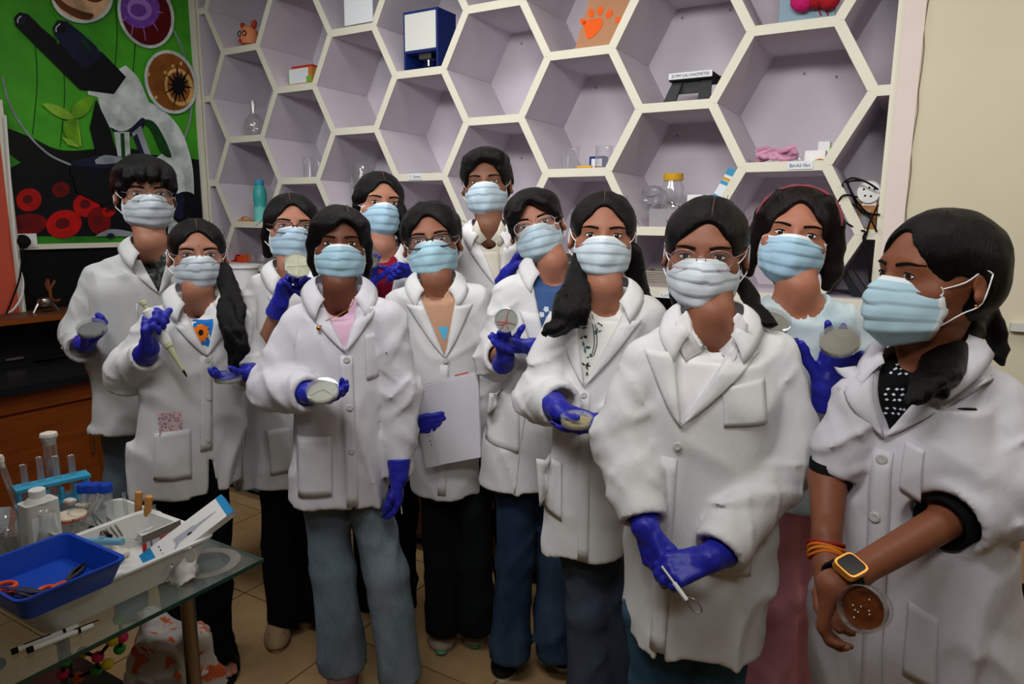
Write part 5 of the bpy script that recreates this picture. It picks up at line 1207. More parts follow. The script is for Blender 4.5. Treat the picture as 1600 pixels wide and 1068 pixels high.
# ================================================================ dishes and tools in the hands
m_dish = glass('dish_plastic', (.93, .96, .96, 1), .05, 1.3, .12)
def dish(c, n, r, label, agar=(186, 184, 160), h=.018, marks=None, group='petri dishes in the hands', alpha=1):
    n = unit(n); c = np.asarray(c, float); t = thing('petri_dish', label, 'petri dish', c, group)
    part('base', MB().lathe([(.001, -h/2), (r*.95, -h/2), (r*.95, h*.3), (r*.92, h*.3), (r*.92, -h*.4), (.001, -h*.4)], c, 32, axis=n, cap=False), m_dish, t, True)
    part('lid', MB().lathe([(r, -h*.1), (r, h/2), (r*.97, h*.52), (.001, h*.52)], c, 32, axis=n, cap=False), m_dish, t, True)
    part('agar', MB().lathe([(.001, -h*.39), (r*.91, -h*.39), (r*.91, -h*.12), (.001, -h*.12)], c, 32, axis=n, cap=False), mat('agar_%d_%d_%d' % agar, rgb(*agar), .3, .4, noise=(40, .12)), t, True)
    e = unit(np.cross(n, [0, 0, 1.]) if abs(n[2]) < .95 else np.array((1., 0, 0))); g = np.cross(n, e)
    for (m, pts) in (marks or []):
        part('streak', MB().tube(smooth_path([c+n*h*.02+e*x*r+g*y*r for x, y in pts], 3), .0012, 5), m, t)
    return t
def W(F, v): return np.asarray(v, float)@F.B
m_rmark = mat('red_marker', rgb(190, 40, 40), .6); m_pale = mat('pale_streak', rgb(222, 220, 206), .6)
dish(F1.wor(F1.J(143, 513, -.285)), W(F1, (-.1, -.45, .85)), .044, 'clear petri dish on the glove of the furthest left person', (96, 100, 98))
dish(F2.wor(F2.J(356, 589, -.175)), W(F2, (0, -.12, 1)), .042, 'petri dish held level beside the long black hair', (150, 148, 110))
dish(F3.wor(F3.J(465, 414, -.29)), W(F3, (.15, -.85, .5)), .042, 'cream petri dish raised at chin height by two gloves', (204, 204, 176), marks=[(m_pale, [(-.8, 0), (.8, .1)]), (m_pale, [(0, -.8), (.1, .8)])])
dish(F4.wor(F4.J(504, 611, -.30)), W(F4, (-.1, -.5, .85)), .040, 'petri dish lying on the open palm of the pink-shirted person', (170, 172, 160), marks=[(m_pale, [(-.7, .3), (.0, -.2), (.7, .3)])])
dish(F5.wor(F5.J(578, 400, -.25)), W(F5, (.75, -.6, .2)), .042, 'petri dish half hidden behind the pink-shirted person, reddish speckles', (150, 150, 130), marks=[(m_rmark, [(-.2, .2), (.1, .3), (.2, .1)])])
dish(F8.wor(F8.J(791, 500, -.27)), W(F8, (.05, -1, .15)), .035, 'petri dish with red crossing streaks facing the viewer', (150, 156, 150), marks=[(m_rmark, [(-.75, .35), (-.2, .2), (.75, .1)]), (m_rmark, [(-.2, .8), (0, 0), (-.2, -.8)]), (m_rmark, [(.45, .7), (.1, .2), (-.1, -.4)]), (m_rmark, [(-.1, .1), (.35, .35), (.7, .3)])])
dish(F9.wor(F9.J(901, 656, -.28)), W(F9, (0, -.14, 1)), .038, 'petri dish with yellow jelly resting flat on two gloves', (176, 160, 104), h=.02)
dish(F11.wor(F11.J(1312, 533, -.27)), W(F11, (-.15, -.6, .75)), .042, 'petri dish with grey jelly in the glove beside the tie-dye T-shirt', (120, 116, 100))
dish(F11.wor(F11.J(1206, 503, -.2)), W(F11, (.2, -.55, .8)), .04, 'petri dish rim showing over the front person\'s shoulder', (120, 118, 108))
# dish of amber liquid in bare hands
jc = F12.wor(F12.J(1352, 950, -.31)); jn = W(F12, (.05, -.93, .35))
jt = thing('glass_pot', 'small round glass pot of amber gel held in bare hands', 'glass pot', jc)
part('glass', MB().lathe([(.001, -.03), (.030, -.03), (.034, -.024), (.036, .022), (.034, .026), (.032, .022), (.031, -.02), (.001, -.024)], jc, 32, axis=jn, cap=False), m_dish, jt, True)
part('gel', MB().lathe([(.001, -.022), (.029, -.02), (.030, .006), (.001, .008)], jc, 28, axis=jn, cap=False), mat('amber_gel', rgb(104, 54, 22), .25, .5, noise=(60, .5), mix=(rgb(70, 30, 14), 45, .4, .7)), jt, True)
rs = np.random.RandomState(9); e1 = unit(np.cross(jn, [0, 0, 1.])); e2 = np.cross(unit(jn), e1)
for k in range(8):
    a, rr_ = rs.rand()*6.28, .022*math.sqrt(rs.rand()); part('bubble', MB().lathe([(.0004, -.0014), (.0014, 0), (.0004, .0014)], jc+unit(jn)*.009+e1*rr_*math.cos(a)+e2*rr_*math.sin(a), 8, axis=jn), m_pale, jt, True)
# pipette
_w = F2.J(233, 544, -.185); _c = _w+np.array((.0, -.35, .85))/.919*.072+np.array((.026, 0, 0)); _d = unit((.40, -.06, -.9)); pa, pb = F2.wor(_c-_d*.082), F2.wor(_c+_d*.165); pd = unit(pb-pa); PLn = np.linalg.norm(pb-pa)
pt = thing('pipette', 'white pipette with pale green button and tip gripped in a raised glove', 'pipette', (pa+pb)/2)
m_pgr = mat('pale_green_plastic', rgb(198, 204, 160), .4, .4)
part('button', MB().lathe([(.001, 0), (.010, .002), (.010, .012), (.006, .014), (.006, .03)], pa, 16, axis=pd), m_pgr, pt, True)
part('handle', MB().lathe([(.006, .026), (.015, .03), (.017, .05), (.015, .09), (.016, .125), (.013, .138), (.006, .14)], pa, 18, axis=pd), m_white, pt, True)
part('collar', MB().lathe([(.0135, .134), (.0135, .146), (.010, .15)], pa, 16, axis=pd), m_pgr, pt, True)
part('shaft', MB().lathe([(.010, .148), (.0075, .17), (.005, PLn-.03), (.004, PLn-.02)], pa, 14, axis=pd), m_pgr, pt, True)
part('tip', MB().lathe([(.0045, PLn-.024), (.002, PLn), (.0005, PLn+.001)], pa, 10, axis=pd), m_blackm, pt, True)
# swab / loop tool of the front person
a, b = F10.wor(F10.J(1034, 884, -.24)), F10.wor(F10.J(1073, 937, -.27)); d_ = unit(b-a)
sw = thing('loop_tool', 'white plastic stick with clear loop end held low between two gloves', 'tool', a)
part('stick', MB().tube([a, a+(b-a)*.55], .0022, 8), m_white, sw, True); part('sleeve', MB().tube([a+(b-a)*.5, b], .0042, 10), m_label, sw, True); part('bead', MB().lathe([(.0005, -.005), (.005, 0), (.0005, .005)], b, 12, axis=d_), m_steel, sw, True)
lp = [b+unit(d_+CR*.6)*(.016-.016*math.cos(t))+CU*.009*math.sin(t)*1.2 for t in [2*math.pi*i/20 for i in range(20)]]
part('loop', MB().tube(lp, .0011, 6, closed=True), m_steel, sw, True)
a, b = F4.wor(F4.J(624, 770, -.06)), F4.wor(F4.J(628, 802, -.06))
solo('swab_stick', MB().tube([a, b], .002, 8), m_white, 'thin white stick in the lowered glove over light jeans', 'stick', smooth=True)
# papers in the arms of person 6
fp = [F6.J(x, y, -.185) for x, y in ((642, 607), (747, 583), (751, 714), (665, 730))]
pn = thing('paper_folder', 'white sheaf of papers clasped in front of a lab coat', 'papers', F6.wor(np.mean(fp, 0)))
m_paper = mat('paper', rgb(214, 212, 220), .8, .1, noise=(6, .03)); m_paper2 = mat('cover_paper', rgb(200, 200, 204), .8, .1)
off = [np.array((0, 0, 0)), np.array((.004, .008, .006)), np.array((-.004, .014, .003))]
for k, o_ in enumerate(off):
    Q = [F6.wor(p+o_) for p in fp]; part('sheet', MB().prism(Q, W(F6, (0, .003, 0))), m_paper if k != 1 else m_paper2, pn)
st_ = [F6.J(x, y, -.19) for x, y in ((643, 607), (660, 603), (688, 726), (667, 730))]
sp = part('binding_strip', MB().prism([F6.wor(p+np.array((0, -.003, 0))) for p in st_], W(F6, (0, .002, 0))), m_paper2, pn)
for q in ((670, 680), (672, 688), (674, 694)): part('punch_hole', MB().lathe([(.002, -.001), (.002, .001)], F6.wor(F6.J(q[0], q[1], -.19)+np.array((0, -.004, 0))), 8, axis=W(F6, (0, 1, 0))), m_inkb, pn)
part('red_tab', MB().prism([F6.wor(F6.J(x, y, -.18)+np.array((0, .006, .003))) for x, y in ((710, 588), (732, 583), (732, 587), (711, 592))], W(F6, (0, .001, 0))), m_rmark, pn)
# ================================================================ things in the honeycomb
def floor_z(i, j): return HZ+(2*j+i % 2)*HH-HH+TH
def box_at(x0, x1, ytop, i=None, j=None, z=None, Y=YF+.14, dy=.08):
    """pixel extents -> (x0, x1, ztop, zbase) on the depth Y"""
    a = PY(x0, ytop, Y); b = PY(x1, ytop, Y); return a[0], b[0], (a[2]+b[2])/2, (floor_z(i, j) if z is None else z)
m_org = mat('orange_pink', rgb(222, 140, 96), .7); m_cyan = mat('teal_plastic', rgb(64, 168, 164), .35, .4, trans=.0); m_card = mat('cardboard', rgb(178, 130, 96), .8, noise=(8, .06)); m_paw = mat('paw_orange', rgb(232, 92, 18), .7); m_blueb = mat('navy_box', rgb(24, 44, 110), .5); m_greyb = mat('grey_box', rgb(150, 146, 150), .7); m_yel = mat('yellow_lid', rgb(206, 158, 40), .4); m_bluep = mat('box_blue', rgb(60, 150, 190), .6); m_redp = mat('box_red', rgb(196, 44, 48), .6); m_grn = mat('box_green', rgb(120, 180, 60), .6); m_orb = mat('box_orange', rgb(196, 128, 60), .7)
# figurine
x0, x1, zt, zb = box_at(366, 404, 33, -4, 1, Y=YF+.1); xm = (x0+x1)/2+.02
fg = thing('figurine', 'small orange clay animal figurine in the top left cell', 'figurine', (xm, YF+.1, zb))
part('base', MB().box((x0, YF+.05, zb), (x1, YF+.15, zb+.012)), m_org, fg)
v_ = MB().lathe([(.001, 0), (.05, .02), (.058, .06), (.05, .1), (.03, .125), (.001, .132)], (xm, YF+.1, zb+.012), 18); part('head', v_, m_org, fg, True)
for sx in (-1, 1):
    part('ear', MB().lathe([(.001, 0), (.018, .02), (.014, .05), (.001, .06)], (xm+sx*.035, YF+.1, zb+.115), 12, axis=(sx*.5, 0, 1)), mat('clay_red', rgb(170, 60, 40), .7), fg, True)
    part('eye_ring', MB().tube([(xm+sx*.022+.015*math.cos(t), YF+.045, zb+.085+.015*math.sin(t)) for t in [2*math.pi*i/14 for i in range(14)]], .003, 6, closed=True), m_inkb, fg)
part('mouth', MB().lathe([(.012, -.003), (.012, .003)], (xm-.02, YF+.045, zb+.045), 12, axis=(0, 1, 0)), m_redp, fg)
# carton with green label
x0, x1, zt, zb = box_at(450, 487, 106, -3, 0, Y=YF+.1); c = thing('small_carton', 'small carton with white and green label and orange base', 'box', ((x0+x1)/2, YF+.12, zb))
part('carton', MB().box((x0, YF+.1, zb), (x1, YF+.2, zt)), m_orb, c); part('label', MB().box((x0+.002, YF+.0985, zb+.03), (x1-.03, YF+.1, zt-.003)), m_label, c); part('green_patch', MB().box((x1-.045, YF+.0975, zb+.03), (x1-.002, YF+.0985, zb+.065)).box((x0+.002, YF+.0975, zb+.03), (x0+.008, YF+.0985, zt-.003)), m_grn, c); part('red_flap', MB().box((x0+.03, YF+.1, zt), (x1, YF+.19, zt+.012)), m_redp, c)
# flask
def glassware(name, label, prof, c, cat, group=None, m=None):
    o = solo(name, MB().lathe(prof, c, 28, cap=False), m or m_glass, label, cat, group, True); return o
q = PY(397, 200, YF+.12); zb = floor_z(-4, 0)
glassware('round_flask', 'round-bottom glass flask with a long neck in a left cell', [(.001, 0), (.03, .003), (.055, .025), (.068, .065), (.06, .105), (.035, .135), (.02, .15), (.02, .225), (.025, .228), (.021, .222), (.017, .15), (.03, .138), (.055, .105), (.064, .065), (.05, .025), (.001, .004)], (q[0], q[1], zb), 'flask')
def beaker(x, ytop, i, j, r, label, Y=YF+.1, z=None, group='glass beakers on the shelf', lip=True):
    q = PY(x, ytop, Y); zb = floor_z(i, j) if z is None else z; h = max(q[2]-zb, .03)
    return glassware('beaker', label, [(.001, 0), (r*.95, .0), (r, .006), (r, h*.93), (r*1.08, h), (r*.96, h*.97), (r*.95, .008), (.001, .006)], (q[0], q[1], zb), 'beaker', group)
beaker(481, 246, -3, -1, .033, 'left one of two small beakers above the brown-rimmed glasses'); beaker(496, 250, -3, -1, .026, 'right one of two small beakers above the brown-rimmed glasses', Y=YF+.2)
beaker(562, 255, -2, -1, .06, 'tall beaker standing behind the maroon-topped person', Y=YF+.16)
beaker(892, 230, 1, -1, .042, 'beaker at the left end of a middle cell'); beaker(944, 228, 1, -1, .04, 'beaker at the right end of a middle cell beside a blue box', Y=YF+.1)
x0, x1, zt, zb = box_at(921, 938, 244, 1, -1, Y=YF+.22); c = thing('small_box', 'tiny navy box with white and red picture between two beakers', 'box', ((x0+x1)/2, YF+.24, zb)); part('box', MB().box((x0, YF+.22, zb), (x1+.02, YF+.27, zt)), m_blueb, c); part('picture', MB().box((x0+.012, YF+.2185, zb+.005), (x1+.01, YF+.22, zt-.012)), m_label, c); part('red_mark', MB().box((x0+.03, YF+.2175, zb+.005), (x1+.008, YF+.2185, zb+.025)), m_redp, c)
a = PY(903, 262, YF+.06); b = PY(925, 260, YF+.06); zb = floor_z(1, -1)
solo('yellow_stick', MB().tube([(a[0], YF+.06, zb+.008), (b[0], YF+.06, zb+.008)], .008, 8), m_yel, 'short yellow stick lying before the tiny navy box', 'stick', smooth=True)
a = PY(880, 263, YF+.05); b = PY(903, 262, YF+.05); solo('glass_slide', MB().box((a[0], YF+.03, zb), (b[0], YF+.07, zb+.006)), m_dish, 'pale glass slide lying in front of the left beaker', 'slide')
# teal bottle
q = PY(408, 345, YF+.08); zb = floor_z(-4, -1); zt = PY(408, 281, YF+.08)[2]; h = zt-zb; r = .042
bt = thing('water_bottle', 'teal plastic water bottle on the left honeycomb shelf', 'bottle', (q[0], q[1], zb))
part('lower_body', MB().lathe([(.001, 0), (r*.95, 0), (r, .01), (r, h*.34), (.001, h*.34)], q*[1, 1, 0]+[0, 0, zb], 24, cap=False), mat('teal_light', rgb(120, 208, 196), .35), bt, True)
part('upper_body', MB().lathe([(r, h*.34), (r*.9, h*.42), (r, h*.5), (r*1.0, h*.7), (r*.85, h*.8), (r*.62, h*.86), (r*.62, h*.89)], q*[1, 1, 0]+[0, 0, zb], 24, cap=False), m_cyan, bt, True)
part('cap', MB().lathe([(r*.66, h*.88), (r*.68, h*.9), (r*.68, h*.98), (r*.6, h), (.001, h)], q*[1, 1, 0]+[0, 0, zb], 24), m_bluep, bt, True)
q = PY(385, 342, YF+.06); solo('wooden_piece', MB().box((q[0]-.07, YF+.03, zb), (q[0]+.05, YF+.09, zb+.012)).tube(smooth_path([(q[0]-.05, YF+.06, zb+.018), (q[0], YF+.05, zb+.03), (q[0]+.04, YF+.06, zb+.018)], 4), .005, 6), m_orb, 'flat brown wooden piece lying beside the teal bottle', 'wood piece')
# bottom board items
zB = SZ0+.022
rs = np.random.RandomState(5)
for k, (x, col) in enumerate(((362, (190, 40, 26)), (370, (150, 20, 40)), (378, (200, 70, 30)), (386, (196, 84, 40)))):
    q = PY(x, 405, YF+.07+.02*(k % 2)); solo('toy_brick', MB().box((q[0]-.025, q[1]-.02, zB), (q[0]+.022, q[1]+.02, zB+.04+.008*(k % 2))).lathe([(.009, 0), (.009, .01)], (q[0], q[1], zB+.04+.008*(k % 2)), 10), mat('brick_%d' % k, rgb(*col), .5), ('dark red', 'maroon', 'orange-red', 'orange')[k]+' block in the row on the lowest left shelf', 'block', 'red blocks on the lowest shelf')
beaker(393, 398, 0, 0, .03, 'left of two beakers on the lowest left shelf', Y=YF+.1, z=zB); beaker(409, 396, 0, 0, .036, 'right of two beakers on the lowest left shelf', Y=YF+.1, z=zB)
# white card hanging in the upper cell
a = PY(539, 41, YF-.004); b = PY(583, 36, YF-.004); c = thing('paper_card', 'white card with small landscape photo hanging in the top row', 'card', ((a[0]+b[0])/2, YF-.004, a[2]))
part('card', MB().box((a[0], YF-.006, a[2]), (b[0], YF-.003, a[2]+.42)), m_label, c); part('photo', MB().box((a[0]+.02, YF-.0068, a[2]+.14), (b[0]-.015, YF-.006, a[2]+.4)), mat('landscape_print', rgb(96, 104, 84), .6, mix=(rgb(150, 150, 150), 14, .4, .6)), c)
# blue box with white face
Y0 = YF+.06; zb = floor_z(-1, 0); a = PY(630, 20, Y0); b = PY(684, 14, Y0); zt = a[2]
c = thing('blue_dispenser', 'navy blue open-bottomed box with a white front plate', 'box', ((a[0]+b[0])/2, Y0+.1, zb))
x0, x1 = a[0], b[0]; hb = zb+(zt-zb)*.32
part('shell', MB().box((x0, Y0, hb), (x1, Y0+.16, zt)).box((x0, Y0, zb), (x0+.012, Y0+.16, hb)).box((x1-.012, Y0, zb), (x1, Y0+.16, hb)).box((x0, Y0+.15, zb), (x1, Y0+.16, hb)), m_blueb, c)
part('front_plate', MB().box((x0+.012, Y0-.004, hb+.012), (x1-.012, Y0, zt-.014)), mat('plate_white', rgb(226, 228, 220), .5), c)
part('nozzle', MB().box(((x0+x1)/2-.035, Y0+.03, hb-.028), ((x0+x1)/2+.045, Y0+.1, hb)).lathe([(.008, -.06), (.01, -.028)], ((x0+x1)/2+.005, Y0+.06, hb), 10), m_steel, c)
# paw card
zb = floor_z(1, 0); a = PY(897, 76, YF+.05); b = PY(968, 72, YF+.05)
tilt = .1; c = thing('paw_card', 'brown cardboard sheet with orange paw print', 'card', ((a[0]+b[0])/2, YF+.06, zb))
cv = lambda u, w_: np.array((a[0]+(b[0]-a[0])*u+.05*w_, YF+.05+tilt*w_, zb+.42*w_))
part('sheet', MB().prism([cv(0, 0), cv(1, 0), cv(1.1, 1), cv(.12, 1)], (0, .004, 0)), m_card, c)
def pawp(cx, cy, rx, ry, an=0): return [PY(x, y, YF+.05) for x, y in disc(cx, cy, rx, ry, an, 18)]
def pawpart(nm, pts):
    nrm_ = unit((0, -.42, tilt)); P = []
    for x, y in pts:
        v2 = ray(x, y); p0 = cv(0, 0); t = ((p0-CC)@nrm_)/(v2@nrm_); P.append(CC+v2*t+nrm_*.002)
    part(nm, MB().prism(P, -nrm_*.001), m_paw, c)
pawpart('paw_pad', bez([(911, 34), (925, 30), (941, 30), (940, 42), (930, 55), (919, 61), (914, 48), (911, 34)])[:-1])
for (x, y, rx, ry, an) in ((911, 34, 4.5, 5.5, -.5), (924, 21, 4.5, 7, .15), (938, 17, 4.5, 7, .2), (952, 22, 4.5, 8, .6), (966, 31, 4, 5.5, .6)): pawpart('paw_toe', disc(x, y, rx, ry, an, 16))
# galvanometer stand
zb = floor_z(2, 0); Y0 = YF+.08; P_ = lambda x, y, Y=Y0: PY(x, y, Y)
c = thing('meter_stand', 'black sloping instrument stand with a white lettered strip', 'stand', (P_(1080, 158)[0], Y0, zb))
a, b = P_(1045, 126), P_(1113, 117); ht = a[2]; hu = P_(1045, 117)[2]; x0, x1 = a[0], b[0]
part('top_box', MB().box((x0, Y0, ht-.004), (x1, Y0+.16, hu)), m_blackm, c); part('name_strip', MB().box((x0, Y0-.003, ht+.002), (x1, Y0, hu+.004)), m_label, c)
text('lettering', '20 MM GALVANOMETER', ((x0+x1)/2, Y0-.003, (ht+hu)/2+.003), (1, 0, 0), (0, 0, 1), .013, m_inkb, c, width=(x1-x0)*.88)
for u in (.06, .72): 
    xx = x0+(x1-x0)*u; part('leg', MB().prism([(xx, Y0+.02, ht-.004), (xx+.045, Y0+.02, ht-.004), (xx+.02+(0 if u < .5 else .03), Y0-.01, zb), (xx-.035+(0 if u < .5 else .03), Y0-.01, zb)], (0, .015, 0)), mat('stand_grey', rgb(44, 46, 48), .5), c)
part('cross_plate', MB().box((x0+.02, Y0+.03, ht-.055), (x1-.04, Y0+.04, ht-.01)), mat('stand_grey', rgb(44, 46, 48), .5), c); part('side_bolt', MB().lathe([(.006, -.01), (.006, .01)], (x1+.006, Y0+.08, ht+.01), 8, axis=(1, 0, 0)), m_blackm, c)
# blue board top right
zb = floor_z(3, 0); a = PY(1217, 32, YF+.1); b = PY(1296, 25, YF+.1); c = thing('craft_board', 'pale blue board with pink and red wool craft at the top right', 'craft board', ((a[0]+b[0])/2, YF+.1, zb))
part('board', MB().box((a[0], YF+.1, zb), (b[0]+.02, YF+.11, zb+.4)), mat('pale_blue_board', rgb(140, 168, 182), .7), c)
for (x, y, r, m) in ((1254, 0, .045, 'pom_pink'), (1276, -4, .04, 'pom_red'), (1296, -2, .04, 'pom_red')):
    q = PY(x, y, YF+.07); mm = mat(m, rgb(*((206, 30, 110) if m == 'pom_pink' else (176, 26, 40))), .9, bump=(60, .6)); part('wool_ball', MB().lathe([(r*math.sin(t)+.0005, -r*math.cos(t)) for t in [math.pi*i/10 for i in range(11)]], q, 18), mm, c, True)
for x in (1280, 1291): part('thread', MB().tube(smooth_path([PY(x, 4, YF+.095), PY(x-1, 14, YF+.095), PY(x+3, 24, YF+.095)], 4), .003, 5), mat('pom_red', rgb(176, 26, 40), .9), c)
# pink cloth and boxes
zb = floor_z(3, -1); pts = [PY(x, 246, YF+.07) for x in (1184, 1196, 1210, 1226, 1243)]
b = MB()
for k in range(5): b.tube(smooth_path([np.array((p[0], p[1]+.03*math.sin(i*1.7+k*1.3), zb+.012+.012*((i+k) % 3)+.006*k)) for i, p in enumerate(pts)], 5), .011, 8)
solo('pink_net', b, mat('pink_net', rgb(206, 150, 176), .8, bump=(80, .5)), 'crumpled pink netting lying on the right middle shelf', 'netting', smooth=True)
x0, x1, zt, z_ = box_at(1258, 1290, 235, 3, -1, Y=YF+.08); c = thing('white_pot_box', 'small white box with orange crumbs before it beside pink netting', 'box', ((x0+x1)/2, YF+.1, zb)); part('box', MB().box((x0, YF+.08, zb), (x1, YF+.15, zt)), m_white, c); part('crumb', MB().lathe([(.001, .012), (.02, .006), (.026, 0)], (x0+.06, YF+.06, zb), 12), m_orb, c, True)
x0, x1, zt, z_ = box_at(1279, 1297, 221, 3, -1, Y=YF+.22); c = thing('tall_white_box', 'tall narrow white box with green edge behind the small white box', 'box', ((x0+x1)/2, YF+.25, zb)); part('box', MB().box((x0, YF+.22, zb), (x1, YF+.28, zt)), m_white, c); part('green_edge', MB().box((x1, YF+.222, zb), (x1+.012, YF+.278, zt-.02)), m_grn, c)
q = PY(1250, 250, YF+.07); glassware('glass_vial', 'tiny glass vial lying left of the small white box', [(.001, 0), (.012, 0), (.012, .03), (.009, .035), (.009, .003), (.001, .002)], (q[0], q[1], zb), 'vial')
# shelf labels
def shelf_label(x, y, txt, w_, h_, label, ink):
    q = PY(x, y, YF-.003); c = thing('shelf_label', label, 'label', q); part('paper', MB().box((q[0]-w_/2, YF-.004, q[2]-h_/2), (q[0]+w_/2, YF-.0022, q[2]+h_/2)), m_label, c); text('lettering', txt, (q[0], YF-.004, q[2]), (1, 0, 0), (0, 0, 1), h_*.48, ink, c, width=w_*.8)
shelf_label(1250, 258, 'Bain-Ack Vibro', .095, .03, 'handwritten blue paper label under the pink netting', mat('blue_pen', rgb(50, 60, 120), .8)); shelf_label(649, 276, 'C  Chemist', .09, .03, 'small printed label above the black-framed glasses', m_inkb); shelf_label(1046, 461, 'Labels', .09, .026, 'blank white tag on the lowest shelf edge by the basket', m_greyb)
# cell with jar
zb = floor_z(2, -1)
x0, x1, zt, z_ = box_at(1015, 1094, 326, 2, -1, Y=YF+.06); c = thing('grey_carton', 'long grey carton with a red stripe under the yellow-lidded jar', 'box', ((x0+x1)/2, YF+.12, zb)); ztb = zt
part('carton', MB().box((x0, YF+.06, zb), (x1, YF+.24, zt)), m_greyb, c); s0, s1 = PY(1049, 334, YF+.06), PY(1083, 336, YF+.06); part('red_stripe', MB().box((s0[0], YF+.0585, s1[2]-.008), (s1[0], YF+.06, s0[2]+.002)), m_redp, c); part('blue_corner', MB().box((x0-.004, YF+.062, zt-.02), (x0, YF+.1, zt)), m_bluep, c)
q = PY(1050, 325, YF+.14); h = PY(1050, 271, YF+.14)[2]-ztb; r = .05; c0 = (q[0], YF+.14, ztb)
c = thing('glass_jar', 'clear glass jar with a yellow screw lid', 'jar', c0); part('glass', MB().lathe([(.001, 0), (r*.9, 0), (r, .012), (r, h*.62), (r*.82, h*.78), (r*.82, h*.82)], c0, 28, cap=False), m_glass, c, True); part('lid', MB().lathe([(r*.86, h*.8), (r*.88, h*.82), (r*.88, h*.98), (r*.8, h), (.001, h)], c0, 28), m_yel, c, True); part('twig', MB().tube([(q[0]-.02, YF+.14, ztb+.03), (q[0]+.035, YF+.13, ztb+.012)], .003, 6), m_dwood, c)
a, b = PY(1073, 325, YF+.12), PY(1098, 324, YF+.12); zt = PY(1075, 304, YF+.12)[2]
c = thing('white_carton', 'white carton with a blue stripe right of the yellow-lidded jar', 'box', ((a[0]+b[0])/2, YF+.18, ztb)); part('carton', MB().box((a[0], YF+.12, ztb), (b[0]+.03, YF+.24, zt)), m_white, c); part('stripe', MB().box((b[0], YF+.1185, ztb), (b[0]+.012, YF+.12, zt)), m_bluep, c)
P4_ = [PY(x, y, YF+.05) for x, y in ((1139, 261), (1152, 266), (1124, 319), (1110, 312))]
c = thing('blue_packet', 'blue and white packet leaning against the cell edge', 'packet', P4_[3]); part('packet', MB().prism(P4_, (0, .1, 0)), m_label, c)
for (t0, t1, m) in ((0, .2, m_bluep), (.28, .36, m_yel), (.38, .48, m_bluep), (.8, 1, m_bluep)):
    A_, B_, C_, D_ = P4_; f = lambda t: A_+(D_-A_)*t; g = lambda t: B_+(C_-B_)*t; part('band', MB().prism([p+np.array((0, -.0015, 0)) for p in (f(t0), g(t0), g(t1), f(t1))], (0, .001, 0)), m, c)
# plastic bag left of the jar
v = Vol(A3(-.08, -.08, -.06), A3(.08, .08, .08), .006); v.add(ell((0, 0, 0), (.06, .05, .055)), .01); v.disp(lambda p: .03*ridge(p*28)*-.5+.02*vnoise(p*30), .04); P, Fc = v.mesh(1)
q = PY(1022, 300, YF+.28); c = link('plastic_bag', np_mesh('plastic_bag', P, Fc, glass('bag_film', (.8, .78, .82, 1), .15, 1.3, .5)), None, (q[0], q[1], ztb+.05)); tag(c, 'crumpled clear plastic bag left of the yellow-lidded jar', 'bag')
# extension socket and cables
LEADS = ('black lead arching highest over the extension board', 'black lead dropping from the arch to the socket plate', 'black lead running down across the lower socket plate', 'long black lead looping out left and hanging to the folder', 'black lead curling behind the round socket', 'black lead hanging from the right side of the round socket')
zb = floor_z(4, -1); a, b = PY(1344, 297, YF+.06), PY(1378, 297, YF+.06); zt = a[2]; x0, x1 = a[0], min(b[0], SX1-.03)
c = thing('extension_board', 'wooden extension board with white round sockets and tangled leads', 'socket board', ((x0+x1)/2, YF+.1, zb)); part('frame', MB().box((x0, YF+.06, zb), (x1, YF+.1, zt)), m_orb, c); part('plate', MB().box((x0+.012, YF+.055, zb+.09), (x1-.004, YF+.06, zt-.012)).lathe([(.045, 0), (.04, .014)], ((x0+x1)/2, YF+.056, zb+.14), 20, axis=(0, -1, 0)), m_white, c, True)
for (dx, dz) in ((-.018, .012), (0, .018), (.018, .012), (-.012, -.012), (.008, -.014)): part('pin_hole', MB().lathe([(.004, 0), (.004, .002)], ((x0+x1)/2+dx, YF+.0415, zb+.14+dz), 8, axis=(0, -1, 0)), m_blackm, c)
part('lower_plate', MB().box((x0+.01, YF+.055, zb+.008), (x1-.02, YF+.06, zb+.075)), m_greyb, c)
for k, pts in enumerate((((1318, 285), (1332, 278), (1355, 285), (1372, 296)), ((1322, 282), (1330, 300), (1345, 330), (1370, 336)), ((1316, 287), (1324, 310), (1340, 325), (1352, 330), (1362, 345), (1370, 362)), ((1340, 308), (1318, 305), (1309, 322), (1318, 344), (1340, 358), (1352, 362), (1349, 372), (1354, 400), (1360, 440), (1362, 465)), ((1374, 335), (1352, 330), (1330, 300), (1326, 284), (1345, 282)), ((1372, 320), (1360, 345), (1355, 362), (1352, 380), (1360, 420), (1356, 462)))):
    solo('lead', MB().tube(smooth_path([PY(x, y, YF-.012+(.06 if 300 < y < 340 and k != 3 else .02)*((i+k) % 2)*(y < 360)) for i, (x, y) in enumerate(pts)], 5), .0038, 6), m_blackm, LEADS[k], 'lead', 'black leads around the extension board', True)
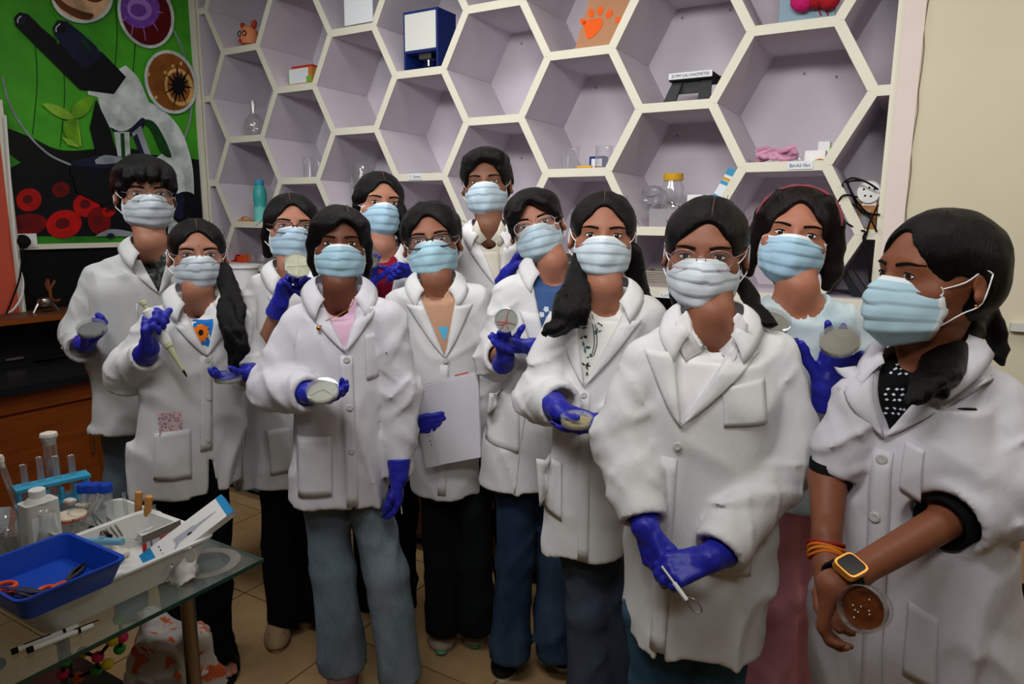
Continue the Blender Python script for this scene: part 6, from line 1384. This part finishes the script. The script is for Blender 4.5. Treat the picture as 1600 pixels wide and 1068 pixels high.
# dark folder, basket, bin
a = PY(1316, 425, YF+.1); zb = floor_z(4, -2) if floor_z(4, -2) > zB else zB
c = thing('dark_folder', 'black folder leaning in the lowest right cell', 'folder', (a[0]+.05, YF+.12, zB)); Q = [PY(x, y, YF+.08) for x, y in ((1313, 428), (1322, 424), (1350, 468), (1338, 474))]; part('cover', MB().prism(Q, (0, .05, 0)), mat('folder_black', rgb(26, 26, 32), .5), c); part('spine', MB().prism([PY(x, y, YF+.078) for x, y in ((1323, 424), (1332, 421), (1362, 466), (1351, 468))], (0, .05, 0)), mat('folder_grey', rgb(60, 58, 62), .4), c)
x0, x1, zt, z_ = box_at(1003, 1062, 424, z=zB, Y=YF+.05); c = thing('wire_basket', 'pale woven plastic basket on the lowest shelf behind the front glasses wearer', 'basket', ((x0+x1)/2, YF+.12, zB))
m_bask = mat('basket_grey', rgb(150, 142, 132), .7)
for k in range(7): z_ = zB+.004+(zt-zB-.008)*k/6; part('hoop', MB().tube([(x0, YF+.05, z_), (x1, YF+.05, z_), (x1, YF+.22, z_), (x0, YF+.22, z_)], .0042 if 0 < k < 6 else .007, 6, closed=True), m_bask, c)
for k in range(13): xx = x0+(x1-x0)*k/12; part('stake', MB().tube([(xx, YF+.05, zB), (xx, YF+.05, zt)], .003, 5), m_bask, c)
part('bottom', MB().box((x0, YF+.05, zB), (x1, YF+.22, zB+.004)), m_bask, c)
a, b = PZ(352, 620, CT), None; x_ = PY(352, 414, 2.55); x2 = PY(378, 414, 2.55)
c = thing('white_bin', 'white plastic bin with flat rim on the back worktop', 'bin', ((x_[0]+x2[0])/2, 2.63, CT)); part('body', MB().lathe([(.07, 0), (.088, x_[2]-CT-.02), (.08, x_[2]-CT-.02), (.001, .01)], ((x_[0]+x2[0])/2-.03, 2.63, CT), 24), m_white, c, True); part('rim', MB().lathe([(.088, x_[2]-CT-.02), (.1, x_[2]-CT-.015), (.1, x_[2]-CT), (.086, x_[2]-CT)], ((x_[0]+x2[0])/2-.03, 2.63, CT), 24), m_white, c, True)
# desk at the right behind the people
dz = .685; dk = thing('wooden_desk', 'dark brown wooden desk behind the two people at the right', 'desk', (.6, 2.3, 0))
m_desk = mat('desk_laminate', rgb(104, 66, 40), .5, .3, noise=(5, .15, (1, 1, 6))); m_deskt = mat('desk_top', rgb(150, 104, 66), .45, .3, noise=(6, .1, (6, 1, 1)))
part('top', MB().box((-.27, 1.99, dz-.02), (1.5, 2.36, dz)), m_deskt, dk); part('edge_band', MB().box((-.275, 1.982, dz-.024), (1.5, 1.99, dz+.001)), m_blackm, dk); part('front_panel', MB().box((-.25, 2.02, .04), (1.48, 2.045, dz-.022)), m_desk, dk); part('side_panel', MB().box((-.26, 2.01, 0), (-.235, 2.34, dz-.021)), m_desk, dk); part('side_panel', MB().box((1.46, 2.01, 0), (1.485, 2.34, dz-.021)), m_desk, dk)
m_leg0 = mat('dark_tube', rgb(60, 56, 52), .4, .5, metal=1)
# pale blue chair mostly hidden behind the people
q = PD(380, 620, 2.8); sx_, sy_, sz_ = q
st2 = thing('plastic_chair', 'light blue plastic chair mostly hidden behind the sunflower shirt wearer', 'chair', (sx_, sy_, 0)); m_lb = mat('light_blue_plastic', rgb(90, 180, 210), .5)
part('backrest', MB().box((sx_-.2, sy_-.012, .52), (sx_+.2, sy_+.012, sz_+.0)), m_lb, st2); part('seat', MB().box((sx_-.2, sy_, .41), (sx_+.2, sy_+.38, .44)), m_lb, st2)
for ax_, ay_ in ((-.17, 0), (.17, 0), (-.17, .35), (.17, .35)): part('leg', MB().tube([(sx_+ax_, sy_+ay_, 0), (sx_+ax_, sy_+ay_, .41 if ay_ else .6)], .01, 8), m_leg0, st2, True)
# ================================================================ glass trolley and what stands on it
TZ = .75
m_tglass = glass('table_glass', (.62, .74, .68, 1), .03, 1.12, .16); m_tedge = mat('glass_edge', rgb(36, 66, 58), .15, .5); m_leg = mat('brushed_leg', rgb(150, 138, 124), .35, .5, metal=1)
GX0, GX1, GY0, GY1 = -2.12, -1.287, .36, 1.03
tt = thing('glass_trolley', 'low steel trolley with a greenish glass top at the lower left', 'table', ((GX0+GX1)/2, (GY0+GY1)/2, 0))
part('glass_top', MB().box((GX0, GY0, TZ-.009), (GX1-.002, GY1-.002, TZ)), m_tglass, tt)
part('glass_edge', MB().box((GX1-.002, GY0, TZ-.009), (GX1, GY1, TZ)).box((GX0, GY1-.002, TZ-.009), (GX1-.002, GY1, TZ)), m_tedge, tt)
for x in (-1.40, -2.0):
    for y in (.90, .50): part('leg', MB().tube([(x, y, 0), (x, y, TZ-.012)], .0165, 16), m_leg, tt, True)
    part('pad', MB().lathe([(.03, 0), (.03, .004)], (x, .90, TZ-.0135), 20), m_steel, tt); part('pad', MB().lathe([(.03, 0), (.03, .004)], (x, .50, TZ-.0135), 20), m_steel, tt)
part('flat_ring', MB().lathe([(.052, 0), (.075, 0)], (-1.385, .945, TZ+.0004), 36, cap=False), mat('grey_ring', rgb(128, 124, 116), .6), tt)  # flat grey ring lying on the glass top
part('lower_shelf', MB().box((GX0+.08, .44, .26), (-1.39, .96, .268)), mat('smoked_glass', rgb(34, 32, 30), .15, .5), tt)
# white tray
m_tray = mat('tray_white', rgb(216, 216, 212), .45, .35)
def tray(name, label, x0, x1, y0, y1, z0, h, m, rim=.012, r=.03, flare=.018):
    def loop(e, z, n=6):
        out = []
        for (cx, cy, a0) in ((x1+e-r, y1+e-r, 0), (x0-e+r, y1+e-r, 90), (x0-e+r, y0-e+r, 180), (x1+e-r, y0-e+r, 270)):
            for i in range(n): a = math.radians(a0+90*i/(n-1)); out.append((cx+r*math.cos(a), cy+r*math.sin(a), z))
        return out
    L_ = [loop(0, z0), loop(flare, z0+h), loop(flare+rim, z0+h), loop(flare+rim, z0+h-.004), loop(flare+.003, z0+h-.006), loop(flare-.001, z0+h-.001), loop(-.002, z0+.003)]
    n = len(L_[0]); b = MB(); V = [p for l in (L_[0], L_[4], L_[3], L_[2], L_[5], L_[6]) for p in l]; fs = []
    for k in range(5): fs += [(k*n+i, k*n+(i+1) % n, (k+1)*n+(i+1) % n, (k+1)*n+i) for i in range(n)]
    fs += [tuple(range(n)), tuple(5*n+i for i in range(n))]
    return solo(name, b.add(V, fs), m, label, 'tray', smooth=True)
tray('white_tray', 'long white plastic tray full of glassware on the glass top', -1.60, -1.385, .60, .93, TZ+.001, .075, m_tray)
# blue tray resting on the white tray
BZ = .828
tray('blue_tray', 'bright blue plastic tray holding scissors, resting on the white tray', -1.525, -1.335, .545, .71, BZ, .05, mat('tray_blue', rgb(22, 74, 190), .4, .4), .006, .018, .012)
m_orh = mat('orange_handle', rgb(240, 92, 30), .4); m_blade = mat('blade_steel', rgb(130, 128, 126), .35, .5, metal=1)
def scissors(c, ang, label):
    c = np.asarray(c, float); d = np.array((math.cos(ang), math.sin(ang), 0)); s_ = np.array((-d[1], d[0], 0)); up = np.array((0, 0, 1.))
    t = thing('scissors', label, 'scissors', c, 'scissors in the blue tray')
    for k in (-1, 1):
        part('blade', MB().prism([c+s_*.002*k, c+d*.05+s_*.012*k, c+d*.085, c+d*.05-s_*.004*k], up*.003), m_blade, t)
        rc_ = c-d*.035+s_*.018*k; part('handle', MB().tube([rc_+d*.018*math.cos(a)+s_*.013*math.sin(a)+up*.004 for a in [2*math.pi*i/18 for i in range(18)]], .0045, 8, closed=True), m_orh, t, True)
        part('shank', MB().tube([c+up*.003, rc_+d*.016-s_*.006*k+up*.003], .004, 6), m_orh, t, True)
scissors((-1.44, .575, BZ+.008), .4, 'orange-handled scissors at the near end of the blue tray'); scissors((-1.40, .645, BZ+.008), 2.2, 'orange-handled scissors by the right wall of the blue tray')
solo('steel_blade', MB().prism([(-1.47, .556, BZ+.022), (-1.43, .553, BZ+.032), (-1.375, .575, BZ+.028), (-1.36, .60, BZ+.022), (-1.41, .592, BZ+.02)], (0, 0, .002)), m_blade, 'curved grey metal blade lying over the scissors', 'blade')
# pipette carton
A_, B_ = PZ(215, 878, .835), PZ(345, 778, .93)
def boxpx(name, label, q, depth, m, cat='box'):
    return None
t0 = PD(217, 868, 1.465); t1 = PD(345, 772, 1.555); t3 = PD(245, 899, 1.43)
ax = unit(t1-t0); L_ = np.linalg.norm(t1-t0); sy = unit(t3-t0-ax*((t3-t0)@ax)); Wd = .058; nz = np.cross(ax, sy); nz = nz if nz@(CC-t0) > 0 else -nz
pc_ = thing('pipette_carton', 'slim white carton with blue ends and a pipette picture, leaning out of the tray', 'box', t0)
def cp(u, v, w_=0): return t0+ax*L_*u+sy*Wd*v+nz*w_
part('carton', MB().prism([cp(0, 0), cp(1, 0), cp(1, 1), cp(0, 1)], -nz*.022), m_white, pc_)
m_cb = mat('carton_blue', rgb(30, 140, 200), .5); m_pg2 = mat('print_grey', rgb(170, 174, 184), .6)
for (a, b) in ((0, .13), (.93, 1)): part('blue_band', MB().prism([cp(a, 0, .0006), cp(b, 0, .0006), cp(b, 1, .0006), cp(a, 1, .0006)], -nz*.0004), m_cb, pc_)
part('blue_end', MB().prism([cp(1, 0)+ax*.0005, cp(1, 1)+ax*.0005, cp(1, 1, -.022)+ax*.0005, cp(1, 0, -.022)+ax*.0005], ax*.0004), m_cb, pc_)
part('pipette_picture', MB().prism([cp(.36, .35, .0006), cp(.58, .38, .0006), cp(.62, .44, .0006), cp(.86, .49, .0006), cp(.86, .52, .0006), cp(.62, .58, .0006), cp(.58, .62, .0006), cp(.40, .64, .0006), cp(.33, .8, .0006), cp(.31, .78, .0006), cp(.36, .6, .0006)], -nz*.0003), m_pg2, pc_)
part('display_picture', MB().prism([cp(.50, .56, .001), cp(.55, .57, .001), cp(.55, .64, .001), cp(.50, .63, .001)], -nz*.0003), m_inkb, pc_)
text('lettering', 'MICROLIT', cp(.965, .5, .0006), -sy, ax, .009, m_label, pc_, width=Wd*.72)
for k in range(4): part('icon', MB().prism([cp(.2, .2+.17*k, .0007), cp(.215, .2+.17*k, .0007), cp(.215, .26+.17*k, .0007), cp(.2, .26+.17*k, .0007)], -nz*.0003), m_inkb if k < 2 else m_pg2, pc_)
# red and white box behind it
b0, b1 = PD(221, 838, 1.47), PD(282, 812, 1.55); up = np.array((0, 0, 1.)); rb = thing('red_striped_box', 'open box with red and white striped side inside the white tray', 'box', (b0+b1)/2-up*.07)
dn = np.array((0, 0, -.065)); part('side', MB().prism([b0, b1, b1+dn, b0+dn], (-.006, .003, 0)), mat('box_white', rgb(214, 214, 214), .6), rb); part('lid_edge', MB().prism([b0+up*.001, b1+up*.001, b1+dn*.26, b0+dn*.26], (.002, -.001, 0)), mat('box_taupe', rgb(110, 98, 90), .7), rb)
for (u0, u1) in ((0, .1), (.45, .8)): part('red_stripe', MB().prism([b0+(b1-b0)*u0+dn*.3, b0+(b1-b0)*u1+dn*.3, b0+(b1-b0)*u1+dn, b0+(b1-b0)*u0+dn], (.0025, -.0012, 0)), m_redp, rb)
part('blue_line', MB().prism([b0+(b1-b0)*.22+dn*.3, b0+(b1-b0)*.24+dn*.3, b0+(b1-b0)*.24+dn, b0+(b1-b0)*.22+dn], (.0025, -.0012, 0)), m_blueb, rb)
# inner white tray behind
tray('small_white_tray', 'small shallow white tray with tweezers behind the blue tray', -1.80, -1.63, .80, .98, TZ+.001, .05, m_tray, .006, .02, .01)
def bot(px, py): p = PZ(px, py, TZ); return np.array((p[0], min(p[1], .985), TZ))
# white square bottle
c = bot(68, 858); t = thing('reagent_bottle', 'square white plastic bottle with a white screw cap', 'bottle', c); D_ = float(c@HF); zt = PD(68, 782, D_)[2]; hx = .043
def rbox(x0, x1, y0, y1, z0, z1, r=.01):
    b = MB(); P = []
    for (cx, cy, a0) in ((x1-r, y1-r, 0), (x0+r, y1-r, 90), (x0+r, y0+r, 180), (x1-r, y0+r, 270)):
        for i in range(5): a = math.radians(a0+90*i/4); P.append((cx+r*math.cos(a), cy+r*math.sin(a), z0))
    return b.prism(P, (0, 0, z1-z0))
part('body', rbox(c[0]-.026, c[0]+.026, c[1]-.037, c[1]+.037, TZ, zt), mat('bottle_white', rgb(206, 206, 200), .5, .3), t, True); part('shoulder', MB().lathe([(.03, 0), (.022, .008), (.017, .012)], (c[0], c[1], zt), 20), mat('bottle_white', rgb(206, 206, 200), .5, .3), t, True); part('cap', MB().lathe([(.0175, .008), (.018, .028), (.016, .03), (.001, .03)], (c[0], c[1], zt), 20), m_white, t, True); part('label', MB().box((c[0]+.026, c[1]-.03, TZ+.02), (c[0]+.0265, c[1]+.025, zt-.03)), m_label, t)
# conical flask before it
c = bot(80, 872); D_ = float(c@HF); zt = PD(80, 800, D_)[2]; h = zt-TZ
glassware('conical_flask', 'conical glass flask with a wide lip before the white bottle', [(.001, 0), (.036, 0), (.038, .006), (.017, h*.68), (.016, h*.93), (.021, h), (.0165, h*.97), (.014, h*.92), (.015, h*.68), (.035, .008), (.001, .004)], c, 'flask')
# glass cluster at the left edge
for k, (x, y, yt, r, lab) in enumerate(((16, 880, 812, .026, 'narrow glass cylinder at the left picture edge'), (30, 868, 830, .03, 'low beaker right of the narrow cylinder at the picture edge'), (6, 862, 845, .03, 'small clear beaker cut by the left picture edge'))):
    c = bot(x, y); h = PD(x, yt, float(c@HF))[2]-TZ; glassware('beaker', lab, [(.001, 0), (r, 0), (r, h*.92), (r*1.1, h), (r*.94, h*.96), (r*.94, .005), (.001, .004)], c, 'beaker', 'glassware on the trolley')
glassware('glass_vase_tube', 'thick glass tube with a flared neck by the left picture edge', [(.001, 0), (.016, 0), (.018, .05), (.013, .075), (.019, .085), (.022, .11), (.017, .105), (.011, .075), (.014, .05), (.001, .006)], bot(20, 885)+np.array((.03, -.04, 0)), 'glassware')
q = bot(0, 838); solo('paper_slip', MB().prism([q+np.array((0, -.03, .0)), q+np.array((.03, .0, .0)), q+np.array((.0, .03, .07)), q+np.array((-.03, 0, .07))], (.001, .001, 0)), m_label, 'white paper slip with a scribble at the left picture edge', 'paper')
# test tube rack
r0 = bot(66, 822); r1 = bot(128, 806); rx = unit((r1-r0)*[1, 1, 0]); ry = np.array((-rx[1], rx[0], 0)); m_rack = mat('rack_blue', rgb(60, 164, 204), .4, .4); Ln = .17
c0 = (r0+r1)/2+np.array((-.03, .0, 0)); tr = thing('test_tube_rack', 'bright blue plastic test tube rack behind the white bottle', 'rack', c0)
for z in (.006, .05, .105): part('plate', MB().obox(c0+up*z, rx*Ln/2, ry*.026, up*.004), m_rack, tr)
for u in (-1, 1):
    for w_ in (-1, 1): part('post', MB().tube([c0+rx*u*(Ln/2-.008)+ry*w_*.02, c0+rx*u*(Ln/2-.008)+ry*w_*.02+up*.105], .005, 8), m_rack, tr, True)
for k in range(4): part('peg', MB().lathe([(.006, .05), (.006, .09), (.001, .092)], c0+rx*(-.05+.033*k)-ry*.018, 10), m_rack, tr, True)
def ttube(p, h, label, tilt=(0, 0, 1), plug=None, r=.0085):
    t = thing('test_tube', label, 'test tube', p, 'test tubes in the rack'); part('glass', MB().lathe([(.001, 0), (r*.7, .003), (r, .01), (r, h), (r*1.15, h+.002), (r*.85, h), (r*.85, .012), (.001, .004)], p, 14, axis=tilt, cap=False), m_glass, t, True)
    if plug: part('cotton_plug', MB().lathe([(r*.8, h-.012), (r*.9, h), (r*1.3, h+.012), (r*1.2, h+.02), (.001, h+.026)], p, 14, axis=tilt), mat('cotton', rgb(220, 212, 200), .95, bump=(120, .5)), t, True)
nm = ('leftmost', 'second from left', 'third from left', 'fourth from left')
for k in range(4): ttube(c0+rx*(-.058+.036*k)+ry*.008+up*.011, .15+.006*((k*2) % 3), nm[k]+' clear test tube in the blue rack')
ttube(c0-rx*.075-ry*.01+up*.02, .16, 'tilted test tube with a cotton plug left of the blue rack', (-.25, -.1, .95), True)
c = bot(98, 800)+np.array((-.03, .0, 0)); ttube(c+up*.001, .2, 'tall wide tube with a white plug standing behind the rack', (0, 0, 1), True, .017)
# blue capped tubes
m_bcap = mat('cap_blue', rgb(20, 62, 170), .4, .4); m_tubep = glass('tube_plastic', (.86, .9, .92, 1), .2, 1.3, .55)
for k, (x, dy) in enumerate(((138, 0), (147, .012), (157, -.008), (164, .01))):
    c = bot(x, 822)+np.array((0, dy, 0)); t = thing('capped_tube', nm[k]+' of the plastic tubes with blue caps', 'tube', c, 'blue capped tubes'); h = PD(x, 765, float(c@HF))[2]-TZ
    part('tube', MB().lathe([(.001, 0), (.006, .004), (.015, .03), (.015, h)], c, 16, cap=False), m_tubep, t, True); part('cap', MB().lathe([(.018, h-.004), (.018, h+.014), (.016, h+.017), (.001, h+.017)], c, 18), m_bcap, t, True)
# beaker with a tilted tube
c = bot(140, 832); h = PD(140, 795, float(c@HF))[2]-TZ; glassware('beaker', 'wide glass beaker in the middle of the trolley holding a tilted tube', [(.001, 0), (.038, 0), (.04, .006), (.04, h*.95), (.044, h), (.038, h*.97), (.038, .008), (.001, .004)], c, 'beaker', 'glassware on the trolley')
ttube(c+np.array((-.012, -.012, .008)), .1, 'glass tube leaning inside the wide beaker', (.35, .35, .87), None, .01)
# wooden-handled tools in a beaker
c = bot(226, 838)+np.array((0, -.01, 0)); h = .055; glassware('beaker', 'glass beaker holding two wooden-handled tools', [(.001, 0), (.03, 0), (.03, h), (.033, h+.003), (.028, h), (.028, .005), (.001, .004)], c, 'beaker', 'glassware on the trolley')
for k, (dx, lab) in enumerate(((-.014, 'left wooden tool handle standing in the beaker'), (.016, 'right wooden tool handle standing in the beaker'))):
    p = c+np.array((dx, 0, .006)); d_ = unit((.1+.12*k, .06, 1)); t = thing('wooden_tool', lab, 'tool', p, 'wooden tools'); part('shaft', MB().tube([p, p+d_*.06], .0035, 8), m_steel, t, True); part('handle', MB().lathe([(.006, .055), (.008, .06), (.009, .085), (.0085, .115), (.001, .118)], p, 12, axis=d_), mat('light_wood', rgb(196, 136, 70), .6, noise=(20, .1)), t, True)
ttube(c+np.array((-.03, -.012, .001)), .115, 'slim grey rod left of the wooden handles', (-.05, 0, 1), None, .005)
for k, (x, y, h, r, lab) in enumerate(((248, 826, .07, .016, 'bright glass bulb right of the wooden handles'), (262, 822, .06, .014, 'small pointed glass funnel right of the bulb'), (274, 820, .05, .012, 'small clear vial at the right end of the glassware row'))):
    c = bot(x, y); glassware('glass_piece', lab, [(.001, 0), (r, .002), (r, h*.5), (r*.4, h*.8), (r*.45, h), (r*.3, h*.8), (r*.85, h*.5), (.001, .005)], c, 'glassware', 'glass pieces on the trolley')
for k in range(7):
    c = PZ(185+k*9, 845-k*3+(k % 2)*6, TZ+.02)+np.array((-.0, 0, 0)); a = rng.random()*3; d_ = unit((math.cos(a), math.sin(a), .12*(k % 3)))
    solo('glass_rod', MB().lathe([(.001, 0), (.006, .003), (.007, .04), (.005, .075), (.001, .077)], np.array((min(c[0], -1.41), min(c[1], .91), TZ+.02+.006*(k % 3))), 10, axis=d_), m_glass if k % 2 else m_steel, ('first', 'second', 'third', 'fourth', 'fifth', 'sixth', 'seventh')[k]+' small glass tube from the left inside the white tray', 'glass tube', 'loose tubes in the white tray', True)
# lids, cotton, tweezers
c = bot(114, 838)+up*.052; t = thing('cream_disc', 'round cream lid with a red rim by the blue tray', 'jar lid', c); part('disc', MB().lathe([(.036, 0), (.036, .008), (.001, .0085)], c, 28), mat('lid_cream', rgb(212, 196, 172), .5), t, True); part('red_rim', MB().lathe([(.037, -.001), (.0375, .003), (.037, .004)], c, 28, cap=False), m_redp, t)
for k, (x, y) in enumerate(((112, 818), (134, 824), (176, 868), (190, 872), (182, 880))):
    v = Vol(A3(-.03, -.03, -.02), A3(.03, .03, .03), .004); v.add(ell((0, 0, 0), (.018, .015, .011)), .01); v.disp(lambda p: .012*vnoise(p*70+k*3), .02); P, Fc = v.mesh(1); c = bot(x, y); zc = TZ+.013+(.0 if k > 1 else .05)
    o = link('cotton_wool', np_mesh('cotton_wool', P, Fc, mat('cotton', rgb(220, 212, 200), .95)), None, (c[0] if k < 2 else min(c[0], -1.43), c[1], zc)); tag(o, ('pale cotton tuft left of the tweezers', 'pale cotton tuft beside the round lid', 'left cotton tuft in the white tray', 'right cotton tuft in the white tray', 'cotton tuft nearest the blue tray')[k], 'cotton wool', 'cotton tufts')
def tweez(a, b, label, blk=False):
    a = PD(*a); b = PD(*b); t = thing('tweezers', label, 'tweezers', (a+b)/2, 'metal tools on the trolley'); d_ = unit(b-a); s_ = unit(np.cross(d_, up))
    for k in (-1, 1): part('prong', MB().tube([a+s_*.001*k, (a+b)/2+s_*.006*k, b+s_*.0045*k], [.0012, .0022, .0024], 6), m_steel, t, True)
    if blk: part('grip', MB().tube([a+(b-a)*.5, b], .0062, 8), m_blackm, t, True)
tweez((113, 811, 1.62), (172, 838, 1.52), 'long steel probe with a black grip', True); tweez((144, 802, 1.62), (168, 836, 1.52), 'steel tweezers crossing the black-gripped probe'); tweez((167, 808, 1.6), (188, 838, 1.52), 'bent steel tweezers right of the probe')
a, b = PD(128, 845, 1.5), PD(192, 846, 1.48); solo('blue_marker', MB().tube([a, a+(b-a)*.5, b], [.008, .009, .008], 10).obox((a+b)/2+up*.009, unit(b-a)*.006, np.cross(unit(b-a), up)*.003, up*.002), mat('marker_blue', rgb(120, 176, 204), .4), 'pale blue capped marker lying across the tray', 'marker', smooth=True)
# two pens on the glass, crumpled tissue
def pen(a, b, label, m2):
    a = PZ(a[0], a[1], TZ+.006); b = PZ(b[0], b[1], TZ+.006); t = thing('marker_pen', label, 'pen', (a+b)/2*np.array((1, 1, 0))+np.array((0, 0, TZ)), 'pens on the glass edge'); d_ = unit(b-a)
    part('barrel', MB().tube([a, b], .0055, 12), m_white, t, True); part('end', MB().tube([a-d_*.006, a+d_*.004], .0058, 12), m_blackm, t, True); part('band', MB().tube([a+(b-a)*.74, a+(b-a)*.79], .0059, 12), m_blackm, t, True); part('clip', MB().obox(a+(b-a)*m2+up*.0058, d_*.022, np.cross(d_, up)*.0012, up*.0008), m_blackm, t)
pen((24, 1016), (122, 978), 'black and white pen lying behind its twin on the glass', .35); pen((48, 1014), (145, 976), 'black and white pen nearest the glass edge', .9)
v = Vol(A3(-.05, -.05, -.03), A3(.05, .05, .06), .0045); v.add(rc((0, 0, .0), (.008, .004, .03), .02, .006), .01); v.disp(lambda p: -.02*ridge(p*30)+.014*vnoise(p*40), .03); P, Fc = v.mesh(1); c = PZ(285, 905, TZ)
o = link('crumpled_tissue', np_mesh('crumpled_tissue', P, Fc, mat('tissue', rgb(206, 204, 200), .9)), None, (c[0], c[1], TZ+.02)); tag(o, 'crumpled white tissue beside the white tray', 'tissue')
# plastic carrier bag under the trolley
cb_ = PD(270, 1030, 1.66); hb_ = PD(270, 962, 1.66)[2]
v = Vol(A3(-.22, -.16, -.02), A3(.22, .16, hb_+.06), .009); v.add(loft([(0, 0, 0, .10, .08), (hb_*.3, 0, 0, .115, .095), (hb_*.7, 0, 0, .11, .08), (hb_*.94, .01, 0, .09, .05)], 2.2), .01); v.add(rc((.07, 0, hb_*.8), (.125, 0, hb_*.97), .03, .012), .02); v.disp(lambda p: -.02*ridge(np.stack([p[:, 0]*12, p[:, 1]*12, p[:, 2]*5], 1))+.03*vnoise(p*9)-.012*ridge(p*16+4), .05); P, Fc = v.mesh(1)
o = link('carrier_bag', np_mesh('carrier_bag', P, Fc, mat('bag_print', rgb(196, 190, 188), .5, .3, mix=(rgb(206, 96, 54), 22, .56, .6))), None, (cb_[0], cb_[1], .0)); tag(o, 'white plastic carrier bag with orange print under the trolley', 'bag')
# ball-and-stick molecule
BL = .40; ml = {'g': (54, 160, 60), 'p': (206, 40, 96), 'y': (200, 176, 40), 'o': (200, 90, 40)}
pos = {}; 
for n_, (x, y, cl) in enumerate(((102, 1032, 'g'), (98, 1052, 'p'), (130, 1018, 'y'), (153, 1026, 'p'), (151, 1045, 'g'), (121, 1058, 'o'), (175, 1000, 'y'), (191, 995, 'p'), (187, 1013, 'g'), (168, 1037, 'y'), (186, 966, 'g'))): pos[n_] = (PD(x, y, 1.34+.02*(n_ % 3)), cl)
mt = thing('molecule_model', 'ball and stick molecule model with coloured balls under the glass', 'model', np.mean([p for p, c in pos.values()], 0)*np.array((1, 1, 0))+np.array((0, 0, .27)))
for n_, (p, cl) in pos.items(): part('ball', MB().lathe([(.012*math.sin(t)+.0004, -.012*math.cos(t)) for t in [math.pi*i/8 for i in range(9)]], p, 14), mat('ball_'+cl, rgb(*ml[cl]), .45), mt, True)
for a, b in ((0, 1), (0, 2), (2, 3), (3, 4), (4, 5), (5, 1), (3, 6), (6, 7), (7, 8), (4, 9), (7, 10)): part('stick', MB().tube([pos[a][0], pos[b][0]], .004, 6), m_blackm, mt, True)
lowp = min(pos.values(), key=lambda q: q[0][2])[0]; part('stand', MB().tube([lowp, (lowp[0], lowp[1], .27)], .004, 6), m_blackm, mt, True)
